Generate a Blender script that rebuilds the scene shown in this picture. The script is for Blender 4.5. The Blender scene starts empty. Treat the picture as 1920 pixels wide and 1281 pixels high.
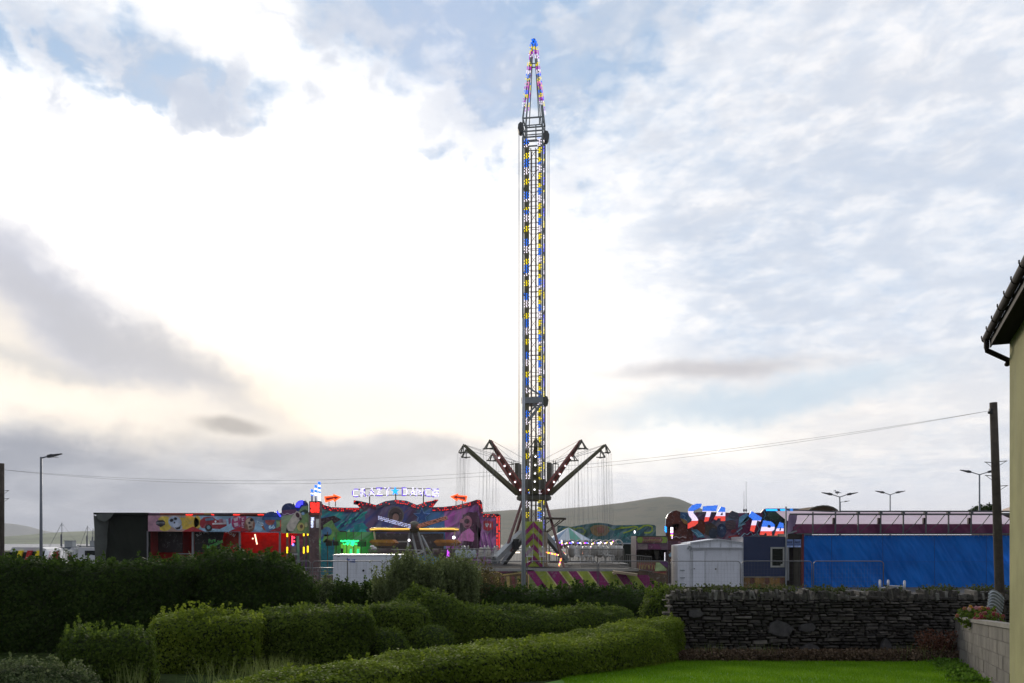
import bpy, math, random
import numpy as np
from mathutils import Vector, Matrix, noise as mnoise
random.seed(7)
S = bpy.context.scene
COL = bpy.data.collections.new("place"); S.collection.children.link(COL)
F, CX, HY, EYE = 1600.0, 960.0, 1015.0, 2.6
R = math.radians
def X(px, d): return (px-CX)/F*d
def Z(py, d): return EYE+(HY-py)/F*d
def P(px, py, d): return (X(px, d), d, Z(py, d))
def gz(y):                       # garden and fairground level
    if y >= 21.5: return 0.0
    if y >= 20: return -0.15+0.1*(y-20)
    if y >= 8: return -0.15+0.08*(20-y)
    return 0.81+0.02*(8-y)
# ------------------------------------------------------------------ node helper
class E:
    def __init__(s, nt, o): s.nt = nt; s.o = o
    def _m(s, op, *a):
        n = s.nt.nodes.new('ShaderNodeMath'); n.operation = op
        for i, v in enumerate((s,)+a):
            if isinstance(v, E): s.nt.links.new(v.o, n.inputs[i])
            else: n.inputs[i].default_value = v
        return E(s.nt, n.outputs[0])
    def __add__(s, b): return s._m('ADD', b)
    def __sub__(s, b): return s._m('SUBTRACT', b)
    def __mul__(s, b): return s._m('MULTIPLY', b)
    def __truediv__(s, b): return s._m('DIVIDE', b)
    def pw(s, b): return s._m('POWER', b)
    def mx(s, b): return s._m('MAXIMUM', b)
    def mn(s, b): return s._m('MINIMUM', b)
    def sin(s): return s._m('SINE')
    def fl(s): return s._m('FLOOR')
    def lt(s, b): return s._m('LESS_THAN', b)
def remap(e, a, b, c=0., d=1., mode='SMOOTHSTEP'):
    n = e.nt.nodes.new('ShaderNodeMapRange'); n.interpolation_type = mode
    e.nt.links.new(e.o, n.inputs[0])
    for i, v in zip((1, 2, 3, 4), (a, b, c, d)): n.inputs[i].default_value = v
    return E(e.nt, n.outputs[0])
def comb(nt, x, y, z=0.):
    n = nt.nodes.new('ShaderNodeCombineXYZ')
    for i, v in enumerate((x, y, z)):
        if isinstance(v, E): nt.links.new(v.o, n.inputs[i])
        else: n.inputs[i].default_value = v
    return E(nt, n.outputs[0])
def sepv(e):
    n = e.nt.nodes.new('ShaderNodeSeparateXYZ'); e.nt.links.new(e.o, n.inputs[0])
    return [E(e.nt, n.outputs[i]) for i in range(3)]
def nz(e, scale, detail=3, rough=.5, dist=0., color=False):
    n = e.nt.nodes.new('ShaderNodeTexNoise'); e.nt.links.new(e.o, n.inputs['Vector'])
    n.inputs['Scale'].default_value = scale; n.inputs['Detail'].default_value = detail
    n.inputs['Roughness'].default_value = rough; n.inputs['Distortion'].default_value = dist
    return E(e.nt, n.outputs['Color' if color else 'Fac'])
def mixc(nt, f, a, b, mode='MIX'):
    n = nt.nodes.new('ShaderNodeMix'); n.data_type = 'RGBA'; n.blend_type = mode
    for i, v in ((0, f), (6, a), (7, b)):
        if isinstance(v, E): nt.links.new(v.o, n.inputs[i])
        elif i == 0: n.inputs[0].default_value = v
        else: n.inputs[i].default_value = (*v[:3], 1)
    return E(nt, n.outputs[2])
def ramp(e, stops, mode='LINEAR'):
    n = e.nt.nodes.new('ShaderNodeValToRGB'); e.nt.links.new(e.o, n.inputs[0]); n.color_ramp.interpolation = mode
    el = n.color_ramp.elements
    while len(el) < len(stops): el.new(.5)
    for q, (p, c) in zip(el, stops): q.position = p; q.color = (*c[:3], 1)
    return E(e.nt, n.outputs[0])
def objco(nt, which='Object'):
    n = nt.nodes.new('ShaderNodeTexCoord'); return E(nt, n.outputs[which])
def scalev(e, v):
    n = e.nt.nodes.new('ShaderNodeVectorMath'); n.operation = 'MULTIPLY'
    e.nt.links.new(e.o, n.inputs[0]); n.inputs[1].default_value = v
    return E(e.nt, n.outputs[0])
def attr(nt, name, out='Color'):
    n = nt.nodes.new('ShaderNodeAttribute'); n.attribute_name = name; return E(nt, n.outputs[out])
def hexc(h):
    h = h.lstrip('#'); c = [int(h[i:i+2], 16)/255 for i in (0, 2, 4)]
    return tuple(v/12.92 if v <= .04045 else ((v+.055)/1.055)**2.4 for v in c)
def newmat(name):
    m = bpy.data.materials.new(name); m.use_nodes = True
    return m, m.node_tree, m.node_tree.nodes['Principled BSDF']
def bump(nt, bs, h, strength=.3, dist=.02):
    b = nt.nodes.new('ShaderNodeBump'); b.inputs['Strength'].default_value = strength; b.inputs['Distance'].default_value = dist
    nt.links.new(h.o, b.inputs['Height']); nt.links.new(b.outputs[0], bs.inputs['Normal'])
_mc = {}
def mat(name, c, rough=.6, metal=0., var=.25, scale=3., bumpv=.0, bscale=30., col=False, emis=0., streak=0.):
    if name in _mc: return _mc[name]
    if isinstance(c, str): c = hexc(c)
    m, nt, bs = newmat(name)
    co = objco(nt)
    n = nz(co, scale, 6, .6); n2 = nz(co, scale*9, 3, .6)
    f = remap(n*.65+n2*.35, .3, .7, 1-var, 1+var*.6, 'LINEAR')
    base = attr(nt, 'Col') if col else mixc(nt, 0., c, c)
    k = comb(nt, f, f, f)
    cc = mixc(nt, 1., base, k, 'MULTIPLY')
    if name == 'fair_paint':
        ab = remap(nz(co, 1.1, 5, .65, 1.5), .3, .7, 1.1, 2.6, 'LINEAR'); cc = mixc(nt, 1., cc, comb(nt, ab, ab, ab), 'MULTIPLY')
        cc = mixc(nt, remap(nz(co, 3.5, 4, .6, 2.), .55, .7)*.3, cc, (.5, .48, .5))
    if streak:
        sk_ = remap(nz(scalev(co, (1, 1, .12)), 5, 5, .65), .5, .72)*streak; cc = mixc(nt, sk_, cc, (.2, .18, .15)); cc = mixc(nt, remap(nz(co, 9, 5, .7), .62, .72)*streak, cc, (.22, .16, .11))
    nt.links.new(cc.o, bs.inputs['Base Color'])
    if rough > .7: bs.inputs['Specular IOR Level'].default_value = .15
    bs.inputs['Roughness'].default_value = rough; bs.inputs['Metallic'].default_value = metal
    if bumpv: bump(nt, bs, nz(co, bscale, 4, .6), bumpv, .02)
    if emis:
        nt.links.new(base.o, bs.inputs['Emission Color']); bs.inputs['Emission Strength'].default_value = emis
    _mc[name] = m; return m
def emit(name, c, s):
    if name in _mc: return _mc[name]
    m = bpy.data.materials.new(name); m.use_nodes = True; nt = m.node_tree; nt.nodes.clear()
    e = nt.nodes.new('ShaderNodeEmission'); o = nt.nodes.new('ShaderNodeOutputMaterial'); nt.links.new(e.outputs[0], o.inputs[0])
    if c is None: nt.links.new(attr(nt, 'Col').o, e.inputs[0])
    else: e.inputs[0].default_value = (*c, 1)
    e.inputs[1].default_value = s; _mc[name] = m; return m
# ------------------------------------------------------------------ mesh builder
class MB:
    def __init__(s): s.v = []; s.f = []; s.c = []; s.col = (1, 1, 1); s.smooth = False
    def add(s, vs, fs, col=None):
        o = len(s.v); s.v += [tuple(v) for v in vs]; c = col or s.col
        for f in fs: s.f.append(tuple(i+o for i in f)); s.c.append(c)
    def box(s, c, size, rz=0., ry=0., rx=0., col=None):
        hx, hy, hz = size[0]/2, size[1]/2, size[2]/2
        m = Matrix.Rotation(rz, 3, 'Z') @ Matrix.Rotation(ry, 3, 'Y') @ Matrix.Rotation(rx, 3, 'X')
        vs = [Vector(c)+m @ Vector((a*hx, b*hy, d*hz)) for a in (-1, 1) for b in (-1, 1) for d in (-1, 1)]
        s.add(vs, [(0, 1, 3, 2), (4, 6, 7, 5), (0, 4, 5, 1), (2, 3, 7, 6), (0, 2, 6, 4), (1, 5, 7, 3)], col); return s
    def b2(s, lo, hi, col=None):
        return s.box([(a+b)/2 for a, b in zip(lo, hi)], [abs(b-a) for a, b in zip(lo, hi)], col=col)
    def frame(s, p, q):
        d = (Vector(q)-Vector(p)); L = d.length; d.normalize()
        u = Vector((0, 0, 1)) if abs(d.z) < .95 else Vector((0, 1, 0))
        a = d.cross(u).normalized(); b = a.cross(d).normalized(); return d, a, b, L
    def bar(s, p, q, w, h=None, w2=None, h2=None, col=None):
        h = h or w; w2 = w2 or w; h2 = h2 or h; d, a, b, L = s.frame(p, q); p = Vector(p); q = Vector(q)
        vs = []
        for c, ww, hh in ((p, w, h), (q, w2, h2)):
            vs += [c+a*sx*ww/2+b*sy*hh/2 for sx, sy in ((-1, -1), (1, -1), (1, 1), (-1, 1))]
        s.add(vs, [(3, 2, 1, 0), (4, 5, 6, 7)]+[(i, (i+1) % 4, 4+(i+1) % 4, 4+i) for i in range(4)], col); return s
    def tube(s, pts, r, seg=8, r2=None, col=None, cap=True):
        n = len(pts); pts = [Vector(p) for p in pts]; vs = []
        for i, p in enumerate(pts):
            t = pts[min(i+1, n-1)]-pts[max(i-1, 0)]
            d = t.normalized(); u = Vector((0, 0, 1)) if abs(d.z) < .95 else Vector((0, 1, 0))
            a = d.cross(u).normalized(); b = a.cross(d)
            rr = r if r2 is None else r+(r2-r)*i/(n-1)
            vs += [p+a*math.cos(k*2*math.pi/seg)*rr+b*math.sin(k*2*math.pi/seg)*rr for k in range(seg)]
        fs = [(i*seg+k, i*seg+(k+1) % seg, (i+1)*seg+(k+1) % seg, (i+1)*seg+k) for i in range(n-1) for k in range(seg)]
        if cap: fs += [tuple(reversed(range(seg))), tuple(range((n-1)*seg, n*seg))]
        s.add(vs, fs, col); return s
    def ball(s, c, r, n=6, m=4, sq=(1, 1, 1), col=None):
        vs = [(c[0], c[1], c[2]+r*sq[2])]
        for j in range(1, m):
            t = math.pi*j/m
            vs += [(c[0]+r*sq[0]*math.sin(t)*math.cos(2*math.pi*k/n), c[1]+r*sq[1]*math.sin(t)*math.sin(2*math.pi*k/n), c[2]+r*sq[2]*math.cos(t)) for k in range(n)]
        vs.append((c[0], c[1], c[2]-r*sq[2])); e = len(vs)-1
        fs = [(0, 1+k, 1+(k+1) % n) for k in range(n)]
        for j in range(m-2):
            a = 1+j*n; fs += [(a+k, a+n+k, a+n+(k+1) % n, a+(k+1) % n) for k in range(n)]
        a = 1+(m-2)*n; fs += [(a+k, e, a+(k+1) % n) for k in range(n)]
        s.add(vs, fs, col); return s
    def prism(s, pts, y, th, col=None, org=None):      # polygon in (x,z), front face at y, going back by th
        n = len(pts); vs = [(p[0], y, p[1]) for p in pts]+[(p[0], y+th, p[1]) for p in pts]
        a = sum(pts[i][0]*pts[(i+1) % n][1]-pts[(i+1) % n][0]*pts[i][1] for i in range(n))
        fr = tuple(range(n)); bk = tuple(reversed(range(n, 2*n)))
        sd = [(i, i+n, (i+1) % n+n, (i+1) % n) for i in range(n)]
        if a < 0: fr = tuple(reversed(fr)); bk = tuple(reversed(bk)); sd = [tuple(reversed(q)) for q in sd]
        s.add(vs, [fr, bk]+sd, col); return s
    def pp(s, pix, d, th=.02, col=None):                # outline given in photo pixels at distance d
        return s.prism([(X(a, d), Z(b, d)) for a, b in pix], d, th, col)
    def lathe(s, prof, c, seg=16, col=None):
        vs = []
        for r, z in prof: vs += [(c[0]+r*math.cos(2*math.pi*k/seg), c[1]+r*math.sin(2*math.pi*k/seg), c[2]+z) for k in range(seg)]
        n = len(prof)
        s.add(vs, [(i*seg+k, i*seg+(k+1) % seg, (i+1)*seg+(k+1) % seg, (i+1)*seg+k) for i in range(n-1) for k in range(seg)], col); return s
    def build(s, name, m, parent=None, smooth=None):
        off = Vector((0, 0, 0))
        if parent is not None: off = wl(parent)
        me = bpy.data.meshes.new(name)
        me.from_pydata([(v[0]-off.x, v[1]-off.y, v[2]-off.z) for v in s.v], [], s.f)
        a = me.attributes.new('Col', 'FLOAT_COLOR', 'FACE')
        a.data.foreach_set('color', np.array([(*c, 1.) for c in s.c], dtype=np.float32).ravel())
        me.materials.append(m)
        if smooth if smooth is not None else s.smooth: me.polygons.foreach_set('use_smooth', [True]*len(me.polygons))
        me.update(); o = bpy.data.objects.new(name, me); COL.objects.link(o)
        if parent is not None: o.parent = parent
        return o
def wl(o):
    v = Vector(o.location); p = o.parent
    while p is not None: v = v+Vector(p.location); p = p.parent
    return v
def tag(o, label, cat, group=None):
    o['label'] = label; o['category'] = cat
    if group: o['group'] = group
    return o
def thing(name, label, cat, loc, group=None):
    o = bpy.data.objects.new(name, None); COL.objects.link(o); o.location = loc; o.empty_display_size = .3
    return tag(o, label, cat, group)
def struct(o): o['kind'] = 'structure'; return o
def copy_tree(o, loc, rz=None, label=None):
    def rec(q, par):
        c = q.copy(); COL.objects.link(c)
        if par is not None: c.parent = par
        for ch in [x for x in COL.objects if x.parent == q]: rec(ch, c)
        return c
    r = rec(o, None); r.location = loc
    if rz is not None: r.rotation_euler.z = rz
    if label: r['label'] = label
    return r
_tc = {}
def textmesh(t, extrude=0., bold=0., shear=0.):
    k = (t, extrude, bold, shear)
    if k in _tc: return _tc[k]
    cu = bpy.data.curves.new('lettering', 'FONT'); cu.body = t; cu.extrude = extrude; cu.offset = bold; cu.shear = shear; cu.resolution_u = 3
    o = bpy.data.objects.new('lettering', cu); COL.objects.link(o)
    bpy.context.view_layer.update()
    dg = bpy.context.evaluated_depsgraph_get(); me = o.evaluated_get(dg).to_mesh()
    me.calc_loop_triangles()
    vs = [tuple(v.co) for v in me.vertices]; fs = [tuple(p.vertices) for p in me.polygons]
    tr = [tuple(l.vertices) for l in me.loop_triangles]
    o.evaluated_get(dg).to_mesh_clear(); bpy.data.objects.remove(o); bpy.data.curves.remove(cu)
    _tc[k] = (vs, fs, tr); return _tc[k]
def put_text(mb, t, org, w, h, th=.02, ang=0., bold=0., shear=0., col=None, skew=0.):
    """flat lettering in the xz plane facing -y; org = lower-left corner, fitted to w x h"""
    vs, fs, tr = textmesh(t, .02, bold, shear)
    x0 = min(v[0] for v in vs); x1 = max(v[0] for v in vs); y0 = min(v[1] for v in vs); y1 = max(v[1] for v in vs)
    ca, sa = math.cos(ang), math.sin(ang); out = []
    for v in vs:
        a = (v[0]-x0)/(x1-x0)*w; b = (v[1]-y0)/(y1-y0)*h
        out.append((org[0]+a*ca-b*sa, org[1]-th*(v[2]+.02)/.04, org[2]+a*sa+b*ca))
    mb.add(out, fs, col)
def text_dots(t, w, h, step, bold=0.):
    vs, fs, tr = textmesh(t, 0., bold)
    x0 = min(v[0] for v in vs); x1 = max(v[0] for v in vs); y0 = min(v[1] for v in vs); y1 = max(v[1] for v in vs)
    q = [((v[0]-x0)/(x1-x0)*w, (v[1]-y0)/(y1-y0)*h) for v in vs]; T = [[q[i] for i in t_] for t_ in tr]; res = []
    nx = int(w/step)+1; ny = int(h/step)+1
    for j in range(ny):
        for i in range(nx):
            px, py = (i+.5)*w/nx, (j+.5)*h/ny
            for a, b, c in T:
                d = (b[1]-c[1])*(a[0]-c[0])+(c[0]-b[0])*(a[1]-c[1])
                if abs(d) < 1e-12: continue
                u = ((b[1]-c[1])*(px-c[0])+(c[0]-b[0])*(py-c[1]))/d; v = ((c[1]-a[1])*(px-c[0])+(a[0]-c[0])*(py-c[1]))/d
                if u >= 0 and v >= 0 and u+v <= 1: res.append((px, py)); break
    return res
# ------------------------------------------------------------------ foliage
def build_np(name, V, quads, rnd, m, parent=None, nper=4):
    me = bpy.data.meshes.new(name); n = len(V)
    if parent is not None: V = V-np.array(wl(parent))
    me.vertices.add(n); me.vertices.foreach_set('co', V.astype(np.float32).ravel())
    k = n//nper
    me.loops.add(n); me.loops.foreach_set('vertex_index', np.arange(n, dtype=np.int32))
    me.polygons.add(k); me.polygons.foreach_set('loop_start', np.arange(0, n, nper, dtype=np.int32))
    a = me.attributes.new('rnd', 'FLOAT', 'FACE'); a.data.foreach_set('value', rnd.astype(np.float32))
    me.materials.append(m); me.update(calc_edges=True); me.validate()
    o = bpy.data.objects.new(name, me); COL.objects.link(o)
    if parent is not None: o.parent = parent
    return o
def lowf(p, s=1.):
    x, y, z = p[:, 0]*s, p[:, 1]*s, p[:, 2]*s
    return .5+.25*(np.sin(x*2.1+y*1.3+1)+np.sin(x*-1.7+z*3.1+y*2.3)*.7+np.sin(z*4.3+x*4.1)*.5)/1.1
def leaves(pts, nrm, size, rng, up=.35, out=.6, wid=.45, jit=1.):
    n = len(pts); rd = rng.normal(size=(n, 3)); rd /= np.linalg.norm(rd, axis=1)[:, None]
    m = nrm*1.15+rd*.75*jit+np.array([0, 0, up*.5]); m /= np.linalg.norm(m, axis=1)[:, None]
    a = rng.normal(size=(n, 3))+np.array([0, 0, up])+nrm*out*.5; a -= m*np.sum(a*m, axis=1)[:, None]; a /= np.linalg.norm(a, axis=1)[:, None]+1e-9
    b = np.cross(m, a)
    L = size*rng.uniform(.6, 1.4, n)[:, None]; W = L*wid
    V = np.empty((n, 4, 3)); V[:, 0] = pts; V[:, 1] = pts+a*L*.5+b*W; V[:, 2] = pts+a*L; V[:, 3] = pts+a*L*.5-b*W
    return V.reshape(-1, 3)
def surf(mb, n, rng):
    V = np.array(mb.v); T = []
    for f in mb.f:
        for i in range(1, len(f)-1): T.append((f[0], f[i], f[i+1]))
    T = np.array(T); A, B, C = V[T[:, 0]], V[T[:, 1]], V[T[:, 2]]
    N = np.cross(B-A, C-A); ar = np.linalg.norm(N, axis=1); N = N/(ar[:, None]+1e-9)
    k = int(n*ar.sum()/2); i = rng.choice(len(T), k, p=ar/ar.sum())
    u = rng.random(k); v = rng.random(k); w = u+v > 1; u[w] = 1-u[w]; v[w] = 1-v[w]
    return A[i]+(B-A)[i]*u[:, None]+(C-A)[i]*v[:, None], N[i]
def leafmat(name, c0, c1, c2, trans=.45):
    if name in _mc: return _mc[name]
    m, nt, bs = newmat(name)
    r = ramp(attr(nt, 'rnd', 'Fac'), [(0, c0), (.5, c1), (1, c2)])
    nt.links.new(r.o, bs.inputs['Base Color']); bs.inputs['Roughness'].default_value = .65
    bs.inputs['Specular IOR Level'].default_value = .06
    t = nt.nodes.new('ShaderNodeBsdfTranslucent'); nt.links.new(r.o, t.inputs[0])
    x = nt.nodes.new('ShaderNodeMixShader'); x.inputs[0].default_value = trans
    nt.links.new(bs.outputs[0], x.inputs[1]); nt.links.new(t.outputs[0], x.inputs[2])
    nt.links.new(x.outputs[0], nt.nodes['Material Output'].inputs[0]); _mc[name] = m; return m
def shell_leaves(mb, dens, size, rng, depth=.14, **k):
    p, n = surf(mb, dens, rng)
    clump = lowf(p, 2.3)
    d = rng.uniform(-.05, 1, len(p))**1.3 if False else rng.beta(1.2, 2.4, len(p))
    p = p+n*(d*depth*(.4+1.3*clump))[:, None]
    r = np.clip(.55*rng.random(len(p))+.45*lowf(p, 1.1)+.12*(rng.random(len(p)) < .03), 0, 1)
    return leaves(p, n, size, rng, **k), r, p
def sprigs(base, hgt, nleaf, size, rng, lean=.12):
    """upright shoots with leaves up them"""
    n = len(base); d = rng.normal(size=(n, 3))*lean; d[:, 2] = 1; d *= (hgt*rng.uniform(.4, 1.3, n))[:, None]
    t = rng.random((n, nleaf)); p = (base[:, None]+d[:, None]*t[:, :, None]).reshape(-1, 3)
    nr = rng.normal(size=p.shape); nr[:, 2] = .3
    return leaves(p, nr/np.linalg.norm(nr, axis=1)[:, None], size, rng, up=.4), np.clip(.45+.55*rng.random(len(p)), 0, 1)
SEC = [(0, 0), (-.03, .25), (-.01, .55), (0, .8), (.05, .94), (.18, 1.), (.38, 1.01), (.62, 1.01), (.82, 1.), (.95, .94), (1., .8), (1.03, .4), (1., 0)]
def hedge_core(Fp, Bp, tops, amp=.07, ns=1.3, step=.3, sd=0, rough_top=0.):
    mb = MB(); rings = []
    Fp = [Vector((*p, 0)) for p in Fp]; Bp = [Vector((*p, 0)) for p in Bp]
    cut = [0]
    for i in range(1, len(Fp)): cut.append(cut[-1]+((Fp[i]+Bp[i])/2-(Fp[i-1]+Bp[i-1])/2).length)
    L = cut[-1]; n = max(4, int(L/step)); ss = [0, .04*min(1, 3/L)]+[k/n for k in range(1, n)]+[1-.04*min(1, 3/L), 1]
    for q, s in enumerate(ss):
        t = s*L; i = max(k for k in range(len(cut)-1) if cut[k] <= t+1e-9); u = (t-cut[i])/(cut[i+1]-cut[i])
        f = Fp[i].lerp(Fp[i+1], u); b = Bp[i].lerp(Bp[i+1], u); tz = tops[i]+(tops[i+1]-tops[i])*u
        e = min(q, len(ss)-1-q); sh = (.72, .93)[e] if e < 2 else 1.
        mid = (f+b)/2; f = mid+(f-mid)*sh; b = mid+(b-mid)*sh; ring = []
        for a, h in SEC:
            p = f.lerp(b, a); g = gz(p.y)-.05; z = g+(tz-g)*h*(1 if e >= 2 else (.9, .98)[e])
            v = Vector((p.x, p.y, z)); w = mnoise.noise_vector(v*ns+Vector((sd*7.3, 0, 0)))*amp*(.3+h)
            w.z += rough_top*h*mnoise.noise(v*.9+Vector((sd*3.1, 5, 0)))
            ring.append(v+w)
        rings.append(ring)
    k = len(SEC)
    for r in rings: mb.v += [tuple(v) for v in r]
    for i in range(len(rings)-1):
        for j in range(k-1): mb.f.append((i*k+j, i*k+j+1, (i+1)*k+j+1, (i+1)*k+j)); mb.c.append((1, 1, 1))
    mb.f.append(tuple(reversed(range(k)))); mb.c.append((1, 1, 1)); mb.f.append(tuple((len(rings)-1)*k+j for j in range(k))); mb.c.append((1, 1, 1))
    # make sure normals point outwards
    V = np.array(mb.v); cen = V.mean(0); A, B, C = (V[list(mb.f[len(mb.f)//2])[i]] for i in (0, 1, 2))
    tt = [f for f in mb.f[:-2] if len(f) == 4]; up = 0
    for f in tt:
        a, b, c = V[f[0]], V[f[1]], V[f[2]]; nn = np.cross(b-a, c-a)
        if V[f[0]][2] > cen[2]: up += nn[2]
    if up < 0: mb.f = [tuple(reversed(f)) for f in mb.f]
    return mb
def blob_core(c, r, sd=0, amp=.25, n=20, m=12):
    mb = MB(); mb.ball((0, 0, 0), 1, n, m); out = []
    for v in mb.v:
        q = Vector(v); k = 1+amp*mnoise.noise(q*1.6+Vector((sd*5.1, sd, 0)))+amp*.5*mnoise.noise(q*4+Vector((sd, 0, 3)))
        out.append((c[0]+q.x*r[0]*k, c[1]+q.y*r[1]*k, c[2]+q.z*r[2]*k))
    mb.v = out; return mb
def foliage(name, label, cat, core, m, dens=900, size=.06, depth=.14, seed=1, spr=0, sprh=.25, stem=True, group=None, corem=None, **k):
    rng = np.random.default_rng(seed); cores = core if isinstance(core, list) else [core]
    allv = np.concatenate([np.array(c.v) for c in cores]); base = (float(allv[:, 0].mean()), float(allv[:, 1].mean()), float(allv[:, 2].min()))
    t = thing(name, label, cat, base, group); VV = []; RR = []; cm = MB()
    for c in cores:
        V, r, p = shell_leaves(c, dens, size, rng, depth, **k); VV.append(V); RR.append(r)
        if spr:
            top = p[p[:, 2] > np.quantile(p[:, 2], .7)]; b = top[rng.choice(len(top), int(spr))]
            V, r = sprigs(b, sprh, 14, size, rng); VV.append(V); RR.append(r)
        ce = np.array(c.v); mid = ce.mean(0); cm.add([tuple(mid+(np.array(v)-mid)*np.array((.985, .985, .985))) for v in c.v], c.f)
    build_np('foliage', np.concatenate(VV), None, np.concatenate(RR), m, t)
    cm.build('branches', corem or mat('twigs', (.032, .05, .014), .9, var=.5, scale=8), t, smooth=True)
    return t
# ------------------------------------------------------------------ camera, light, sky
cam = bpy.data.objects.new('camera', bpy.data.cameras.new('camera')); COL.objects.link(cam)
cam.location = (0, 0, EYE); cam.rotation_euler = (R(90), 0, 0)
cam.data.sensor_width = 36; cam.data.lens = 30; cam.data.shift_y = (HY-640.5)/1920; cam.data.clip_end = 30000; cam.data.clip_start = .1
S.camera = cam
S.view_settings.view_transform = 'Standard'; S.view_settings.look = 'None'; S.view_settings.exposure = 0; S.view_settings.gamma = 1
SUNAZ, SUNEL = math.atan2(600-960, 1600), R(16)
sun = bpy.data.objects.new('sun', bpy.data.lights.new('sun', 'SUN')); COL.objects.link(sun)
sun.data.energy = 2.4; sun.data.angle = R(12); sun.data.color = (1, .9, .76)
sd = Vector((math.sin(SUNAZ)*math.cos(SUNEL), math.cos(SUNAZ)*math.cos(SUNEL), math.sin(SUNEL)))
sun.rotation_euler = sd.to_track_quat('Z', 'Y').to_euler(); sun.location = (0, 0, 60)
W = bpy.data.worlds.new("World"); S.world = W; W.use_nodes = True; nt = W.node_tree; nt.nodes.clear()
wo = nt.nodes.new('ShaderNodeOutputWorld'); bg = nt.nodes.new('ShaderNodeBackground'); bg.inputs[1].default_value = .1
nt.links.new(bg.outputs[0], wo.inputs[0])
sky = nt.nodes.new('ShaderNodeTexSky'); sky.sky_type = 'NISHITA'; sky.sun_disc = False; sky.sun_elevation = SUNEL; sky.sun_rotation = SUNAZ
sky.air_density = 1.2; sky.dust_density = 1.0
D = objco(nt, 'Generated'); dx, dy, dz = sepv(D)
az = dx._m('ARCTAN2', dy); el = dz._m('ARCSINE')
AE = comb(nt, az, el)
wn = sepv(nz(AE, 7, 5, .6, color=True))
wn2 = sepv(nz(comb(nt, az, el*1.6), 26, 4, .55, color=True))
azw = az+(wn[0]-.5)*.16+(wn2[0]-.5)*.035; elw = el+(wn[1]-.5)*.09+(wn2[1]-.5)*.02
azs = az+(wn[0]-.5)*.05; els = el+(wn[1]-.5)*.03
def ae(px, py):
    a = math.atan((px-CX)/F); return a, math.atan((HY-py)/F*math.cos(a))
AEW = comb(nt, azw, elw); AES = comb(nt, azs, els)
def blob(px, py, rx, ry, rot=0, soft=.6, warp=True):
    a0, e0 = ae(px, py)
    n = nt.nodes.new('ShaderNodeMapping'); n.vector_type = 'TEXTURE'; nt.links.new((AEW if warp else AES).o, n.inputs[0])
    n.inputs[1].default_value = (a0, e0, 0); n.inputs[2].default_value = (0, 0, R(rot)); n.inputs[3].default_value = (rx/F, ry/F, 1)
    l = nt.nodes.new('ShaderNodeVectorMath'); l.operation = 'LENGTH'; nt.links.new(n.outputs[0], l.inputs[0])
    return remap(E(nt, l.outputs['Value']), 1+soft, max(0, 1-soft), 0, 1)
den = dz.mx(.0)+.11
PL = comb(nt, dx/den, dy/den)
n1 = nz(PL, 2.2, 3, .5); n2 = nz(PL, 6.5, 4, .55, .3); n3 = nz(scalev(PL, (.85, 1.3, 1)), 11, 4, .55)
puff = nz(comb(nt, az, el*1.25), 17, 5, .55, .25); puff2 = nz(comb(nt, az*.8, el*1.7), 30, 4, .55, .2)
glow = blob(500, 545, 600, 275, -4, .5, True)
glow2 = blob(760, 520, 330, 270, 0, .75, True)
gl = glow.mx(glow2*.85).mx(blob(250, 310, 420, 80, 0, .8)*.9).mx(blob(450, 60, 150, 60, -10, .9)*.5)
blue = (blob(870, 110, 190, 150, -35, .7)+blob(1090, 90, 190, 70, 15, .7)*1.3+blob(1010, 330, 150, 100, 0, .9)*.7+blob(80, 95, 140, 38, 0, .9)*.9
        +blob(215, 100, 110, 40, 0, .9)*.9+blob(400, 165, 130, 45, 20, .9)*1.3+blob(300, 200, 150, 34, 15, 1.)*.9+blob(185, 140, 130, 60, 20, 1.)*.6
        +blob(805, 258, 50, 20, 0, 1.)*.8+blob(730, 20, 130, 40, 10, .8)*.8)
cov = n1*.30+n2*.42+n3*.28+remap(dx, .1, .5, 0, .01)+remap(dx,-.1,-.4,0,.03)
t = cov*.4+(puff*.55+puff2*.45)*.6+gl*.30-blue*.16*remap(puff, .68, .38, .45, 1.25)+.012
cm_ = remap(t, .31, .63)
rippl = remap(n3*.6+n2*.4, .38, .62)
rightside = remap(az, -.05, .35)
blu = mixc(nt, .75, E(nt, sky.outputs[0]), (3.6, 5.6, 8.4))
blu = mixc(nt, rightside*.7, blu, (5.2, 6.4, 8.2))
white = mixc(nt, rightside, (11.4, 11.3, 11.3), (10.6, 10.4, 10.4))
c0 = mixc(nt, cm_, blu, white)
# soft grey undersides
gmask = remap(nz(PL, 4.2, 4, .6)*.5+puff*.5, .45, .58)*remap(gl, .95, .3)
c0 = mixc(nt, gmask*.6, c0, (6.2, 6.8, 7.9))
c0 = mixc(nt, blob(1500, 420, 420, 90, 12, .9)*rippl._m('SUBTRACT', 1.)._m('MULTIPLY', -1.)*.55, c0, (5.6, 6.5, 8.0))
c0 = mixc(nt, blob(1650, 560, 420, 190, 5, .9)*.3, c0, (6.8, 7.8, 9.2))
c0 = mixc(nt, blob(850, 60, 150, 110, -30, .8)*.55, c0, (5.3, 6.2, 8.2))
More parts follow.
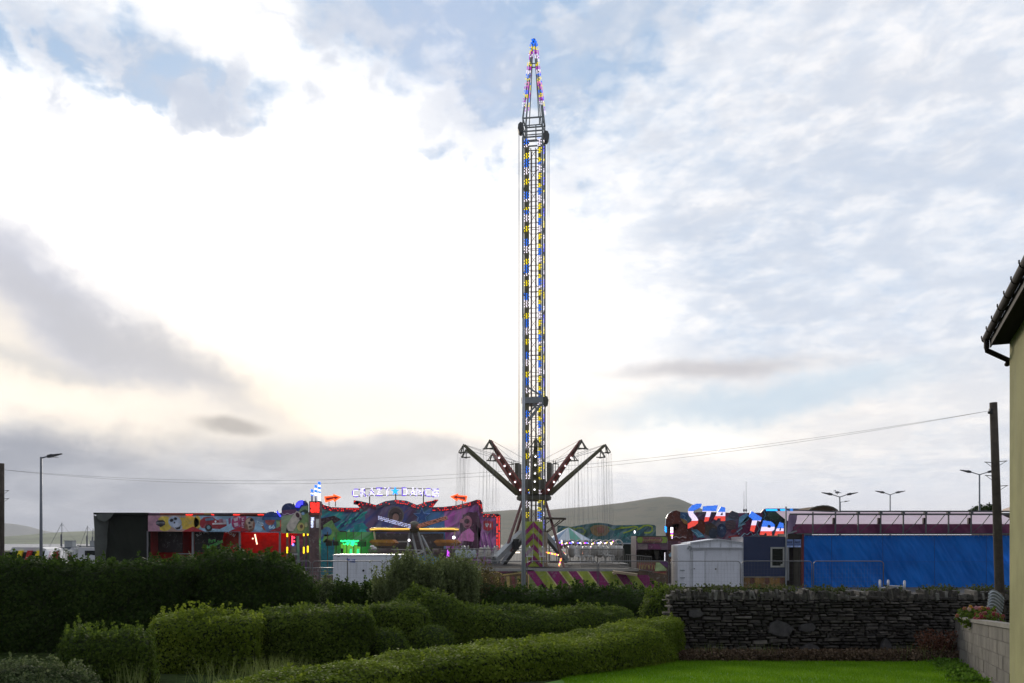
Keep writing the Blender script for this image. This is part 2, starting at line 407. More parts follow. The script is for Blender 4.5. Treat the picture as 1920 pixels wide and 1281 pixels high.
# glow through the thin cloud near the sun
rm = nt.nodes.new('ShaderNodeMapping'); rm.vector_type = 'TEXTURE'; nt.links.new(AES.o, rm.inputs[0]); rm.inputs[2].default_value = (0, 0, R(8)); rm.inputs[3].default_value = (1/17, 1/40, 1)
rip = nz(E(nt, rm.outputs[0]), 1, 5, .55, .25)*.7+puff*.3; rg = blob(1480, 430, 700, 420, 0, .6)
c0 = mixc(nt, remap(rip, .46, .6)*rg*.46, c0, (6.3, 7.1, 8.4)); c0 = mixc(nt, remap(rip, .50, .36)*rg*.4, c0, (10.8, 10.6, 10.6))
c0 = mixc(nt, (gl*1.3).mn(1.)*remap(t, .30, .56), c0, (14.5, 14.0, 13.4))
for px_, py_, rx_, ry_, ro_, k_ in ((150, 165, 230, 48, 8, .75), (385, 165, 85, 50, 20, .9), (290, 212, 150, 20, 12, .7), (60, 60, 120, 30, 0, .5), (640, 90, 90, 60, 0, .4), (560, 30, 120, 24, 0, .5), (620, 140, 140, 40, 20, .45), (840, 190, 120, 70, 30, .5), (980, 350, 110, 60, 0, .4), (280, 296, 70, 14, 14, .5), (660, 232, 60, 12, 8, .5)):
    c0 = mixc(nt, blob(px_, py_, rx_, ry_, ro_, 1.)*remap(puff, .44, .62)*k_, c0, (6.0, 6.6, 7.8))
# cream near the horizon
c0 = mixc(nt, blob(1150, 800, 600, 90, 0, .9, False)*.6, c0, (12.0, 10.9, 9.6))
c0 = mixc(nt, blob(540, 770, 420, 90, 0, .9, False)*.85, c0, (13.2, 11.6, 9.2))
c0 = mixc(nt, blob(1290, 830, 120, 40, 0, .9)*.7, c0, (14., 13.4, 12.2))
c0 = mixc(nt, blob(1420, 755, 260, 34, 6, .7)*.75, c0, (5.9, 7.4, 8.7))
# left dark wedge over cream
c0 = mixc(nt, blob(60, 640, 400, 120, -18, .5)*.85, c0, (9.9, 9.0, 7.8))
c0 = mixc(nt, blob(40, 520, 330, 62, -30, .8)*.85, c0, (5.6, 5.9, 7.0))
c0 = mixc(nt, blob(250, 650, 260, 30, -26, .8)*.55, c0, (6.0, 5.9, 6.0))
c0 = mixc(nt, blob(40, 665, 160, 20, -8, .9)*.5, c0, (6.0, 6.1, 6.3))
c0 = mixc(nt, blob(30, 735, 300, 30, -4, .9)*.7, c0, (12.6, 11.4, 9.8))
# low grey bank along the horizon
bank = remap(elw-ae(200, 800)[1]+remap(az, -.5, .15, 0, .05)-blob(800, 850, 220, 40, 0, .8, False)*.045, .025, -.03)
bankc = mixc(nt, remap(az, -.5, .1), (3.3, 3.5, 4.1), (9.4, 9.1, 8.9))
bankc = mixc(nt, remap(az, .0, .3), bankc, (8.6, 8.7, 9.3))
bankv = nz(comb(nt, az, el*3.), 7, 5, .6, .3)
bankc = mixc(nt, remap(bankv, .42, .68)*remap(az, -.5, .1, .25, .7), bankc, (10.4, 10.3, 10.4))
bankc = mixc(nt, blob(800, 850, 260, 26, 4, .8)*.6, bankc, (6.4, 6.2, 6.2))
c0 = mixc(nt, bank*.93, c0, bankc)
c0 = mixc(nt, blob(1330, 692, 165, 15, 0, .75, False)*.8, c0, (6.0, 5.8, 6.0))
c0 = mixc(nt, blob(432, 799, 56, 13, -4, .55, False)*.85, c0, (5.2, 4.8, 4.4))
# away from the picture: dimmer, bluer evening sky behind the camera
back = remap(dy, .35, -.35)
c0 = mixc(nt, back*.9, c0, mixc(nt, cm_, (2.1, 2.7, 3.9), (3.1, 3.2, 3.6)))
c0 = mixc(nt, remap(el, .62, .95)*.8, c0, mixc(nt, cm_, (4.0, 5.4, 8.0), (9.0, 9.2, 9.8)))
c0 = mixc(nt, remap(el, 0., -.03), c0, (1.2, 1.3, 1.2))
nt.links.new(c0.o, bg.inputs[0])
W.cycles.sampling_method = 'MANUAL'; W.cycles.sample_map_resolution = 256
# ------------------------------------------------------------------ ground, lawn, sea, hills
def gridmesh(name, xs, ys, h, m, smooth=True):
    mb = MB(); n = len(xs)
    mb.v = [(x, y, h(x, y)) for y in ys for x in xs]
    for j in range(len(ys)-1):
        for i in range(n-1): mb.f.append((j*n+i, j*n+i+1, (j+1)*n+i+1, (j+1)*n+i)); mb.c.append((1, 1, 1))
    return mb.build(name, m, None, smooth)
m_, nt_, bs_ = newmat('rough_ground'); co = objco(nt_)
c_ = mixc(nt_, remap(nz(co, .35, 6, .6), .4, .6), (.016, .028, .006), (.026, .032, .011))
c_ = mixc(nt_, remap(nz(co, 6, 5, .7), .4, .65), c_, (.05, .075, .02)); nt_.links.new(c_.o, bs_.inputs['Base Color']); bs_.inputs['Roughness'].default_value = .95; bs_.inputs['Specular IOR Level'].default_value = .05
bump(nt_, bs_, nz(co, 14, 6, .7), .8, .05)
xs = [-9000, -3000, -1000, -300, -100, -50, -30]+list(range(-24, 25, 2))+[30, 50, 100, 300, 1000, 3000, 9000]
ys = [-300, -60, -20, -5, 0, 4, 8, 10, 12, 14, 16, 18, 20, 20.5, 21, 21.5, 30, 60, 100, 180, 240, 245, 1000, 2500, 5000, 14000]
def gh(x, y):
    if x < 150 and 240 < y < 4900: return -3.2
    return gz(y)
struct(gridmesh('ground', xs, ys, gh, m_, False))
m_, nt_, bs_ = newmat('worn_tarmac'); co = objco(nt_)
c_ = mixc(nt_, remap(nz(co, .5, 6, .6), .4, .62), (.045, .045, .047), (.09, .085, .075)); nt_.links.new(c_.o, bs_.inputs['Base Color']); bs_.inputs['Roughness'].default_value = .85
bump(nt_, bs_, nz(co, 60, 3, .6), .4, .01)
struct(gridmesh('car_park', [-70, -20, 20, 60], [32, 60, 120, 235], lambda x, y: .01, m_, False))
m_, nt_, bs_ = newmat('sea_water'); co = objco(nt_)
bs_.inputs['Base Color'].default_value = (.02, .03, .035, 1); bs_.inputs['Roughness'].default_value = .18
bump(nt_, bs_, nz(scalev(co, (1, .4, 1)), .8, 4, .6), .25, .3)
struct(gridmesh('sea', [-6000, -1500, -300, 149], [241, 600, 1200, 2600, 4800], lambda x, y: -1.0, m_, False))
def ridge(name, pts, D, depth, m, nx=90, sd=1, amp=.05, base=-1.5):
    px = [p[0] for p in pts]
    def top(q):
        for a, b in zip(pts, pts[1:]):
            if a[0] <= q <= b[0]:
                u = (q-a[0])/(b[0]-a[0]); u = u*u*(3-2*u) if len(pts) < 5 else u
                return Z(a[1]+(b[1]-a[1])*u, D)
        return 0
    mb = MB(); rows = [(-1, 0), (-.8, .16), (-.6, .36), (-.4, .58), (-.2, .82), (-.08, .955), (0, 1), (.15, .93), (.5, .6), (1, 0)]
    for k, (t, hh) in enumerate(rows):
        for i in range(nx+1):
            q = px[0]+(px[-1]-px[0])*i/nx; z = base+(top(q)-base)*hh; x = X(q, D); y = D+t*depth
            if 0 < hh < 1: z += (top(q)-base)*amp*mnoise.noise(Vector((x*.006+sd, y*.006, 0)))*1.6
            mb.v.append((x, y, z))
    for j in range(len(rows)-1):
        for i in range(nx): mb.f.append((j*(nx+1)+i, j*(nx+1)+i+1, (j+1)*(nx+1)+i+1, (j+1)*(nx+1)+i)); mb.c.append((1, 1, 1))
    return struct(mb.build(name, m, None, True))
def hillmat(name, a, b, c):
    m, nt, bs = newmat(name); co = objco(nt)
    k = mixc(nt, remap(nz(co, .006, 7, .65), .38, .62), a, b); k = mixc(nt, remap(nz(scalev(co, (1, 1, 3)), .03, 5, .7), .5, .62), k, c)
    nt.links.new(k.o, bs.inputs['Base Color']); bs.inputs['Roughness'].default_value = 1; return m
hm1 = hillmat('moorland', (.06, .062, .026), (.09, .08, .04), (.04, .048, .02))
hm2 = hillmat('pasture_hill', (.06, .09, .03), (.09, .12, .045), (.04, .055, .02))
ridge('hills', [(-900, 1016), (-700, 985), (-400, 960), (-180, 970), (10, 981), (40, 985), (70, 993), (110, 1001), (170, 1010), (230, 1016)], 4300, 500, hm1, sd=3)
ridge('green_hill', [(35, 1016), (60, 1008), (100, 1001), (130, 997), (165, 996), (230, 994), (330, 1000), (430, 1006), (560, 1016)], 1500, 400, hm2, sd=9)
ridge('heather_hill', [(760, 1016), (840, 975), (900, 961), (960, 956), (1030, 956), (1100, 950), (1165, 943), (1215, 935), (1240, 931.5), (1256, 931.5), (1272, 935), (1290, 943), (1312, 955), (1345, 974), (1400, 1000), (1450, 1010), (1900, 1014)], 1300, 420, hm1, nx=140, sd=5)
# haze
hz = MB().b2((-6800, -290, -4.2), (6900, 4990, 170)).build('haze', bpy.data.materials.new('sea_haze'))
hm = hz.data.materials[0]; hm.use_nodes = True; nt_ = hm.node_tree; nt_.nodes.clear()
ho = nt_.nodes.new('ShaderNodeOutputMaterial'); hv = nt_.nodes.new('ShaderNodeVolumePrincipled'); nt_.links.new(hv.outputs[0], ho.inputs['Volume'])
hv.inputs['Color'].default_value = (.86, .9, 1, 1); hv.inputs['Density'].default_value = .00013; hv.inputs['Anisotropy'].default_value = .2
hz['kind'] = 'stuff'
# lawn: a mown sheet with real blades
m_, nt_, bs_ = newmat('mown_grass'); co = objco(nt_)
c_ = mixc(nt_, remap(nz(co, .9, 6, .7), .38, .62), (.06, .19, .004), (.13, .25, .008)); nt_.links.new(c_.o, bs_.inputs['Base Color']); bs_.inputs['Roughness'].default_value = .8
bump(nt_, bs_, nz(co, 60, 4, .7), 1, .03)
LB = [(-.6, 9.5), (.2, 12.5), (1.2, 14.6), (2.3, 16.6), (3.3, 18.5), (6.2, 18.3), (8.4, 18.2), (9.6, 18.5), (9.3, 17.6), (7.1, 12.6), (5.9, 9.8), (4, 8)]
mb = MB(); n_ = len(LB)
cxy = (sum(p[0] for p in LB)/n_, sum(p[1] for p in LB)/n_)
vs = []
for k in range(9):
    for p in LB: x, y = (cxy[0]+(p[0]-cxy[0])*k/8, cxy[1]+(p[1]-cxy[1])*k/8); vs.append((x, y, gz(y)+.02))
mb.add(vs, [(k*n_+i, k*n_+(i+1) % n_, (k+1)*n_+(i+1) % n_, (k+1)*n_+i) for k in range(8) for i in range(n_)][0:])
lawn = struct(mb.build('lawn', m_, None, True))
rng = np.random.default_rng(3); q = []
def inpoly(x, y, P_):
    c = False; j = len(P_)-1
    for i in range(len(P_)):
        if (P_[i][1] > y) != (P_[j][1] > y) and x < (P_[j][0]-P_[i][0])*(y-P_[i][1])/(P_[j][1]-P_[i][1])+P_[i][0]: c = not c
        j = i
    return c
while len(q) < 70000:
    x, y = random.uniform(.8, 9.7), random.uniform(11.5, 19.2)
    if inpoly(x, y, LB): q.append((x, y, gz(y)+.015))
q = np.array(q); n_ = len(q)
def blades(q, h, w, rng, lean=.35):
    n = len(q); d = rng.normal(size=(n, 3))*lean; d[:, 2] = 1; d *= (h*rng.uniform(.5, 1.3, n))[:, None]
    a = rng.uniform(0, math.pi, n); b = np.stack([np.cos(a), np.sin(a), a*0], 1)*w
    V = np.empty((n, 3, 3)); V[:, 0] = q-b; V[:, 1] = q+b; V[:, 2] = q+d; return V.reshape(-1, 3)
gm = leafmat('grass_blade', (.07, .16, .004), (.13, .27, .008), (.22, .36, .02), .35)
o = build_np('grass', blades(q, .05, .006, rng), None, np.clip(.6*rng.random(n_)+.4*lowf(q, 1.5), 0, 1), gm, None, 3); o['kind'] = 'stuff'; o['label'] = 'short mown bright green lawn grass'
# ------------------------------------------------------------------ hedges and shrubs
LD = leafmat('privet_dark', (.016, .032, .006), (.032, .062, .01), (.07, .12, .02))
LM = leafmat('privet_mid', (.04, .068, .010), (.08, .125, .016), (.18, .24, .035))
LL = leafmat('privet_light', (.07, .11, .010), (.13, .185, .016), (.26, .32, .04))
LO = leafmat('willow_olive', (.06, .09, .03), (.11, .14, .05), (.2, .24, .1))  # leaf tones lightened to carry the lens veil
LP = leafmat('variegated', (.035, .06, .02), (.07, .10, .035), (.17, .20, .10))
LH = leafmat('box_green', (.032, .058, .008), (.065, .105, .014), (.14, .20, .03))
LB_ = leafmat('dead_scrub', (.04, .025, .015), (.085, .055, .035), (.16, .115, .075), .1)
def box_hedge(x0, x1, y0, y1, top, **k): 
    return hedge_core([(x0, y0), (x1, y0)], [(x0+.1*(x1-x0)*0, y1), (x1, y1)], [top, top], **k)
foliage('tall_hedge', 'tall dark overgrown hedge at far left in front of the harbour cars', 'hedge',
        hedge_core([(-16.5, 20.6), (-12.4, 20.6), (-8.3, 21.2)], [(-16.5, 22.6), (-12.4, 22.6), (-8.25, 22.6)], [1.96, 1.9, 1.96], amp=.16, ns=.9, sd=1, rough_top=.12), LD, 800, .075, .24, 11, 170, .22)
foliage('tall_hedge', 'tall rounded dark hedge in front of the red lit stall', 'hedge',
        hedge_core([(-8.0, 21.6), (-6.4, 21.4), (-5.4, 21.8)], [(-8.2, 23.6), (-6.4, 23.6), (-5.5, 23.4)], [1.95, 2.16, 1.5], amp=.2, ns=.9, sd=2, rough_top=.14), LD, 850, .07, .26, 12, 120, .2)
foliage('bush', 'yellowish green bush filling the gap between the two tall hedges', 'bush', blob_core((-10.0, 26.5, 1.0), (.55, .6, 1.12), 5), LO, 700, .07, .16, 13, 20, .2)
for i, (px, py, d, rx, rz, lab) in enumerate([(612, 1085, 24, .55, .95, 'dark round shrub beside the right end of the tall hedge'), (655, 1088, 23.2, .55, .9, 'low dark shrub under the left end of the white generator box'),
        (712, 1078, 23.6, .6, 1.0, 'dark leafy shrub under the right half of the white generator box')]):
    zt = Z(py, d); foliage('shrub', lab, 'shrub', [blob_core((X(px, d), d, zt-rz-.2), (rx, rx, rz), i+20, .35), blob_core((X(px, d)+.3, d+.3, zt-rz-.3), (rx*.8, rx, rz*.9), i+30, .35)],
            LD if i else LO, 900, .06, .2, 30+i, 40, .2)
foliage('willow_shrub', 'tall feathery olive green shrub standing before the gold ride', 'shrub',
        [blob_core((X(805, 23), 23, .68), (.6, .6, .85), 41, .5), blob_core((X(757, 22.6), 22.6, .62), (.42, .5, .95), 42, .5), blob_core((X(850, 23.4), 23.4, .62), (.4, .5, .85), 43, .5)],
        LO, 1300, .05, .45, 44, 1100, .5)
foliage('brown_shrub', 'thin brownish shrub growing by the left end of the striped ride skirt', 'shrub',
        [blob_core((X(890, 25), 25, .75), (.8, .5, .75), 46, .4)], leafmat('brown_olive', (.05, .05, .02), (.09, .075, .03), (.15, .13, .05)), 500, .05, .3, 45, 110, .45)
foliage('hedge', 'dark wild hedge below the magenta and lime striped skirt', 'hedge',
        hedge_core([(X(872, 24.5), 24.2), (X(1060, 24.5), 24.5), (X(1262, 24.5), 23.6)], [(X(872, 25.5), 25.6), (X(1060, 25.5), 25.6), (X(1256, 25.4), 25)], [.97, 1.02, 1.08], amp=.2, ns=1., sd=3, rough_top=.16), LD, 800, .065, .22, 14, 130, .18)
foliage('bramble_bush', 'green leafy bush where the wild hedge meets the stone wall', 'bush', [blob_core((X(1235, 21.8), 21.8, .6), (.38, .5, .75), 47, .3), blob_core((X(1262, 22), 22.4, .9), (.5, .4, .42), 48, .3)], LM, 1000, .055, .16, 46, 40, .15)
foliage('clipped_bush', 'large round topped clipped bush behind the small square hedge', 'bush', [blob_core((X(822, 19.6), 19.8, .35), (.85, .8, .93), 50, .15), blob_core((X(775, 19.8), 20.4, .5), (.7, .7, .9), 51, .2)], LM, 1800, .05, .13, 47, 30, .15)
foliage('hedge', 'low flat dark hedge running behind the long curved light green hedge', 'hedge',
        hedge_core([(X(850, 19.4), 19.2), (X(1010, 19.4), 19.4), (X(1180, 20.4), 20.3)], [(X(850, 20.8), 21.3), (X(1010, 21), 21.4), (X(1190, 21.6), 21.8)], [.97, .86, .84], amp=.1, sd=4, rough_top=.1), LM, 1700, .05, .13, 15, 60, .12)
foliage('box_hedge', 'square clipped dark hedge at left beside the pale low shrub', 'hedge', hedge_core([(X(118, 12.9), 12.9), (X(284, 12.9), 13)], [(X(125, 14), 14.1), (X(272, 14), 14.1)], [1.12, 1.12], amp=.12, sd=6), LH, 2300, .042, .1, 16, 60, .16)
foliage('box_hedge', 'clipped hedge block with yellowish top right of the square dark hedge', 'hedge', hedge_core([(X(280, 15), 15.3), (X(484, 15), 15)], [(X(285, 16.4), 16.5), (X(484, 16.4), 16.4)], [1.18, 1.2], amp=.1, sd=7), LL, 2100, .045, .11, 17, 60, .16)
foliage('box_hedge', 'long clipped hedge block in the middle with bright top', 'hedge', hedge_core([(X(470, 15.6), 15.9), (X(692, 16.), 15.7)], [(X(490, 17), 17.3), (X(690, 17), 17.2)], [1.2, 1.26], amp=.1, sd=8), LM, 2100, .045, .11, 18, 50, .14)
foliage('box_hedge', 'small rounded square hedge between the long block and the round bush', 'hedge', hedge_core([(X(688, 17.6), 17.7), (X(792, 17.6), 17.6)], [(X(690, 18.8), 18.9), (X(790, 18.8), 18.8)], [1.17, 1.16], amp=.12, sd=9), LM, 2100, .045, .11, 19, 20, .12)
foliage('low_shrub', 'pale leaved low shrub in the bottom left corner', 'shrub', [blob_core((X(20, 10.6), 10.7, .62), (.62, .6, .36), 60, .3), blob_core((X(105, 10.8), 10.9, .58), (.4, .5, .36), 61, .3)], LP, 2400, .034, .12, 48, 50, .12)
foliage('mounded_shrub', 'small dark mound shrub below the small rounded square hedge', 'shrub', [blob_core((X(722, 16.6), 16.8, .42), (.42, .4, .42), 62, .2)], LM, 1500, .042, .1, 49, 10, .1)
foliage('mounded_shrub', 'small mound shrub touching the round topped bush', 'shrub', [blob_core((X(805, 17.4), 17.6, .35), (.5, .4, .5), 63, .2)], LM, 1500, .042, .1, 50, 10, .1)
bk = [(1275, 20.1), (1196, 20.3), (1138, 19.0), (1100, 17.6), (1042, 16.6), (918, 15.7), (830, 14.9), (733, 13.9), (579, 12.3), (420, 11.3)]
fr = [(1278, 19.2), (1234, 17.3), (1157, 15.6), (1100, 14.8), (1061, 14.2), (945, 13.4), (830, 12.8), (726, 11.8), (560, 10.6), (380, 9.8)]
foliage('curved_hedge', 'long low clipped hedge with light green top curving beside the lawn', 'hedge',
        hedge_core([(X(a, b), b) for a, b in fr][::-1], [(X(a, b), b) for a, b in bk][::-1], [.76]*10, amp=.07, ns=1.5, step=.22, sd=10), LL, 2700, .042, .09, 20, 60, .1)
# tufts of long grass
rng = np.random.default_rng(8); q = []
for (px, py, d, n, r) in [(500, 1262, 13.2, 260, .25), (545, 1258, 13.4, 220, .2), (400, 1262, 13.4, 50, .3), (450, 1268, 13., 50, .3), (245, 1275, 12.3, 60, .15), (1330, 1240, 19, 120, .25), (1430, 1246, 18.9, 90, .2), (1720, 1240, 18.8, 120, .3), (20, 1262, 10.4, 40, .2)]:
    for _ in range(n): x, y = X(px, d)+random.gauss(0, r), d+random.gauss(0, r*.6); q.append((x, y, gz(y)))
q = np.array(q); o = build_np('long_grass', blades(q, .38, .006, rng, .22), None, .5+.5*rng.random(len(q)), leafmat('long_blade', (.06, .09, .02), (.13, .18, .04), (.24, .28, .1), .3), None, 3)
o['kind'] = 'stuff'; o['label'] = 'tufts of long unmown grass at the hedge feet and wall'
# dead brown scrub and weeds along the foot of the stone wall
def scrub(name, pts, h, n, m, size, rng, lean=.5, nl=9):
    VV, RR = [], []
    for (x, y, r) in pts:
        b = np.stack([rng.normal(x, r, n), rng.normal(y, r*.35, n), np.zeros(n)], 1); b[:, 2] = [gz(v) for v in b[:, 1]]
        V, rr = sprigs(b, h, nl, size, rng, lean); VV.append(V); RR.append(rr)
        s = blades(b, h*1.1, .006, rng, lean); s4 = np.empty((len(b), 4, 3)); s3 = s.reshape(-1, 3, 3); s4[:, 0] = s3[:, 0]; s4[:, 1] = s3[:, 1]; s4[:, 2] = s3[:, 2]; s4[:, 3] = (s3[:, 2]+s3[:, 0])/2
        VV.append(s4.reshape(-1, 3)); RR.append(rng.random(len(b)))
    return build_np(name, np.concatenate(VV), None, np.concatenate(RR), m)
rng = np.random.default_rng(21)
o = scrub('dead_scrub', [(X(p, 19.2), 19.2-random.random()*.45, .38) for p in range(1290, 1800, 16)], .2, 240, LB_, .05, rng); o['kind'] = 'stuff'; o['label'] = 'low dead brown scrub along the foot of the stone wall'
t = thing('dead_bush', 'reddish brown dead bush in the corner of stone wall and block wall', 'bush', (X(1765, 19), 19.2, gz(19.2)))
rb = np.random.default_rng(5); b = np.stack([rb.normal(X(1762, 19), .22, 300), rb.normal(19.1, .1, 300), np.full(300, gz(19))], 1)
V, rr = sprigs(b, .55, 16, .045, rb, .3); build_np('dead_foliage', V, None, rr, leafmat('rust_scrub', (.05, .02, .012), (.1, .04, .025), (.17, .08, .05), .1), t)
tw = MB()
for _ in range(26):
    a = random.uniform(-.5, .5); tw.tube([(t.location.x+a*.3, 19.2, t.location.z), (t.location.x+a, 19.1+random.uniform(-.2, .2), t.location.z+random.uniform(.35, .7))], .006, 4)
tw.build('branches', mat('dead_twig', (.2, .16, .12), .9), t)
rng = np.random.default_rng(31)
o = scrub('ground_cover', [(X(1790+6*i, 18.6-i*.75)-.25, 18.7-i*.8, .12) for i in range(8)], .09, 90, leafmat('weed_green', (.04, .09, .01), (.07, .15, .015), (.12, .22, .03)), .05, rng, .6); o['kind'] = 'stuff'; o['label'] = 'green weeds along the foot of the concrete block wall'
# ------------------------------------------------------------------ dry stone wall
m_, nt_, bs_ = newmat('slate_stone'); co = objco(nt_)
k_ = remap(nz(co, 7, 6, .65), .3, .7, .55, 1.5, 'LINEAR'); cc_ = mixc(nt_, 1., attr(nt_, 'Col'), comb(nt_, k_, k_, k_), 'MULTIPLY')
cc_ = mixc(nt_, remap(nz(co, 3.3, 5, .6), .6, .7)*.5, cc_, (.17, .165, .14)); cc_ = mixc(nt_, remap(nz(co, 2.1, 5, .6), .58, .7)*.5, cc_, (.04, .055, .02))
nt_.links.new(cc_.o, bs_.inputs['Base Color']); bs_.inputs['Roughness'].default_value = .85; bump(nt_, bs_, nz(co, 25, 6, .7), .8, .03)
WX0, WX1, WY = X(1254, 20), 12.6, 20.0
wall = thing('stone_wall', 'dark dry stone wall with upright coping stones behind the lawn', 'wall', ((WX0+WX1)/2, WY+.2, gz(20)))
rs = random.Random(4); st = MB(); z = gz(20)-.05; zt = 1.25
bigs = [] or [(X(1462, 20), z+.42+.35, .3, .24), (X(1660, 20), z+.3, .14, .24), (X(1520, 20), z+.22, .28, .2), (X(1512, 20), z+.78, .2, .13), (X(1302, 20), z+1.1, .2, .12)]
def stone(mb, x0, x1, z0, z1, y, col, r):
    dx = (x1-x0); dz_ = (z1-z0); yy = y-r.uniform(0, .05); b = min(dx, dz_)*.28
    cs = [(x0+b*r.random(), z0+b*r.random()), (x1-b*r.random(), z0+b*r.random()), (x1-b*r.random()*1.5, z1-b*r.random()), (x0+b*r.random()*1.5, z1-b*r.random())]
    ins = []; mx_, mz_ = (x0+x1)/2, (z0+z1)/2
    for (a, c) in cs: ins.append((a+(mx_-a)*.14, yy-.025-r.random()*.02, c+(mz_-c)*.2))
    vs = [(a, y+.12, c) for a, c in cs]+[(a, yy, c) for a, c in cs]+ins
    mb.add(vs, [(0, 4, 5, 1)[::-1], (1, 5, 6, 2)[::-1], (2, 6, 7, 3)[::-1], (3, 7, 4, 0)[::-1], (4, 8, 9, 5)[::-1], (5, 9, 10, 6)[::-1], (6, 10, 11, 7)[::-1], (7, 11, 8, 4)[::-1], (8, 11, 10, 9)[::-1]], col)
def scol(r, k=1.):
    v = r.choice([.045, .05, .055, .06, .065, .075, .10, .13])*k*r.uniform(.7, 1.2); return (v*1.12, v, v*.86)
while z < zt:
    hgt = rs.uniform(.045, .12); x = WX0-rs.random()*.2
    while x < WX1:
        w = hgt*rs.uniform(1.1, 5.0); wv = .045*mnoise.noise(Vector((x*.8, z*2, 0))); z1 = z+hgt*rs.uniform(.7, 1.02)+wv; zz = z+rs.uniform(-.02, .02)+wv
        c = (x+w/2, z+hgt/2)
        if not any(abs(c[0]-b[0]) < b[2]*.8 and abs(c[1]-b[1]) < b[3]*.8 for b in bigs): stone(st, x+.006, x+w-.006, zz, z1, WY, scol(rs), rs)
        x += w
    z += hgt
for b in bigs:
    n = 7; pts = [(b[0]+b[2]*math.cos(2*math.pi*k/n)*rs.uniform(.7, 1.15), b[1]+b[3]*math.sin(2*math.pi*k/n)*rs.uniform(.65, 1.1)) for k in range(n)]
    st.prism(pts, WY-.085, .2, (.075, .07, .07)); 
st.build('stonework', m_, wall)
cp = MB(); x = WX0
while x < WX1:
    w = rs.uniform(.03, .09); h = rs.uniform(.1, .25)+.09*mnoise.noise(Vector((x*1.3, 0, 0))); col = scol(rs, 1.) if rs.random() < .85 else (.22, .21, .19)
    cp.box((x+w/2, WY+.16+rs.uniform(-.03, .03), zt+h/2-.02), (w*.93, .42, h), ry=rs.uniform(-.28, .2), rx=rs.uniform(-.06, .06), rz=rs.uniform(-.06, .06), col=col); x += w
cp.build('coping_stones', m_, wall)
MB().b2((WX0+.05, WY+.04, gz(20)-.1), (WX1, WY+.42, zt)).build('rubble_core', mat('wall_core', (.03, .026, .021), 1.), wall)
rng = np.random.default_rng(77); n_ = 900
xx = rng.uniform(WX0, WX1, n_); keep = lowf(np.stack([xx*1.5, xx*0, xx*0], 1), 1.6) > .35; xx = xx[keep]; b = np.stack([xx, rng.normal(WY+.25, .1, len(xx)), np.full(len(xx), zt+.08)], 1)
V, rr = sprigs(b, .2, 10, .045, rng, .4); o = build_np('wall_plants', V, None, rr*.8, leafmat('wall_weed', (.03, .045, .012), (.06, .08, .025), (.12, .14, .05)), None); o['kind'] = 'stuff'; o['label'] = 'weeds and grass growing along the top of the stone wall'
# ------------------------------------------------------------------ concrete block wall
m_, nt_, bs_ = newmat('block_paint'); co = objco(nt_)
k_ = remap(nz(co, 2.5, 6, .65), .3, .7, .6, 1.35, 'LINEAR'); cc_ = mixc(nt_, 1., attr(nt_, 'Col'), comb(nt_, k_, k_, k_), 'MULTIPLY')
cc_ = mixc(nt_, remap(nz(scalev(co, (3, 3, .5)), 2.4, 5, .6), .52, .7)*.6, cc_, (.09, .085, .08))
nt_.links.new(cc_.o, bs_.inputs['Base Color']); bs_.inputs['Roughness'].default_value = .9; bump(nt_, bs_, nz(co, 40, 5, .7), .7, .015)
A = Vector((10.2, 19.65, 0)); dv = Vector((-.431, -1, 0)); LW = 9.45; dn = dv.normalized(); nn = Vector((-dn.y, dn.x, 0)); 
if nn.x > 0: nn = -nn
bw = thing('block_wall', 'low grey concrete block wall running from the stone wall to the house', 'wall', tuple(A+dv*4.5))
bl = MB(); k = 0
for row in range(7):
    s = -.0+(row % 2)*-.22
    while s < LW*1.08:
        a = max(s, 0); e = min(s+.44, LW*1.089)
        if e > a+.05:
            p = A+dn*a; q_ = A+dn*e; zt_ = lambda v: .80+.077*(A.y-v.y)/1.0-(row+1)*.2
            v = rs.uniform(.8, 1.15); cl = (.115*v, .102*v, .088*v); off = nn*(.0+rs.uniform(0, .008)); vs = []
            for base in (p+dn*.006, q_-dn*.006):
                for o_, zz in ((0, zt_(base)+.006), (0, zt_(base)+.194)):
                    vs.append((base.x+off.x, base.y+off.y, zz)); vs.append((base.x-nn.x*.15, base.y-nn.y*.15, zz))
            bl.add(vs, [(0, 2, 3, 1), (4, 5, 7, 6), (0, 4, 6, 2), (1, 3, 7, 5), (2, 6, 7, 3), (0, 1, 5, 4)], cl)
        s += .44
bl.build('blockwork', m_, bw)
q_ = A+dn*LW*1.089; cp = MB()
vs = []
for b_, zz in ((A, .80), (q_, .80+.077*(A.y-q_.y))):
    for o_ in (.03, -.18):
        for h_ in (0, .06): vs.append((b_.x+nn.x*o_, b_.y+nn.y*o_, zz+h_))
cp.add(vs, [(0, 1, 3, 2), (4, 6, 7, 5), (0, 4, 5, 1), (2, 3, 7, 6), (1, 5, 7, 3), (0, 2, 6, 4)], (.17, .155, .135)); cp.build('coping', m_, bw)
vs = []
for b_ in (A, q_):
    for o_ in (-.008, -.142):
        for zz in (gz(b_.y)-.5, .79+.077*(A.y-b_.y)): vs.append((b_.x+nn.x*o_, b_.y+nn.y*o_, zz))
MB().add(vs, [(0, 1, 3, 2), (4, 6, 7, 5), (0, 4, 5, 1), (2, 3, 7, 6), (1, 5, 7, 3), (0, 2, 6, 4)]) if False else None
mo = MB(); mo.add(vs, [(0, 1, 3, 2), (4, 6, 7, 5), (0, 4, 5, 1), (2, 3, 7, 6), (1, 5, 7, 3), (0, 2, 6, 4)], (.11, .10, .09)); mo.build('mortar', m_, bw)
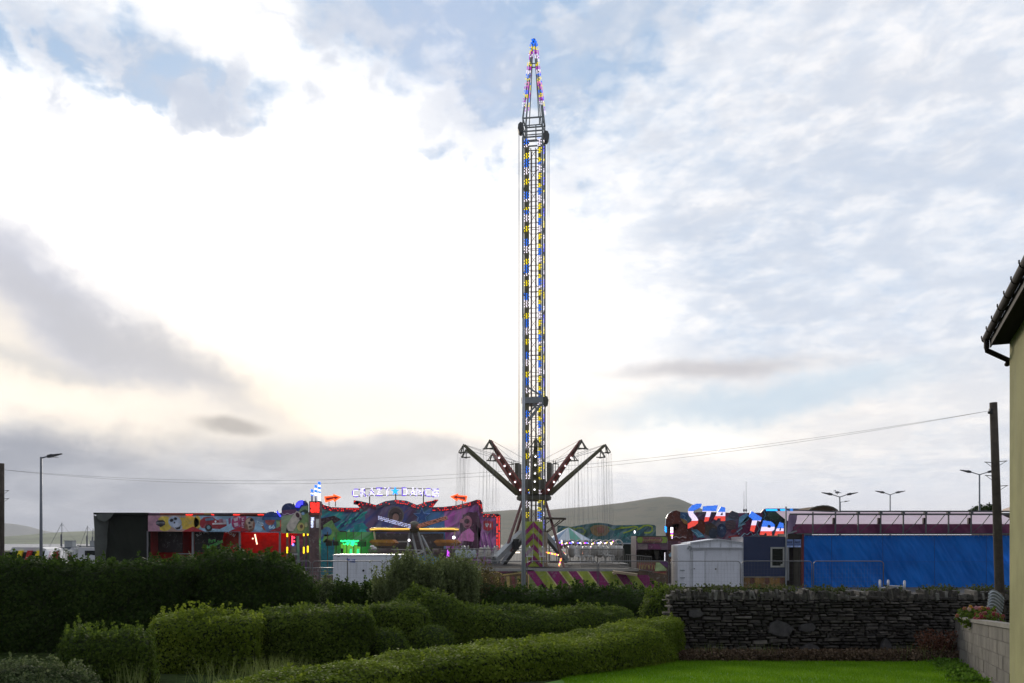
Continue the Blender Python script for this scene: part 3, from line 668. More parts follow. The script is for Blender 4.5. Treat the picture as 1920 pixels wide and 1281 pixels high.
# flowers in the bed behind it
t = thing('flower_bed', 'red, pink and yellow flowers above the concrete block wall beside the pole', 'flowers', (X(1840, 16.5), 16.5, .75))
g_ = [blob_core((X(1835, 16.2), 16.3, Z(1160, 16.2)), (.32, .2, .15), 70, .3), blob_core((X(1868, 15.4), 15.6, Z(1166, 15.4)), (.2, .15, .08), 71, .3)]
rng = np.random.default_rng(9)
for g in g_:
    V, r, p = shell_leaves(g, 900, .06, rng, .1); build_np('foliage', V, None, r, LM, t)
fl = MB()
cols = ['#a84e58', '#b88088', '#98283a', '#b08418', '#a8604c', '#8c1c32', '#b89888']
for k in range(80):
    g = g_[0 if rs.random() < .65 else 1]; p = Vector(rs.choice(g.v)); cen = Vector(np.array(g.v).mean(0)); 
    if p.z < cen.z: continue
    p = p+(p-cen).normalized()*.06; c = hexc(rs.choice(cols if g is g_[0] else cols[:1]+cols[2:3]+cols[5:6]))
    for j in range(5): a = j*1.256+k; fl.ball((p.x+.022*math.cos(a), p.y-.01, p.z+.022*math.sin(a)), .02, 5, 3, (1, .6, 1), c)
fl.build('blossom', mat('petals', (1, 1, 1), .6, var=.2, col=True), t)
t = thing('white_flowers', 'small white flower heads sticking out of the tall hedge by the white vans', 'flowers', (X(118, 20.5), 20.5, 2.3)); fl = MB(); sg = MB()
for k in range(22):
    x, zz, y = X(rs.uniform(104, 142), 20.8), 2.42-rs.random()*.13, 20.8+rs.uniform(-.2, .2)
    sg.tube([(x, y, 2.1), (x+.01, y, zz)], .005, 4)
    for j in range(5): fl.ball((x+rs.uniform(-.03, .03), y+rs.uniform(-.03, .03), zz+rs.uniform(-.01, .02)), .016, 5, 3, (1, 1, .6))
fl.build('blossom', mat('white_petals', (.75, .75, .72), .6), t); sg.build('stem', mat('green_stem', (.06, .1, .02), .8), t)
# white pipe frame on the wall
t = thing('pipe_frame', 'small white plastic pipe frame standing on the stone wall', 'pipe frame', (X(1675, 20.2), 20.2, 1.4)); m = mat('white_pipe', (.5, .5, .52), .4, var=.12); d = 20.05
for px, y0, y1 in ((1650, 1089, 1110), (1665.5, 1089, 1102), (1696, 1090.5, 1109)):
    b = MB(); yy = d+(.25 if px == 1665.5 else 0); b.tube([(X(px, yy), yy, Z(y1, yy)), (X(px, yy), yy, Z(y0, yy))], .026, 10); b.ball((X(px, yy), yy, Z(y0, yy)), .026, 10, 6); b.build('post', m, t, True)
b = MB(); b.tube([(X(1665.5, 20.3), 20.3, Z(1099, 20.3)), (X(1696, d), d, Z(1100, d))], .015, 8); b.tube([(X(1650, d), d, Z(1103, d)), (X(1665.5, 20.3), 20.3, Z(1101, 20.3))], .015, 8); b.build('rail', m, t, True)
b = MB(); b.tube([(X(1676, d), d-.02, Z(1108, d)), (X(1681, d), d-.02, Z(1105, d)), (X(1686, d), d-.02, Z(1105.5, d)), (X(1691, d), d-.02, Z(1109, d))], .014, 8); b.ball((X(1682, d), d-.02, Z(1104, d)), .028, 8, 6); b.build('tap', m, t, True)
# corrugated sheet
t = thing('corrugated_sheet', 'bent pale corrugated metal sheet leaning behind the pole', 'metal sheet', (X(1885, 16.5), 16.4, .8)); b = MB(); n = 60
vs = []
for i in range(n+1):
    u = i/n
    for j in range(7):
        v = j/6; p = Vector((X(1859+30*v+8*u*(1-u)*4*0-2*u*6, 16.4), 16.5+.07*math.sin(v*3), Z(1112+52*u+9*v-10*math.sin(v*3.1), 16.4))); p.y += .015*math.sin(u*2*math.pi*9); p.x += .03*math.sin(u*3); vs.append(p)
b.add(vs, [(i*7+j, i*7+j+1, (i+1)*7+j+1, (i+1)*7+j) for i in range(n) for j in range(6)]); o = b.build('sheet', mat('galvanised', (.45, .48, .5), .45, .6, .25), t, True)
so = o.modifiers.new('thickness', 'SOLIDIFY'); so.thickness = .003
bb = MB(); bb.bar((X(1868, 16.6), 16.62, .7), (X(1880, 16.6), 16.62, Z(1112, 16.6)), .05, .04); bb.build('batten', mat('old_timber', (.12, .1, .08), .9), t)
# ------------------------------------------------------------------ house at the right
t = thing('house', 'yellow green rendered house corner with black gutter at the right edge', 'house', (7.5, 4, .8))
hd = Vector((-.431, -1, 0)).normalized(); ho_ = Vector((-hd.y, hd.x, 0)); 
if ho_.x > 0: ho_ = -ho_                                # outward (to the left)
C0 = Vector((X(1893, 10), 10, 0)); L = 14; back_w = 7
def hp(s, o_, z): v = C0+hd*s+ho_*o_; return (v.x, v.y, z)
m_, nt_, bs_ = newmat('painted_render'); co = objco(nt_)
cc_ = mixc(nt_, remap(nz(co, 1.3, 6, .6), .35, .65), (.25, .235, .095), (.32, .30, .13)); cc_ = mixc(nt_, remap(nz(scalev(co, (1, 1, .15)), 3, 5, .6), .5, .72)*.4, cc_, (.25, .25, .14))
nt_.links.new(cc_.o, bs_.inputs['Base Color']); bs_.inputs['Roughness'].default_value = .9; bump(nt_, bs_, nz(co, 60, 5, .8), 1., .02)
EZ = Z(641, 10)
w = MB(); w.add([hp(0, 0, .2), hp(L, 0, .2), hp(L, -back_w, .2), hp(0, -back_w, .2), hp(0, 0, EZ), hp(L, 0, EZ), hp(L, -back_w, EZ), hp(0, -back_w, EZ), hp(0, -back_w/2, EZ+1.2), hp(L, -back_w/2, EZ+1.2)],
      [(0, 1, 5, 4), (1, 2, 6, 9, 5), (2, 3, 7, 6), (3, 0, 4, 8, 7), (0, 3, 2, 1)]); w.build('wall', m_, t)
rf = mat('roof_slate', (.05, .052, .058), .6, var=.4, scale=2, bumpv=.4, bscale=12); r_ = MB(); sl = 1.2/(back_w/2)
def slab(o0, o1, z0, z1, th, s0=-.12, s1=L): 
    vs = [hp(s0, o0, z0), hp(s1, o0, z0), hp(s1, o1, z1), hp(s0, o1, z1)]; vs += [(a, b, c+th) for a, b, c in vs]
    return vs, [(0, 3, 2, 1), (4, 5, 6, 7), (0, 1, 5, 4), (1, 2, 6, 5), (2, 3, 7, 6), (3, 0, 4, 7)]
r_.add(*slab(.19, -back_w/2, EZ+.04, EZ+.04+sl*(back_w/2+.19), .03)); r_.add(*slab(-back_w-.28, -back_w/2, EZ+.06, EZ+.06+sl*(back_w/2+.28), .06)); r_.build('roof', rf, t)
dk = mat('black_fascia', (.012, .009, .010), .75, var=.2)
b = MB(); b.add(*slab(.18, -.02, EZ-.005, EZ-.005, .03, -.1)); b.build('soffit', mat('dark_soffit', (.012, .01, .01), .9), t)
b = MB(); b.add(*slab(.195, .18, EZ-.03, EZ-.03, .1, -.1)); b.build('fascia', dk, t)
# half round gutter
def gutp(s): return C0+hd*s+ho_*.235
b = MB(); vs = []; ss = [-.16, L]; K = 9
for s in ss:
    for rr in (.042, .037):
        for k in range(K): a = math.pi*k/(K-1); v = gutp(s)+ho_*(rr*math.cos(a)); vs.append((v.x, v.y, EZ+.085-rr*math.sin(a)))
b.add(vs, [(k, k+1, 2*K+k+1, 2*K+k) for k in range(K-1)]+[(K+k, 3*K+k, 3*K+k+1, K+k+1) for k in range(K-1)]+[(k, K+k, K+k+1, k+1) for k in range(K-1)]+[(0, 2*K, 3*K, K), (K-1, 2*K-1, 4*K-1, 3*K-1)])
g = b.build('gutter', dk, t, True)
for i in range(9):
    s = -.1+i*.5; b = MB(); pts = []
    for k in range(8): a = math.pi*k/7; v = gutp(s)+ho_*(.046*math.cos(a)); pts.append((v.x, v.y, EZ+.087-.046*math.sin(a)))
    b.tube(pts, .006, 6); b.bar(pts[0], (pts[0][0], pts[0][1], pts[0][2]+.03), .01); b.build('gutter_bracket', dk, g)
v1 = gutp(-.02); b = MB(); cr = C0+ho_*.02+hd*-.04
pts = [(v1.x, v1.y, EZ+.06), (v1.x, v1.y, EZ-.05), (v1.x, v1.y, EZ-.075), (cr.x+.02, cr.y+.02, EZ-.2), (cr.x+.05, cr.y+.09, EZ-.24)]
b.tube(pts, .03, 10); b.build('downpipe', dk, t, True)
# ------------------------------------------------------------------ wooden poles and cables
wd = mat('weathered_pole', (.085, .07, .058), .9, var=.45, scale=6, bumpv=.5, bscale=25); st_ = mat('dark_steel', (.05, .05, .055), .5, .6)
def wpole(label, bx, tx, d, topy, base, r, steps):
    t = thing('utility_pole', label, 'utility pole', (bx, d, base)); top = Vector((tx, d, Z(topy, d))); b = MB(); B_ = Vector((bx, d, base))
    b.tube([B_, B_.lerp(top, .33), B_.lerp(top, .66), top], r*1.1, 14, r*.82); b.build('pole', wd, t, True)
    for y, sd_ in steps:
        u = (Z(y, d)-base)/(top.z-base); p = B_.lerp(top, u); b = MB(); b.tube([p, p+Vector((sd_*(r+.14), -.02, .015))], .008, 6); b.tube([p+Vector((sd_*r, 0, -.07)), p+Vector((sd_*(r+.12), -.02, .01))], .005, 5); b.build('step_iron', st_, t)
    b = MB(); p = B_.lerp(top, .965); b.box((p.x-r*.9, p.y-.03, p.z), (.05, .05, .1)); b.ball((p.x-r-.02, p.y-.03, p.z-.03), .03, 8, 6); b.build('cable_clamp', st_, t)
    return t
wpole('leaning brown wooden pole with step irons beside the house', X(1878, 17), X(1862.5, 17), 17, 755, .4, .085, [(866, 1), (868, -1), (893, -1), (912, 1), (947, -1)])
wpole('dark wooden pole cut off by the left edge', X(0, 23.8), X(2, 23.8), 23.8, 869, 0, .1, [(921, 1), (936, 1)])
def cable(label, a, b, sag, r=.006, n=40):
    a, b = Vector(a), Vector(b); pts = []
    for i in range(n+1): u = i/n; p = a.lerp(b, u); p.z -= sag*4*u*(1-u); pts.append(p)
    m = MB(); m.tube(pts, r, 5); o = m.build('overhead_cable', mat('cable_black', (.2, .18, .16), .6), None, True); return tag(o, label, 'cable', 'overhead cables between the poles')
LT = (X(5, 23.8), 23.75, Z(881, 23.8)); RT = (X(1853, 17), 16.97, Z(771, 17))
cable('thin overhead cable slung between the two wooden poles, upper of the pair', LT, RT, .75, .0028)
cable('thin overhead cable slung between the two wooden poles, lower of the pair', (LT[0], LT[1], LT[2]-.0), (RT[0], RT[1], RT[2]-.0), .84, .0028)
# ------------------------------------------------------------------ swing tower ride
LED = emit('coloured_bulbs', None, 2.6); WB = emit('white_bulbs', (.95, .93, 1.), 3.)
WHT, BLU, YEL, PUR, RED_, PNK = (.9, .82, 1.), (.01, .16, .95), (.95, .75, .0), (.45, .01, .55), (1., .02, .03), (.9, .2, .5)
tg = mat('tower_grey', (.30, .32, .33), .5, .2, var=.2); tol = mat('tower_olive', (.17, .16, .09), .6, var=.3); tdark = mat('tower_dark', (.12, .115, .085), .6, var=.3)
tred = mat('arm_red', (.34, .09, .075), .5, var=.3); twht = mat('off_white_paint', (.55, .54, .5), .5, var=.15)  # arm red and tower olive lightened; lens veil put into the colours
TD = 52.5; TC = Vector((X(1001.5, 52), TD, 0)); TA = R(-9)
tower = thing('swing_tower', 'very tall chain swing tower ride covered in coloured bulbs', 'fairground ride', (TC.x, TC.y, 0))
ca, sa = math.cos(TA), math.sin(TA)
def tp(x, y, z): return (TC.x+x*ca-y*sa, TC.y+x*sa+y*ca, z)      # tower frame: x right, -y towards the garden
H = .60; ZT = Z(258, 52); Z0 = .9
def tbox(mb, x, y, z0, z1, w, d, col=None): mb.box(tp(x, y, (z0+z1)/2), (w, d, z1-z0), rz=TA, col=col)
cpb = MB(); pan = MB()
for sx in (-1, 1):
    for sy in (-1, 1):
        b = MB(); tbox(b, sx*H, sy*H, Z0, ZT, .11, .11); b.build('corner_post', tg, tower)
# light panels beside the posts (front and back), and on the right-hand side
tbox(pan, -H+.23, -H+.03, Z0, ZT-.2, .30, .04); tbox(pan, H-.17, -H+.03, Z0, ZT-.2, .18, .04)
tbox(pan, H-.02, -H+.3, Z0, ZT-.2, .04, .2)
pan.build('light_panel', tol, tower)
def ledrun(name, x, y, z0, z1, wid, seq, side=False):
    b = MB(); z = z0; rr = random.Random(int(x*100)+int(z0))
    while z < z1:
        for col, n in seq:
            if col is None: z += n*.085; continue
            for k in range(n if rr.random() < .9 else n//2):
                off = (k % 2-.5)*wid*.5
                for q in ((-1, 1) if wid > .15 else (0,)):
                    px_ = off+q*wid*.25*0+ (q*wid*.32 if wid > .15 else 0)
                    if z > z1: break
                    if side: b.box(tp(x+.03, y+px_, z), (.03, .038, .038), rz=TA, col=col)
                    else: b.box(tp(x+px_, y-.03, z), (.038, .03, .038), rz=TA, col=col)
                z += .088
    b.build(name, LED, tower)
SEQ = [(YEL, 4), (None, 3), (WHT, 5), (BLU, 6), (YEL, 4), (None, 4), (WHT, 5), (BLU, 5), (None, 5)]
ledrun('light_strip', -H+.23, -H, 1.2, ZT-.1, .22, SEQ)
ledrun('light_strip', H-.17, -H, 1.3, ZT-.1, .16, [(YEL, 4), (None, 1), (WHT, 5), (BLU, 5), (YEL, 3), (None, 3)])
ledrun('light_strip', H+.02, -H+.3, 1.5, ZT-.1, .1, [((.12, .12, .95), 6), (None, 3), (WHT, 3), (None, 5), (YEL, 5), (None, 3)], True)
# inner lattice
la = MB(); z = Z0; k = 0; pk = mat('lattice_pinkgrey', (.22, .16, .16), .5, .2)
for x_ in (-.16, .12): tbox(la, x_, -.18, Z0, ZT-.5, .045, .045); tbox(la, x_, .2, Z0, ZT-.5, .045, .045)
while z < ZT-1.0:
    for y_ in (-H+.05, H-.05):
        la.bar(tp(-H+.3, y_, z), tp(H-.25, y_, z), .03); la.bar(tp(-H+.3, y_, z+.28), tp(H-.25, y_, z+.28), .03)
    la.bar(tp(-H+.3, -.18, z+.28), tp(0, -.18, z+.75), .025); la.bar(tp(0, -.18, z+.75), tp(-H+.3, -.18, z+1.2), .025)
    la.bar(tp(H-.25, -.18, z+.28), tp(0, -.18, z+.75), .025); la.bar(tp(0, -.18, z+.75), tp(H-.25, -.18, z+1.2), .025)
    for x_ in (-H, H): la.bar(tp(x_, -H+.5, z), tp(x_, H, z+.7), .03); la.bar(tp(x_, H, z+.7), tp(x_, -H+.5, z+1.3), .03)
    z += 1.3; k += 1
la.build('lattice', pk, tower)
# belts and mid frame
b = MB(); zb = Z(751, 52)
for s_ in (-1, 1):
    b.bar(tp(-H-.05, s_*(H+.03), zb), tp(H+.05, s_*(H+.03), zb), .12, .36); b.bar(tp(s_*(H+.03), -H, zb), tp(s_*(H+.03), H, zb), .12, .36)
b.bar(tp(-H+.1, -H, Z(722, 52)), tp(H, -H, Z(745, 52)), .1, .1); b.bar(tp(H-.1, -H, Z(760, 52)), tp(-H+.3, -H, Z(790, 52)), .1, .16); b.bar(tp(H-.3, -H+.1, Z(758, 52)), tp(-H+.2, -H+.1, Z(778, 52)), .1, .1)
b.build('mid_frame', tg, tower)
zc = Z(262, 52); zd = Z(222, 52)
b = MB()
for zz, th in ((ZT, .07), (ZT-.28, .05), (Z(247, 52), .07), (Z(236, 52), .05), (zd, .07)):
    for s_ in (-1, 1): b.bar(tp(-H, s_*H, zz), tp(H, s_*H, zz), th); b.bar(tp(s_*H, -H, zz), tp(s_*H, H, zz), th)
for x_ in (-.35, .2): b.bar(tp(x_, -H, ZT-.3), tp(x_, -H, Z(236, 52)), .07)
for x_ in (.42,): b.bar(tp(x_, -H, Z(236, 52)), tp(x_, -H, zd), .07)
for sx in (-1, 1):
    for sy in (-1, 1): b.bar(tp(sx*H, sy*H, ZT), tp(sx*H, sy*H, zd), .08)
b.build('head_frame', tg, tower)
for x_, yy, zz in ((-H-.12, -H, Z(241, 52)), (H+.18, -H+.3, Z(256, 52)), (H+.15, -H+.2, Z(753, 52))):
    b = MB(); c = tp(x_, yy, zz); v = []
    for k in range(8):
        a = k*math.pi/4+.2; v.append((c[0]+.2*math.cos(a)*(1 if math.cos(a)*x_ > 0 else .8), c[2]+.33*math.sin(a)))
    b.prism(v, c[1]-.2, .5); b.build('pulley_box', tdark if zz < 20 else mat('pulley_grey', (.12, .12, .12), .6), tower)
b = MB()
for x_, y_ in ((-H-.27, -H), (-H-.2, -H), (H+.3, -H+.3), (H+.38, -H+.3)): b.tube([tp(x_, y_, 5.5), tp(x_, y_, Z(250, 52))], .012, 5)
b.build('hoist_cable', mat('steel_rope', (.3, .28, .27), .5, .5), tower)
# spire
apex = Vector((X(1001, 52), TC.y, Z(76, 52.5)))
for i, (sx, sy) in enumerate(((-1, -1), (-1, 1), (1, -1), (1, 1))):
    b = MB(); p0 = Vector(tp(sx*H, sy*H, zd)); p1 = apex+Vector((sx*.06, sy*.06, 0)); b.bar(p0, p1, .1, .1, .07, .07); b.bar(p0+Vector((-sx*.22, 0, 0)), p1+Vector((-sx*.02, 0, -.3)), .06); o = b.build('spire_leg', tg, tower)
    lb = MB(); cs = [BLU, BLU, YEL, PUR, WHT, None, YEL, PUR, WHT, BLU, YEL, PNK, PUR, BLU, YEL, PUR, WHT]; n = 85; rr = random.Random(i)
    for k in range(n):
        u = 1-k/n*.86; c = cs[(k//5+i*0) % len(cs)]
        if c is None or rr.random() < .06: continue
        q = p0.lerp(p1, u)
        for dx_ in (-.09, .02, .11):
            if rr.random() < .6: lb.box((q.x+dx_*(1 if u < .93 else .6)+sx*.02, q.y-.09*(1 if sy < 0 else -1), q.z+rr.uniform(-.03, .03)), (.05, .04, .05), col=c)
    lb.build('spire_lights', emit('spire_bulbs', None, 1.25), tower)
b = MB(); b.ball((apex.x, apex.y, apex.z), .12, 8, 6); b.bar(apex+Vector((-.2, 0, -1.42)), apex+Vector((.2, 0, -1.42)), .04); b.bar(apex+Vector((-.22, 0, -1.65)), apex+Vector((.22, 0, -1.65)), .05); b.build('spire_cap', tdark, tower)
# swing carriage: collar with ten raised arms
carr = MB(); zc0, zc1 = Z(930, 51.5), Z(868, 51.5)
for s_ in (-1, 1):
    carr.box(tp(s_*.98, 0, (zc0+zc1)/2+.3), (.24, 1.2, (zc1-zc0)-.5), rz=TA); carr.box(tp(0, s_*.98, (zc0+zc1)/2-.3), (1.7, .3, (zc1-zc0)*.3), rz=TA)
carr.lathe([(.9, 0), (1.05, .05), (1.08, .22), (.98, .36), (.85, .38)], (TC.x, TC.y, zc0-.25), 20)
carr.build('carriage', tdark, tower)
b = MB()
for s_ in (-1, 1):
    for q in (0, .12, .3):
        b.bar(tp(s_*(1.22+q), -.2, zc0+.9), tp(s_*(1.22+q), -.2, zc1+(.2 if q < .2 else 0)), .045)
    b.bar(tp(s_*1.2, -.2, zc1), tp(s_*1.55, -.2, zc1-.02), .05)
b.build('cable_frame', tdark, tower)
NA = 10; RT_ = 4.42; ZR = zc0+.18; ZTIP = Z(829, 49.6); seatg = 'chain swing seats hanging from the tower arms'
chain_m = mat('chain_steel', (.4, .39, .38), .5, .5); white_gloss = mat('seat_white', (.62, .62, .6), .35, var=.15)
for k in range(NA):
    a = -math.pi/2+2*math.pi*k/NA; dr = Vector((math.cos(a), math.sin(a), 0)); sdv = Vector((-dr.y, dr.x, 0))
    p0 = TC+dr*1.02+Vector((0, 0, ZR)); p1 = TC+dr*RT_+Vector((0, 0, ZTIP))
    d = (p1-p0).normalized(); nrm = sdv.cross(d)
    if nrm.z > 0: nrm = -nrm                       # outer/under side
    b = MB(); vs = []
    for c, w, h in ((p0, .50, .22), (p0.lerp(p1, .3), .38, .19), (p1, .15, .11)):
        vs += [c+sdv*sx*w/2+nrm*sy*h/2 for sx, sy in ((-1, -1), (1, -1), (1, 1), (-1, 1))]
    b.add(vs, [(3, 2, 1, 0), (8, 9, 10, 11)]+[(j*4+i, j*4+(i+1) % 4, (j+1)*4+(i+1) % 4, (j+1)*4+i) for j in range(2) for i in range(4)])
    o = b.build('arm', tred if k in (1, 9, 4, 6) else tol, tower)
    sp = MB()
    for e in (-1, 1): sp.bar(p0+sdv*e*.23+nrm*.12, p1+sdv*e*.07+nrm*.06, .04, .03)
    sp.build('edge_rail', tdark if k in (1, 9) else tol, o)
    for j in range(0 if k in (2, 3, 7, 8) else 5): lb = MB(); q = p0.lerp(p1, .1+j*.155)+nrm*.15; lb.ball(q, .05, 8, 6); lb.build('bulb', WB, o)
    br = MB(); t0 = p1+d*.05
    for e in (-1, 1):
        br.bar(t0, t0+sdv*e*.32+dr*.12+Vector((0, 0, -.5)), .055)
    br.bar(t0+sdv*-.4+dr*.12+Vector((0, 0, -.5)), t0+sdv*.4+dr*.12+Vector((0, 0, -.5)), .07)
    br.bar(t0+Vector((0, 0, .02)), t0+dr*.32+Vector((0, 0, -.48)), .06); br.bar(t0+dr*.32+Vector((0, 0, -.5)), t0-dr*.28+Vector((0, 0, -.5)), .06)
    br.build('hanger_bracket', tdark, o)
    ty = MB()
    for e in (-1, 1): ty.tube([t0+sdv*e*.06, TC+dr*1.2+sdv*e*.5+Vector((0, 0, zc1+.05))], .011, 4)
    ty.build('stay_cable', chain_m, o)
    for e in (-1, 1):
        hub = t0+sdv*e*.36+dr*.12+Vector((0, 0, -.52)); sc = hub+dr*.12+Vector((0, 0, 0)); sc.z = 1.75
        s_ = MB(); sc = Vector(sc); ang = math.atan2(dr.y, dr.x)
        def sl_(x, y, z): return sc+dr*x+sdv*y+Vector((0, 0, z))
        s_.box(sl_(0, 0, 0), (.36, .38, .05), rz=ang)
        for q in range(5): s_.bar(sl_(-.17, -.16+q*.08, .02), sl_(-.25, -.14+q*.07, .5), .03)
        for q in (-1, 1): s_.bar(sl_(-.18, q*.19, .2), sl_(.18, q*.19, .18), .03)
        s_.bar(sl_(.2, -.14, 0), sl_(.28, -.14, -.35), .03); s_.bar(sl_(.2, .14, 0), sl_(.28, .14, -.35), .03)
        s_.ball(sl_(-.23, 0, .5), .15, 8, 6, (.3, 1, .6))
        so_ = s_.build('swing_seat', white_gloss, tower)
        ch = MB()
        for q in (-1, 1):
            for f_ in (-.18, .2): ch.tube([sl_(f_, q*.23, .16), hub+sdv*q*.1+dr*f_*.8], .005, 4)
        ch.bar(sl_(.18, -.24, .2), sl_(.18, .24, .2), .025); ch.build('chain', chain_m, so_)
# operator ladder column in front of the lattice and little camera lamp
b = MB(); b.ball(tp(-.42, -H-.25, Z(839, 51)), .14, 8, 6, (1.2, 1, .8)); b.build('lamp_head', twht, tower)
# foot braces
for i, (a, c, w) in enumerate((((979, 941, 52), (948, 1034, 50), .12), ((981, 955, 52), (958, 1034, 53), .12), ((1023, 941, 52), (1052, 1040, 50), .12), ((1026, 950, 52), (1058, 1066, 49), .1), ((977, 1000, 52), (926, 1052, 48.5), .34), ((984, 1002, 53), (944, 1056, 55), .3), ((1020, 1000, 53), (1062, 1052, 55), .3))):
    b = MB(); b.bar(P(*a), P(*c), w, w); b.build('brace', tg if w > .2 else mat('brace_red', (.16, .06, .055), .5, var=.3), tower)
b = MB(); d_ = 51.2
b.bar(P(1020, 972, d_), P(1061, 973, d_), .5, .12); b.bar(P(1050, 976, d_), P(1021, 1000, d_), .06); b.bar(P(1058, 974, d_), P(1024, 1000, d_-.3), .06); b.bar(P(1023, 972, d_), P(1023, 1006, d_), .08); b.bar(P(1034, 974, d_), P(1020, 985, d_), .05); b.build('maintenance_platform', mat('platform_brown', (.09, .07, .05), .7), tower)
# chevron panel at the foot
LIM, MAG, CRM = hexc('#7f8a2e'), hexc('#6d1a4c'), hexc('#a59a6e'); fp = mat('fair_paint', (1, 1, 1), .45, var=.22, scale=1.5, col=True)
d_ = 50.4; b = MB(); b.pp([(983, 978), (1018, 978), (1018, 1068), (983, 1068)], d_, .1, LIM)
for k in range(5):
    y = 975+k*21
    b.pp([(983, y+22), (1000.5, y+3), (1018, y+22), (1018, y+31), (1000.5, y+13), (983, y+31)], d_-.02, .02, MAG)
b.pp([(983, 1066), (1018, 1066), (1018, 1069), (983, 1069)], d_-.03, .03, (.1, .01, .03))
for px in (1018.5, 982.5): b.pp([(px-1, 976), (px+1, 976), (px+1, 1068), (px-1, 1068)], d_-.03, .06, (.25, .27, .28))
b.build('chevron_panel', fp, tower)
b = MB(); b.b2((X(1019, 51), 50.6, .9), (X(1026, 51), 51.6, Z(998, 51))); b.build('electrics_box', mat('beige_box', (.38, .32, .24), .6), tower)
b = MB(); b.b2((X(962, 51), 50.3, Z(1031, 51)), (X(973, 51), 50.9, Z(1011, 51))); b.build('speaker', mat('speaker_black', (.02, .022, .02), .7), tower)
# ------------------------------------------------------------------ swing deck with striped skirt
deck = thing('ride_deck', 'raised ride platform with magenta and lime striped skirt', 'platform', (X(1040, 46), 47, 0)); dd = 46.
zt_ = Z(1067, dd)
b = MB(); b.b2((X(838, dd), dd, zt_-.14), (X(1198, dd), 58.5, zt_)); b.build('deck_floor', mat('deck_dark', (.03, .027, .024), .8, var=.4), deck); b = MB(); b.b2((X(838, dd), dd-.03, zt_-.12), (X(1198, dd), dd+.25, zt_+.01)); b.build('deck_edge', mat('deck_edge', (.36, .35, .32), .7, var=.3), deck)
b = MB(); zl = zt_-.13; y0 = 1069.
def sk(pix, col, o=0): b.pp(pix, dd-.02-o, .02, col)
b.pp([(845, 1069), (1200, 1069), (1252, 1078), (1252, 1112), (845, 1112)], dd+.01, .03, hexc('#4a3a2a'))
L_ = [(993, 1001, MAG), (1001, 1021, LIM), (1024, 1045, MAG), (1049, 1061, LIM), (1064, 1079, MAG), (1082, 1099, LIM), (1102, 1122, MAG), (1125, 1148, LIM), (1151, 1168, MAG), (1171, 1190, LIM), (1193, 1215, MAG)]
for x0, x1, c in L_:
    yy = 1069 if x1 < 1160 else 1069+(x1-1160)*.17
    s_ = 32; b.pp([(x0-3, yy), (x1, yy), (x1+s_, yy+43), (x0-3+s_, yy+43)], dd-.012, .012, CRM); b.pp([(x0, yy), (x1, yy), (x1+s_, yy+43), (x0+s_, yy+43)], dd-.02, .012, c)
b.pp([(966, 1069), (997, 1069), (1024, 1103), (1000, 1112), (985, 1085)], dd-.02, .012, hexc('#5e6b30')); b.pp([(985, 1069), (1000, 1069), (1018, 1093), (1008, 1100)], dd-.03, .012, MAG)
# outlined graffiti panel, left
b.pp([(893, 1076), (912, 1074), (935, 1071), (943, 1077), (985, 1072), (992, 1078), (992, 1112), (893, 1112)], dd-.022, .012, hexc('#a08a52')); b.pp([(895, 1078), (912, 1076), (934, 1073.5), (942, 1079.5), (984, 1074.5), (990, 1080), (990, 1112), (895, 1112)], dd-.03, .012, hexc('#5d4a2e'))
for i in range(9):
    x = 899+i*10; b.pp([(x, 1083-i*.3), (x+6, 1082-i*.3), (x+8, 1110), (x+3, 1110)], dd-.036, .012, hexc('#8d7a42') if i % 2 else hexc('#6c3b35'))
b.pp([(915, 1069), (955, 1069), (962, 1073), (940, 1075), (930, 1071)], dd-.026, .012, hexc('#56293c')); b.pp([(880, 1069), (912, 1069), (905, 1073), (884, 1076)], dd-.026, .012, hexc('#71743a'))
b.build('striped_skirt', fp, deck)
# railing of the deck and the access ramp
rl = MB(); zr = Z(1040, dd)
def rail(x0, x1, d0, zt0, zt1, zb0, zb1, n):
    rl = MB(); rl.tube([(x0, d0, zt0), (x1, d0, zt1)], .025, 6); rl.tube([(x0, d0, zb0+.1), (x1, d0, zb1+.1)], .018, 5)
    for i in range(n+1):
        u = i/n; x = x0+(x1-x0)*u; rl.bar((x, d0, zb0+(zb1-zb0)*u+.1), (x, d0, zt0+(zt1-zt0)*u), .018)
    rl.build('railing', mat('rail_steel', (.2, .19, .17), .5, .4), deck)
rail(X(848, dd), X(925, dd), dd+.15, Z(1030, dd), Z(1030, dd), zt_, zt_, 46); rail(X(1090, dd), X(1170, dd), dd+.15, Z(1030, dd), Z(1030, dd), zt_, zt_, 40)
rail(X(1172, dd), X(1220, dd), dd-.3, Z(1040, dd), Z(1044, dd), Z(1068, dd), Z(1075, dd), 14); rail(X(838, 57), X(1170, 57), 57, 2.1, 2.1, zt_, zt_, 120)
b = MB(); b.bar(P(1149, 1072, 45.6), P(1195, 1078, 45.4), .9, .12); b.bar(P(1150, 1073, 45.1), P(1153, 1077, 45.1), .2, .14); b.build('access_ramp', mat('ramp_tan', (.42, .32, .2), .6, var=.3), deck)
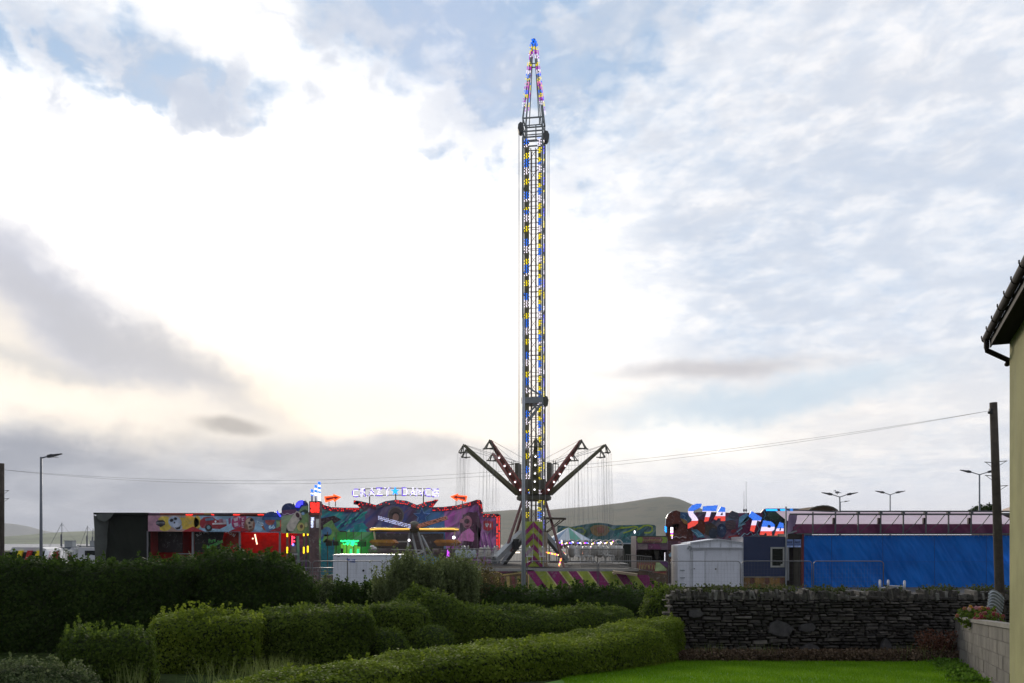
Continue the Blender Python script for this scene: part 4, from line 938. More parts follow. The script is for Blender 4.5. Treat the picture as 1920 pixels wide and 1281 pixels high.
# ------------------------------------------------------------------ crazy ride backdrop
def swirl(name, cols, scale=.35, dist=3., dark=(.02, .015, .03), s2=1.6):
    m, nt, bs = newmat(name); co = objco(nt)
    cx__, cy__, cz__ = sepv(co); uv = comb(nt, (cx__+cz__)*.45, (cz__-cx__)*1.5); w = nz(uv, scale*.7, 2, .5, dist*.35); w2 = nz(uv, s2*.6, 2, .5, 1.)
    n = len(cols); c = ramp(w, [(.25+.5*i/(n-1), q) for i, q in enumerate(cols)])
    c = mixc(nt, 1., c, (3.2, 3.2, 3.2), 'MULTIPLY'); hl = remap(w2, .5, .66)*.7; c = mixc(nt, hl, c, mixc(nt, .45, c, (.5, .6, .62))); c = mixc(nt, remap(nz(uv, s2*.35, 3, .5, 1.2), .52, .64)*.5, c, dark)
    nt.links.new(c.o, bs.inputs['Base Color']); bs.inputs['Roughness'].default_value = .45; return m
def mbl(px0, py0, px1, py1, d): return [(px0, py0), (px1, py0), (px1, py1), (px0, py1)]
bd = 62.; back = thing('ride_backdrop', 'large airbrushed mural backdrop with red bulb border and lettering on top', 'fairground ride', (X(760, bd), bd, 0))
OUT = [(598, 941), (608, 947), (622, 951), (645, 952), (674, 952), (663, 938), (672, 939), (686, 942), (705, 947), (722, 940), (743, 937), (762, 939), (782, 947), (800, 941), (822, 937), (811, 951), (832, 950.5), (857, 947.5), (880, 941.5), (894, 937), (901, 937.5), (903.5, 942), (906, 963), (934, 963.5), (938, 967), (938.5, 1102), (598, 1102)]
sm = {}
reg = [('teal_mural', [(598, 941), (608, 947), (622, 951), (645, 952), (674, 952), (684, 960), (690, 1102), (598, 1102)], [hexc('#0c3a44'), hexc('#12706c'), hexc('#27305e'), hexc('#1c8c80'), hexc('#2a2440')]),
       ('purple_mural', [(674, 952), (663, 938), (672, 939), (686, 942), (705, 947), (722, 940), (743, 937), (762, 939), (782, 947), (782, 1102), (690, 1102), (684, 960)], [hexc('#3c2a50'), hexc('#4c3a4e'), hexc('#2c3560'), hexc('#5a3a52'), hexc('#3b3030')]),
       ('blue_mural', [(782, 947), (800, 941), (822, 937), (811, 951), (832, 950.5), (840, 1102), (782, 1102)], [hexc('#20385e'), hexc('#36567c'), hexc('#2f5668'), hexc('#40406a')]),
       ('magenta_mural', [(832, 950.5), (857, 947.5), (880, 941.5), (894, 937), (901, 937.5), (903.5, 942), (906, 963), (934, 963.5), (938, 967), (938.5, 1102), (840, 1102)], [hexc('#3a2450'), hexc('#6a3468'), hexc('#8a4a86'), hexc('#582a58'), hexc('#6b3f7a')])]
for n_, poly, cols in reg: MB().pp(poly, bd, .25).build('mural_panel', swirl(n_, cols, .5, 4.), back)
BORD = OUT[:-2]; b = MB(); lb = MB(); rr = random.Random(5)
def inset(poly, k): return [(x, y+k) for x, y in poly]
for i in range(len(BORD)-1):
    (x0, y0), (x1, y1) = BORD[i], BORD[i+1]
    horiz = abs(x1-x0) >= abs(y1-y0)
    w = (0, 8) if horiz else ((8, 0) if x0 < 700 else (-8, 0))
    if i in (4,): w = (8, 2)
    if i in (13,): w = (-8, 2)
    if x0 > 900: w = (-7, 5)if horiz else (-7, 0)
    if horiz and x0 > 900: w = (0, 7)
    b.pp([(x0, y0), (x1, y1), (x1+w[0], y1+w[1]), (x0+w[0], y0+w[1])], bd-.06, .06, hexc('#4a4a5c') if 700 < x0 < 800 else hexc('#54243c'))
    n = max(2, int(math.hypot(x1-x0, y1-y0)/2.9))
    for k in range(n):
        u = (k+.5)/n
        for v in (.28, .74):
            if rr.random() < .42: x = x0+(x1-x0)*u+w[0]*v+rr.uniform(-.4, .4); y = y0+(y1-y0)*u+w[1]*v+rr.uniform(-.4, .4); lb.ball(P(x, y, bd-.1), .036, 6, 4)
y = 970
while y < 1030:
    for x in (932, 936): 
        if rr.random() < .8: lb.ball(P(x, y, bd-.1), .05, 6, 4)
    y += 2.6
b.pp([(930, 965), (938.5, 965), (938.5, 1100), (930, 1100)], bd-.06, .06, hexc('#3f4a55'))
b.build('border', fp, back); lb.build('border_bulbs', emit('red_bulbs', (1., .04, .03), 1.5), back)
# painted figures
pa = MB(); q = bd-.03
def ell(cx, cy, rx, ry, n=22, a0=0, rot=0): return [(cx+rx*math.cos(2*math.pi*k/n+a0)*math.cos(rot)-ry*math.sin(2*math.pi*k/n+a0)*math.sin(rot), cy+rx*math.cos(2*math.pi*k/n+a0)*math.sin(rot)+ry*math.sin(2*math.pi*k/n+a0)*math.cos(rot)) for k in range(n)]
def star5(cx, cy, r, r2=.42, a=-math.pi/2, n=5): return [(cx+(r if k % 2 == 0 else r*r2)*math.cos(a+k*math.pi/n), cy+(r if k % 2 == 0 else r*r2)*math.sin(a+k*math.pi/n)) for k in range(2*n)]
A_ = lambda poly, c, o=0: pa.pp(poly, q-o, .02, hexc(c))
A_(ell(742, 966, 15.5, 17), '#5d5a5c'); A_(ell(742, 967, 13, 14.5), '#453a38', .02); A_(ell(742, 970, 6, 7), '#8a6a60', .04); A_(ell(742, 965, 8, 5), '#2e2626', .03)
A_(star5(791, 968, 17), '#7a98c0', .01); A_(star5(791, 968, 14.8), '#2c4c80', .03)
# teal figure on the left of the mural
A_([(606, 985), (622, 975), (630, 990), (640, 1000), (634, 1012), (618, 1003), (608, 1000)], '#5f8a4e', .01); A_(ell(613, 997, 9, 9), '#3e6c8c', .02); A_([(600, 1022), (612, 1010), (624, 1018), (626, 1040), (618, 1102), (594, 1102)], '#0f6670', .02); A_([(608, 1002), (626, 1003), (621, 1022), (605, 1016)], '#62934a', .02)
A_(ell(680, 1002, 9, 10), '#2c9a92', .02); A_([(664, 985), (680, 980), (690, 990), (676, 1000), (664, 998)], '#1d7f80', .01)
A_([(600, 973), (626, 967), (640, 974), (622, 984), (612, 998), (600, 992)], '#281c24', .0); A_([(626, 995), (650, 996), (640, 1010), (628, 1006)], '#281a22', .0)
for k in range(7): A_([(630+k*7, 988-k*3), (645+k*7, 976-k*3), (647+k*7, 978-k*3), (632+k*7, 992-k*3)], ['#2a9c92', '#30507e', '#3fa79e'][k % 3], .01)
A_([(644, 1006), (655, 993), (657, 1001), (669, 1002), (660, 1008), (662, 1017), (652, 1011), (644, 1018)], '#a8d8a0', .01); A_([(647, 1006), (654.5, 997), (656, 1003), (664, 1003.5), (658, 1007.5), (659, 1013), (652, 1009.5), (647, 1013)], '#4c9a44', .03)
# woman with round sunglasses in magenta light
A_(ell(882, 990, 20, 30), '#3c2436', .0); A_([(868, 965), (895, 960), (903, 985), (898, 1030), (890, 1040), (884, 1000), (866, 985)], '#4a2c3e', .01)
A_(ell(876, 979, 9, 12), '#a06878', .03); A_(ell(875.5, 977.5, 5, 4.6), '#3a1e2a', .05); A_(ell(866, 977, 4.5, 4), '#b07088', .04); A_([(871, 986), (881, 985), (878, 989), (873, 989.5)], '#6c2a48', .05)
A_([(867, 998), (880, 990), (889, 1000), (889, 1012), (884, 1020), (866, 1014), (858, 1022), (856, 1014)], '#c070a8', .02); A_([(870, 1014), (888, 1016), (888, 1040), (866, 1040), (864, 1024)], '#3a2030', .03)
for k in range(8): A_([(892+k*3.5, 985+k*3), (894+k*3.5, 985+k*3), (903+k*3.2, 1020+k), (906+k*3.2, 1036+k), (899+k*3.2, 1020+k)], ['#a060a0', '#7c4484', '#b87ab4'][k % 3], .01)
A_([(906, 978), (910, 976), (924, 978), (925, 992), (914, 996), (906, 992)], '#9c2434', .02); 
for sx in (-1, 1): A_(ell(913+sx*1.6, 983.5, 2, 2), '#d8d0d4', .04)
A_([(909.4, 984), (916.6, 984), (913, 989)], '#d8d0d4', .04); A_([(918.6, 982), (920.4, 982), (920.4, 989), (918.6, 989)], '#c8b8bc', .04)
# darker stage below, with shapes of machinery
A_([(690, 1000), (832, 1000), (832, 1040), (690, 1040)], '#3a3230', -.005)
pa.build('painted_figures', fp, back)
# lettering of white and blue bulbs
def arc_y(px): return 922.5+.00045*(px-742)**2
wl_ = emit('violet_white_bulbs', (.86, .84, 1.), 2.3); bl_ = emit('violet_bulbs', (.22, .1, .95), 1.6)
cell = 15.2; word = [('C', 661), ('R', 677), ('A', 692), ('Z', 706), ('Y', 721), ('D', 754), ('A', 769), ('N', 781.5), ('C', 796), ('E', 811)]
sc_ = bd/F
for ch, px in word:
    w = 12.5*sc_; h = 16.5*sc_; ox, oz = X(px, bd), Z(arc_y(px+6)+8, bd); e_ = MB(); put_text(e_, ch, (ox, bd-.2, oz), w, h, .06, bold=.012, col=(.7, .7, .8)); o = e_.build('letter', mat('letter_face', (.30, .26, .48), .5, var=.05), back)
    dts = text_dots(ch, w, h, .085, .03); wb, vb = MB(), MB()
    for i, (a, c_) in enumerate(dts): (vb if (ch in 'CZD' and (a < .12 or c_ < .1 or c_ > h-.1)) or rr.random() < .12 else wb).ball((ox+a, bd-.29, oz+c_), .029, 6, 4)
    wb.build('letter_bulbs', wl_, o)
    if vb.v: vb.build('letter_bulbs', bl_, o)
b = MB(); b.pp(star5(741, 921, 7, .5), bd-.2, .05, (.05, .2, .7)); o = b.build('star', mat('star_blue', (.03, .14, .6), .4), back); b = MB()
for k in range(10):
    for r_ in (2.5, 5, 7.5): x, y = star5(741, 921, r_*.85, .5)[k]; b.ball(P(x, y, bd-.28), .05, 6, 4)
b.build('star_bulbs', emit('blue_bulbs', (.02, .28, 1.), 2.4), o)
b = MB()
for px, y0 in ((693, 942), (742, 936), (794, 940)): b.bar(P(px, y0+4, bd+.1), P(px, arc_y(px)-2, bd+.1), .07)
for dy_ in (-7, 6): b.tube([P(px, arc_y(px)+dy_, bd-.05) for px in range(662, 826, 12)], .03, 5)
b.build('sign_frame', tdark, back)
for flip, cx_, cy_ in ((1, 623, 935), (-1, 861, 934)):
    pts = [(-14, -3), (3, -4.5), (2.6, -7), (15, -2.5), (4, 4.5), (3.2, 1.2), (-12, 6)]; pix = [(cx_+flip*x, cy_+y) for x, y in pts]
    b = MB(); b.pp(pix, bd-.2, .08, (.3, .05, .03)); o = b.build('arrow_sign', mat('arrow_face', (.22, .07, .06), .5), back); lb = MB()
    for i in range(len(pix)):
        (x0, y0), (x1, y1) = pix[i], pix[(i+1) % len(pix)]; n = max(2, int(math.hypot(x1-x0, y1-y0)/1.5))
        for k in range(n): lb.ball(P(x0+(x1-x0)*k/n, y0+(y1-y0)*k/n, bd-.26), .05, 6, 4)
    lb.build('arrow_bulbs', emit('orange_bulbs', (1., .09, .02), 2.6), o)
    b = MB()
    for dx_ in (-6, 6): b.bar(P(cx_+dx_, 950, bd), P(cx_+dx_, cy_+2, bd), .05)
    b.build('sign_post', tdark, o)
b = MB()
for px in (700, 780, 880, 920, 640): b.bar((X(px, bd), bd+3, 0), (X(px, bd), bd+.3, 4.5), .1)
b.b2((X(600, bd), bd+.26, .1), (X(936, bd), bd+.34, 3.4)); b.build('support_frame', tdark, back)
# ------------------------------------------------------------------ spinning ride in front of it
sd_ = 56.; spin = thing('spinning_ride', 'spinning ride with gold lit rims and star studded arms before the mural', 'fairground ride', (X(777, sd_), sd_, 0))
gold = mat('gold_rim', (.42, .27, .06), .35, .3, emis=.25); brz = mat('bronze_arm', (.20, .12, .08), .5, .2)
b = MB(); b.lathe([(.2, 0), (.42, .15), (.42, .55), (.2, .75), (.05, .8)], (X(777, sd_), sd_, Z(1000, sd_)), 14); b.build('hub', tdark, spin, True)
def slope_arm(a, c, w, lightcol):
    b = MB(); b.bar(P(*a), P(*c), .5, w, .3, w*.8); o = b.build('arm', brz, spin); lb = MB(); p0, p1 = Vector(P(*a)), Vector(P(*c))
    for k in range(42):
        for v in (-.12, 0, .12):
            if random.random() < .8: u = .03+k/43; q_ = p0.lerp(p1, u); lb.ball((q_.x, q_.y-.3, q_.z+v*.8), .032, 5, 3)
    lb.build('arm_bulbs', lightcol, o)
slope_arm((772, 988, sd_-.6), (710, 971, sd_-1.2), .3, emit('pale_blue_bulbs', (.5, .55, .9), 1.1)); slope_arm((782, 988, sd_-.6), (838, 971, sd_-1.2), .26, emit('pink_bulbs', (.6, .25, .2), .5))
for s_ in (-1, 1):
    b = MB(); cx_ = 777+s_*45; pts = []
    b.tube([P(777+s_*9, 993, sd_-.8), P(777+s_*40, 993, sd_-.9), P(777+s_*66, 991.5, sd_-1), P(777+s_*80, 992.5, sd_-1), P(777+s_*84, 994.5, sd_-1)], .1, 8); o = b.build('gold_rim', gold, spin, True)
    lb = MB()
    for k in range(70): lb.ball(P(777+s_*(10+k*1.04), 991.8+(.9 if k > 62 else 0), sd_-1.13), .04, 5, 3)
    lb.build('rim_bulbs', emit('gold_bulbs', (1., .58, .12), 1.7), o)
    b = MB(); b.pp([(777+s_*9, 995), (777+s_*80, 995), (777+s_*78, 998), (777+s_*9, 999)], sd_-.9, .3); b.build('rim_skirt', mat('dark_brown', (.07, .05, .04), .6), o)
    b = MB(); b.tube([P(777+s_*76, 997, sd_-1), P(777+s_*74, 1012, sd_-1), P(777+s_*68, 1028, sd_-1), P(777+s_*58, 1042, sd_-1)], .05, 8); b.build('bent_support', mat('pale_tube', (.5, .47, .4), .5), spin, True)
    # tub car with orange canopy
    cx_ = 777+s_*60 if s_ < 0 else 838
    b = MB(); b.pp([(cx_-25, 1016), (cx_-20, 1012), (cx_+18, 1012), (cx_+25, 1018), (cx_+18, 1024), (cx_-18, 1024)], sd_-2.2, 1.6, hexc('#8a5a22')); b.pp([(cx_-24, 1017), (cx_+24, 1018), (cx_+18, 1024), (cx_-18, 1024)], sd_-2.24, .04, hexc('#5f3d18')); b.build('car_canopy', fp, spin)
    b = MB(); b.lathe([(.3, 0), (.8, .15), (.95, .6), (.85, .65), (.6, .3)], (X(cx_, sd_-1.4), sd_-1.4, Z(1048, sd_-1.4)), 16); b.build('tub_car', mat('tub_dark', (.12, .08, .09), .4), spin, True)
for a, c in (((772, 1000), (784, 1050)), ((784, 998), (800, 1050)), ((768, 1000), (762, 1046)), ((790, 1004), (812, 1046)), ((800, 1030), (760, 1052))):
    b = MB(); b.bar(P(*a, sd_-.2), P(*c, sd_-1.2), .12, .12); b.build('leg', tg, spin)
b = MB(); b.b2((X(698, sd_), sd_-2.5, .3), (X(870, sd_), sd_+3, .6)); b.build('ride_floor', tdark, spin)
b = MB(); b.bar(P(705, 1029, sd_-2), P(795, 1032, sd_-2), .05); b.bar(P(795, 1034, sd_-2), P(762, 1046, sd_-2.2), .07); b.bar(P(732, 1016, sd_+1), P(772, 1015.5, sd_+1), .08); b.build('handrail', twht, spin)
b = MB(); b.ball(P(767, 1013, sd_-1), .08, 8, 6); b.ball(P(851, 1008, sd_-2.5), .1, 8, 6); b.build('spot_light', WB, spin)
b = MB(); b.ball(P(701, 1029, 52), .16, 10, 6, (1.2, 1, .8)); b.lathe([(.02, .12), (.1, .1), (.16, 0)], P(698, 1026, 52)[:3], 10); b.build('fibreglass_seat', white_gloss, spin, True)
# ------------------------------------------------------------------ control booth with green lights, speakers
cb = thing('control_booth', 'ride control booth lit bright green behind the generator', 'booth', (X(655, 55), 54.5, 0)); b = MB(); d_ = 54.5
b.b2((X(622, d_), d_+.8, .1), (X(700, d_), d_+1, 3.2)); b.build('back_panel', swirl('green_panel', [hexc('#123a30'), hexc('#2f6a2c'), hexc('#1f4f5a')], .8, 3), cb)
b = MB(); b.b2((X(622, d_), d_-1.6, .1), (X(700, d_), d_+.8, .5)); b.build('booth_floor', tdark, cb)
b = MB()
for x_ in (618, 634, 653, 666, 681): b.bar((X(x_, d_), d_-.6, .5), (X(x_, d_), d_-.6, 3.2), .05)
b.bar((X(618, d_), d_-.6, Z(1013, d_)), (X(690, d_), d_-.6, Z(1013, d_)), .06); b.build('frame', tdark, cb)
gl_ = emit('green_light', (.02, 1., .2), 3.2); b = MB()
for k in range(16): b.ball(P(639+k*2.1+random.random(), 1014+random.random()*1.2, d_-.7), .055, 6, 4)
b.ball(P(661, 1019, d_-.7), .13, 8, 6, (1, .5, 1.3)); b.ball(P(652, 1019, d_-.7), .09, 8, 6)
for k in range(14): b.ball(P(644+k*1.9, 1017+random.random()*5, d_-.65), .035, 6, 4)
b.build('green_lamp', gl_, cb)
b = MB()
for x_ in (657.5, 671): b.pp([(x_-1.5, 1029), (x_+2, 1029), (x_+2.8, 1042), (x_-3, 1042)], d_-.5, .1)
b.build('light_column', emit('green_column', (.05, .8, .3), 1.1), cb)
b = MB()
for j in range(9):
    for i in range(14): b.ball(P(640+i*2.6, 1021+j*2.1, d_+.75), .02, 5, 3)
b.build('pin_lights', emit('yellow_green_pins', (.4, .9, .1), 1.5), cb)
for x0, x1, y0, y1, l in ((617, 627, 1014.5, 1023.5, 'left'), (630.5, 640, 1015, 1023, 'mid'), (676, 690, 1015, 1025, 'right')):
    b = MB(); b.b2((X(x0, d_), d_-1, Z(y1, d_)), (X(x1, d_), d_-.62, Z(y0, d_))); b.build('speaker', mat('speaker_black', (.02, .022, .02), .7), cb)
gp = bpy.data.objects.new('booth_light', bpy.data.lights.new('booth_light', 'POINT')); COL.objects.link(gp); gp.location = P(662, 1020, d_-1.6); gp.data.energy = 22; gp.data.color = (.03, 1, .15); gp.data.shadow_soft_size = .15; gp.parent = cb; gp.location = Vector(gp.location)-wl(cb)
# ------------------------------------------------------------------ red lit stall on the left
SD = 48.; stall = thing('fairground_stall', 'long open fronted stall with painted fascia and red lit interior', 'stall', (X(400, SD), SD+2, 0)); zt_ = Z(964, SD)
tar = thing('covered_trailer', 'dark green tarpaulin covering the left end of the painted stall', 'covered trailer', (X(230, SD), SD+1, 0))
def cloth(name, x0, x1, z0, z1, y, m, par, nx=60, nzz=24, amp=.06, seed=0, depth=None, slant=0):
    b = MB()
    for j in range(nzz+1):
        for i in range(nx+1):
            x = x0+(x1-x0)*i/nx; z = z0+(z1-z0)*j/nzz; v = Vector((x*1.1+z*.55, seed, z*.35-x*.1)); f_ = mnoise.noise(v)+.5*mnoise.noise(v*2.7)+.3*abs(mnoise.noise(Vector((x*2.2+z*1.8, seed+3, z*.6))))
            b.v.append((x+amp*.5*mnoise.noise(Vector((z*1.5, seed, x))), y+amp*f_*(1-.6*j/nzz)+amp*.35*abs(mnoise.noise(Vector((x*4+z*2.2, seed, z*.9)))), z+slant*i/nx))
    for j in range(nzz):
        for i in range(nx): b.f.append((j*(nx+1)+i, j*(nx+1)+i+1, (j+1)*(nx+1)+i+1, (j+1)*(nx+1)+i)); b.c.append((1, 1, 1))
    o = b.build(name, m, par, True); s_ = o.modifiers.new('thickness', 'SOLIDIFY'); s_.thickness = .01; return o
gt = mat('green_tarpaulin', (.016, .020, .014), .75, var=.3, scale=1.2); gt2 = mat('lit_tarpaulin', (.10, .11, .095), .5, var=.35, scale=1.5, bumpv=.3, bscale=5)  # second tone is the lit flap; its light is put into the colour
MB().b2((X(184, SD), SD+.15, .1), (X(277, SD), SD+4, zt_-.05)).build('trailer_box', gt, tar)
cloth('tarpaulin', X(205, SD), X(278, SD), .15, zt_-.02, SD, gt, tar, 40, 26, .1, 3)
# folded end flap in the lit tone, angled out
fl = MB(); n = 14
for j in range(n+1):
    for i in range(9):
        u, v = i/8, j/n; px = 180+(12+16*v)*u+3*(1-v); x = X(px, SD); z = .15+(Z(966, SD)-.15-.1*math.sin(u*5)*v)*v; fl.v.append((x, SD-.25+.5*u+.08*mnoise.noise(Vector((x*2, z*1.4, 1))), z))
for j in range(n):
    for i in range(8): fl.f.append((j*9+i, j*9+i+1, (j+1)*9+i+1, (j+1)*9+i)); fl.c.append((1, 1, 1))
fl.build('flap', gt2, tar, True)
b = MB(); b.pp([(180, 966), (184, 963.5), (214, 961.5), (206, 972), (196, 979), (183, 974)], SD-.32, .06); b.build('folded_corner', gt2, tar)
b = MB(); b.b2((X(180, SD), SD-.3, zt_-.04), (X(280, SD), SD+4.1, zt_+.07)); b.build('roof_edge', gt, tar)
MB().b2((X(278, SD), SD+3.9, .2), (X(552, SD), SD+4, zt_-.1)).build('back_wall', mat('red_interior', (.28, .018, .015), .6, var=.6, scale=.8), stall)
MB().b2((X(278, SD), SD, zt_-.06), (X(560, SD), SD+4.1, zt_+.06)).build('roof', tdark, stall)
MB().b2((X(278, SD), SD+.2, .3), (X(560, SD), SD+4, .75)).build('stall_floor', mat('stall_floor', (.05, .03, .03), .7), stall)
MB().b2((X(278, SD), SD+.3, .2), (X(280, SD), SD+4, zt_-.1)).build('side_wall', mat('red_interior', (.28, .018, .015), .6), stall)
for px in (277.5, 362, 450, 525):
    b = MB(); b.b2((X(px-1.5 if px > 300 else px-1, SD), SD-.08, 0), (X(px+1.5 if px > 300 else px+.6, SD), SD+.04, Z(996, SD))); b.build('post', mat('post_grey', (.25, .25, .26), .5), stall)
b = MB(); b.bar(P(330, 1038.5, SD-.1), P(362, 1038.5, SD-.1), .05); b.bar(P(440, 1038.5, SD-.1), P(525, 1038.5, SD-.1), .05); b.build('counter_rail', mat('post_grey', (.25, .25, .26), .5), stall)
# inner dark boards: left bay and the black board with lettering
b = MB(); b.pp([(279, 997), (342, 997), (342, 1036), (279, 1036)], SD+1.2, .06, hexc('#180c0c')); b.pp([(365, 997), (420, 997), (412, 1036), (365, 1036)], SD+1.0, .06, hexc('#140c0a'))
for k in range(26): x, y = random.uniform(368, 412), random.uniform(1003, 1034); b.pp(ell(x, y, random.uniform(.5, 1.3), random.uniform(.5, 1)), SD+.97, .02, hexc(random.choice(['#3a1c12', '#4a3018', '#301020'])))
b.pp([(412, 1036), (420, 1010), (430, 1000), (438, 997), (448, 997), (448, 1036)], SD+1.6, .06, hexc('#a02808'))
b.build('inner_board', fp, stall)
b = MB(); dt = SD+.9; u_ = dt/F
for ch, px, py, an in (('R', 370.5, 1007, .62), ('O', 375.5, 1003.8, .5), ('C', 381, 1001, .35), ('K', 386.5, 999.5, .2), ('T', 421.5, 999, -.3), ('I', 427, 1000.2, -.4), ('O', 429.5, 1002, -.45), ('N', 435, 1005, -.55)):
    put_text(b, ch, P(px, py, dt), (2 if ch == 'I' else 4.6)*u_, 6*u_, .03, ang=an, bold=.03, col=(.5, .5, .5))
b.build('white_lettering', fp, stall)
b = MB(); put_text(b, 'Pure', P(391.5, 1019, dt), 14*u_, 8*u_, .03, ang=.2, shear=.3, bold=.02, col=(.12, .45, .12)); put_text(b, 'Adrenaline', P(388, 1031, dt), 34*u_, 8*u_, .03, ang=.42, shear=.3, bold=.02, col=(.12, .45, .12)); b.build('lettering', fp, stall)
# fascia art
fa = MB(); q = SD-.15
B_ = lambda poly, c, o=0: fa.pp(poly, q-o, .03, hexc(c))
B_([(277.5, 966.5), (342, 966.5), (362, 967), (362, 997), (277.5, 996.5)], '#a08478'); B_([(277.5, 966.5), (300, 966.5), (306, 996.5), (277.5, 996.5)], '#9a7480', .005); B_(ell(308, 982, 15, 14), '#b9a140', .01); B_(ell(352, 980, 22, 13), '#b49a3e', .01)
B_([(281, 970), (296, 968), (300, 996), (279, 996)], '#97707e', .02)
B_([(292, 979), (296, 975.5), (306, 975.5), (309.5, 979), (309, 984), (301, 988.5), (293, 984)], '#1c1820', .03); B_([(293.5, 979), (308, 979), (308, 983), (293.5, 983)], '#8c8c94', .05)
for k in range(5): B_([(295+k*2.5, 979.8), (296.4+k*2.5, 979.8), (296.4+k*2.5, 982.4), (295+k*2.5, 982.4)], '#2c2830', .07)
B_(ell(328, 979, 13, 11, rot=.5), '#8a93a2', .02); B_(ell(333, 987, 9, 7, rot=.5), '#9aa0ac', .03); B_(ell(321.5, 975.5, 3.6, 2.8, rot=-.4), '#1a1a20', .05); B_(ell(328.5, 972.5, 3, 2.6), '#1a1a20', .05); B_(ell(327, 980, 1.4, 1.6), '#2a2a30', .05); B_([(328, 989), (340, 984), (337, 992), (331, 993)], '#262428', .05)
for k in range(4): B_([(329+k*2.4, 987.5-k*.8), (330.6+k*2.4, 987-k*.8), (331+k*2.4, 989.4-k*.8), (329.6+k*2.4, 990-k*.8)], '#b0b4bc', .07)
for k in range(3): B_([(337+k*4, 968), (338.5+k*4, 966.8), (340+k*4, 970), (338+k*4, 971)], '#8a93a2', .02)
for x0, x1, xc in ((341, 383, 361.5), (429, 470, 450), (503, 545, 525)):
    B_([(x0, 996.8), (xc-8, 991), (xc, 987.5), (xc+8, 991), (x1, 996.8)], '#8c2028', .04)
B_([(362.8, 967), (450, 968), (450, 998), (362.8, 997)], '#7c98ac'); B_(ell(370, 980, 6.5, 13), '#b49a3e', .01); B_([(390, 994), (412, 978), (440, 970), (446, 992), (430, 997)], '#8fb0c4', .01); B_([(363, 997), (372, 990), (385, 996), (384, 997)], '#7c98ac', .01)
B_([(375, 976), (382, 970), (398, 969), (406, 975), (424, 976), (425, 986), (412, 992), (378, 990), (374, 984)], '#7a2028', .02); B_([(384, 973), (398, 970), (402, 975), (386, 977)], '#506a80', .04); B_(ell(391, 990, 6.5, 6.5), '#1c1a1e', .05); B_(ell(391, 989, 3.3, 3.6), '#5a7a84', .07); B_([(398, 981), (424, 979.5), (424, 983), (398, 984)], '#a8a0a4', .04); B_(ell(404, 978, 1.6, 2), '#b8c0c4', .05); B_(ell(414, 976, 4, 3.2), '#8a5a66', .04); B_(ell(421, 977, 3, 3), '#a090a0', .04)
B_([(428, 973), (432, 970), (433, 980), (429, 984)], '#7a4068', .03); B_(ell(442, 980, 8, 12), '#8c3058', .02); B_([(437, 972), (446, 970), (446, 976), (440, 978)], '#b0a0a8', .03); B_([(438, 981), (446, 980), (447, 986), (440, 988)], '#a898a4', .03)
B_([(450.8, 968), (525, 969.5), (525, 999), (450.8, 998)], '#7088a0'); B_([(450.8, 968), (462, 968), (460, 998), (450.8, 998)], '#7c3050', .01)
for y in (971, 980, 988): B_([(453, y), (457, y-.5), (457.5, y+1.5), (454.5, y+1.8), (455, y+4), (458, y+5.6), (453.5, y+6)], '#b098a4', .03)
B_(ell(468, 984, 10, 14), '#7a5040', .02); B_(ell(468, 979, 7, 7, rot=.3), '#a08c7c', .03); B_(ell(471.5, 975, 3, 3, rot=.6), '#221a1a', .05); B_(ell(467.5, 980.5, 2.2, 2), '#221a1a', .05); B_([(464, 985), (474, 984), (473, 992), (466, 993)], '#9c8878', .04); B_([(466, 987), (472, 986.5), (471.5, 989), (467, 989.5)], '#40241e', .06)
for k, ch in enumerate('TUD'): put_text(fa, ch, P(479.5+k*4.6, 983+k*1.6, q-.05), 4*q/F, 7*q/F, .02, ang=-.35, bold=.04, col=hexc('#a8c0cc'))
B_(ell(484, 990, 9, 8), '#7f9fb4', .01); B_(ell(494, 988, 3, 8, rot=-.6), '#90522e', .02)
B_(ell(506, 983, 12, 14.5), '#4c6488', .03); B_(ell(506, 978, 8, 7), '#8c4c40', .045); put_text(fa, '66', P(504, 992, q-.07), 12*q/F, 7.5*q/F, .02, ang=.06, bold=.03, col=hexc('#a0bccc')); B_([(497, 976), (515, 973), (515, 978), (498, 981)], '#9a4a48', .06)
B_([(515, 970), (525, 969.5), (525, 996), (517, 992)], '#6f8a60', .015)
fa.build('painted_fascia', fp, stall)
lb = MB()
for a, c in ((349, 362), (397, 402), (438, 450), (484, 495)):
    for k in range(int((c-a)/.9)): lb.ball(P(a+k*.9, 964.8+random.random()*.8, SD-.22), .035, 6, 4)
lb.build('fascia_bulbs', emit('red_bulbs', (1., .03, .02), 2.2), stall)
b = MB(); 
for a, c, cc in ((281, 302, '#5a3850'), (303, 345, '#7a3018'), (366, 384, '#9a2818'), (385, 398, '#8a6a30'), (403, 437, '#3a3040'), (453, 483, '#803020')): b.b2((X(a, SD), SD-.2, zt_-.03), (X(c, SD), SD-.1, zt_+.05), hexc(cc))
b.build('light_rail', fp, stall)
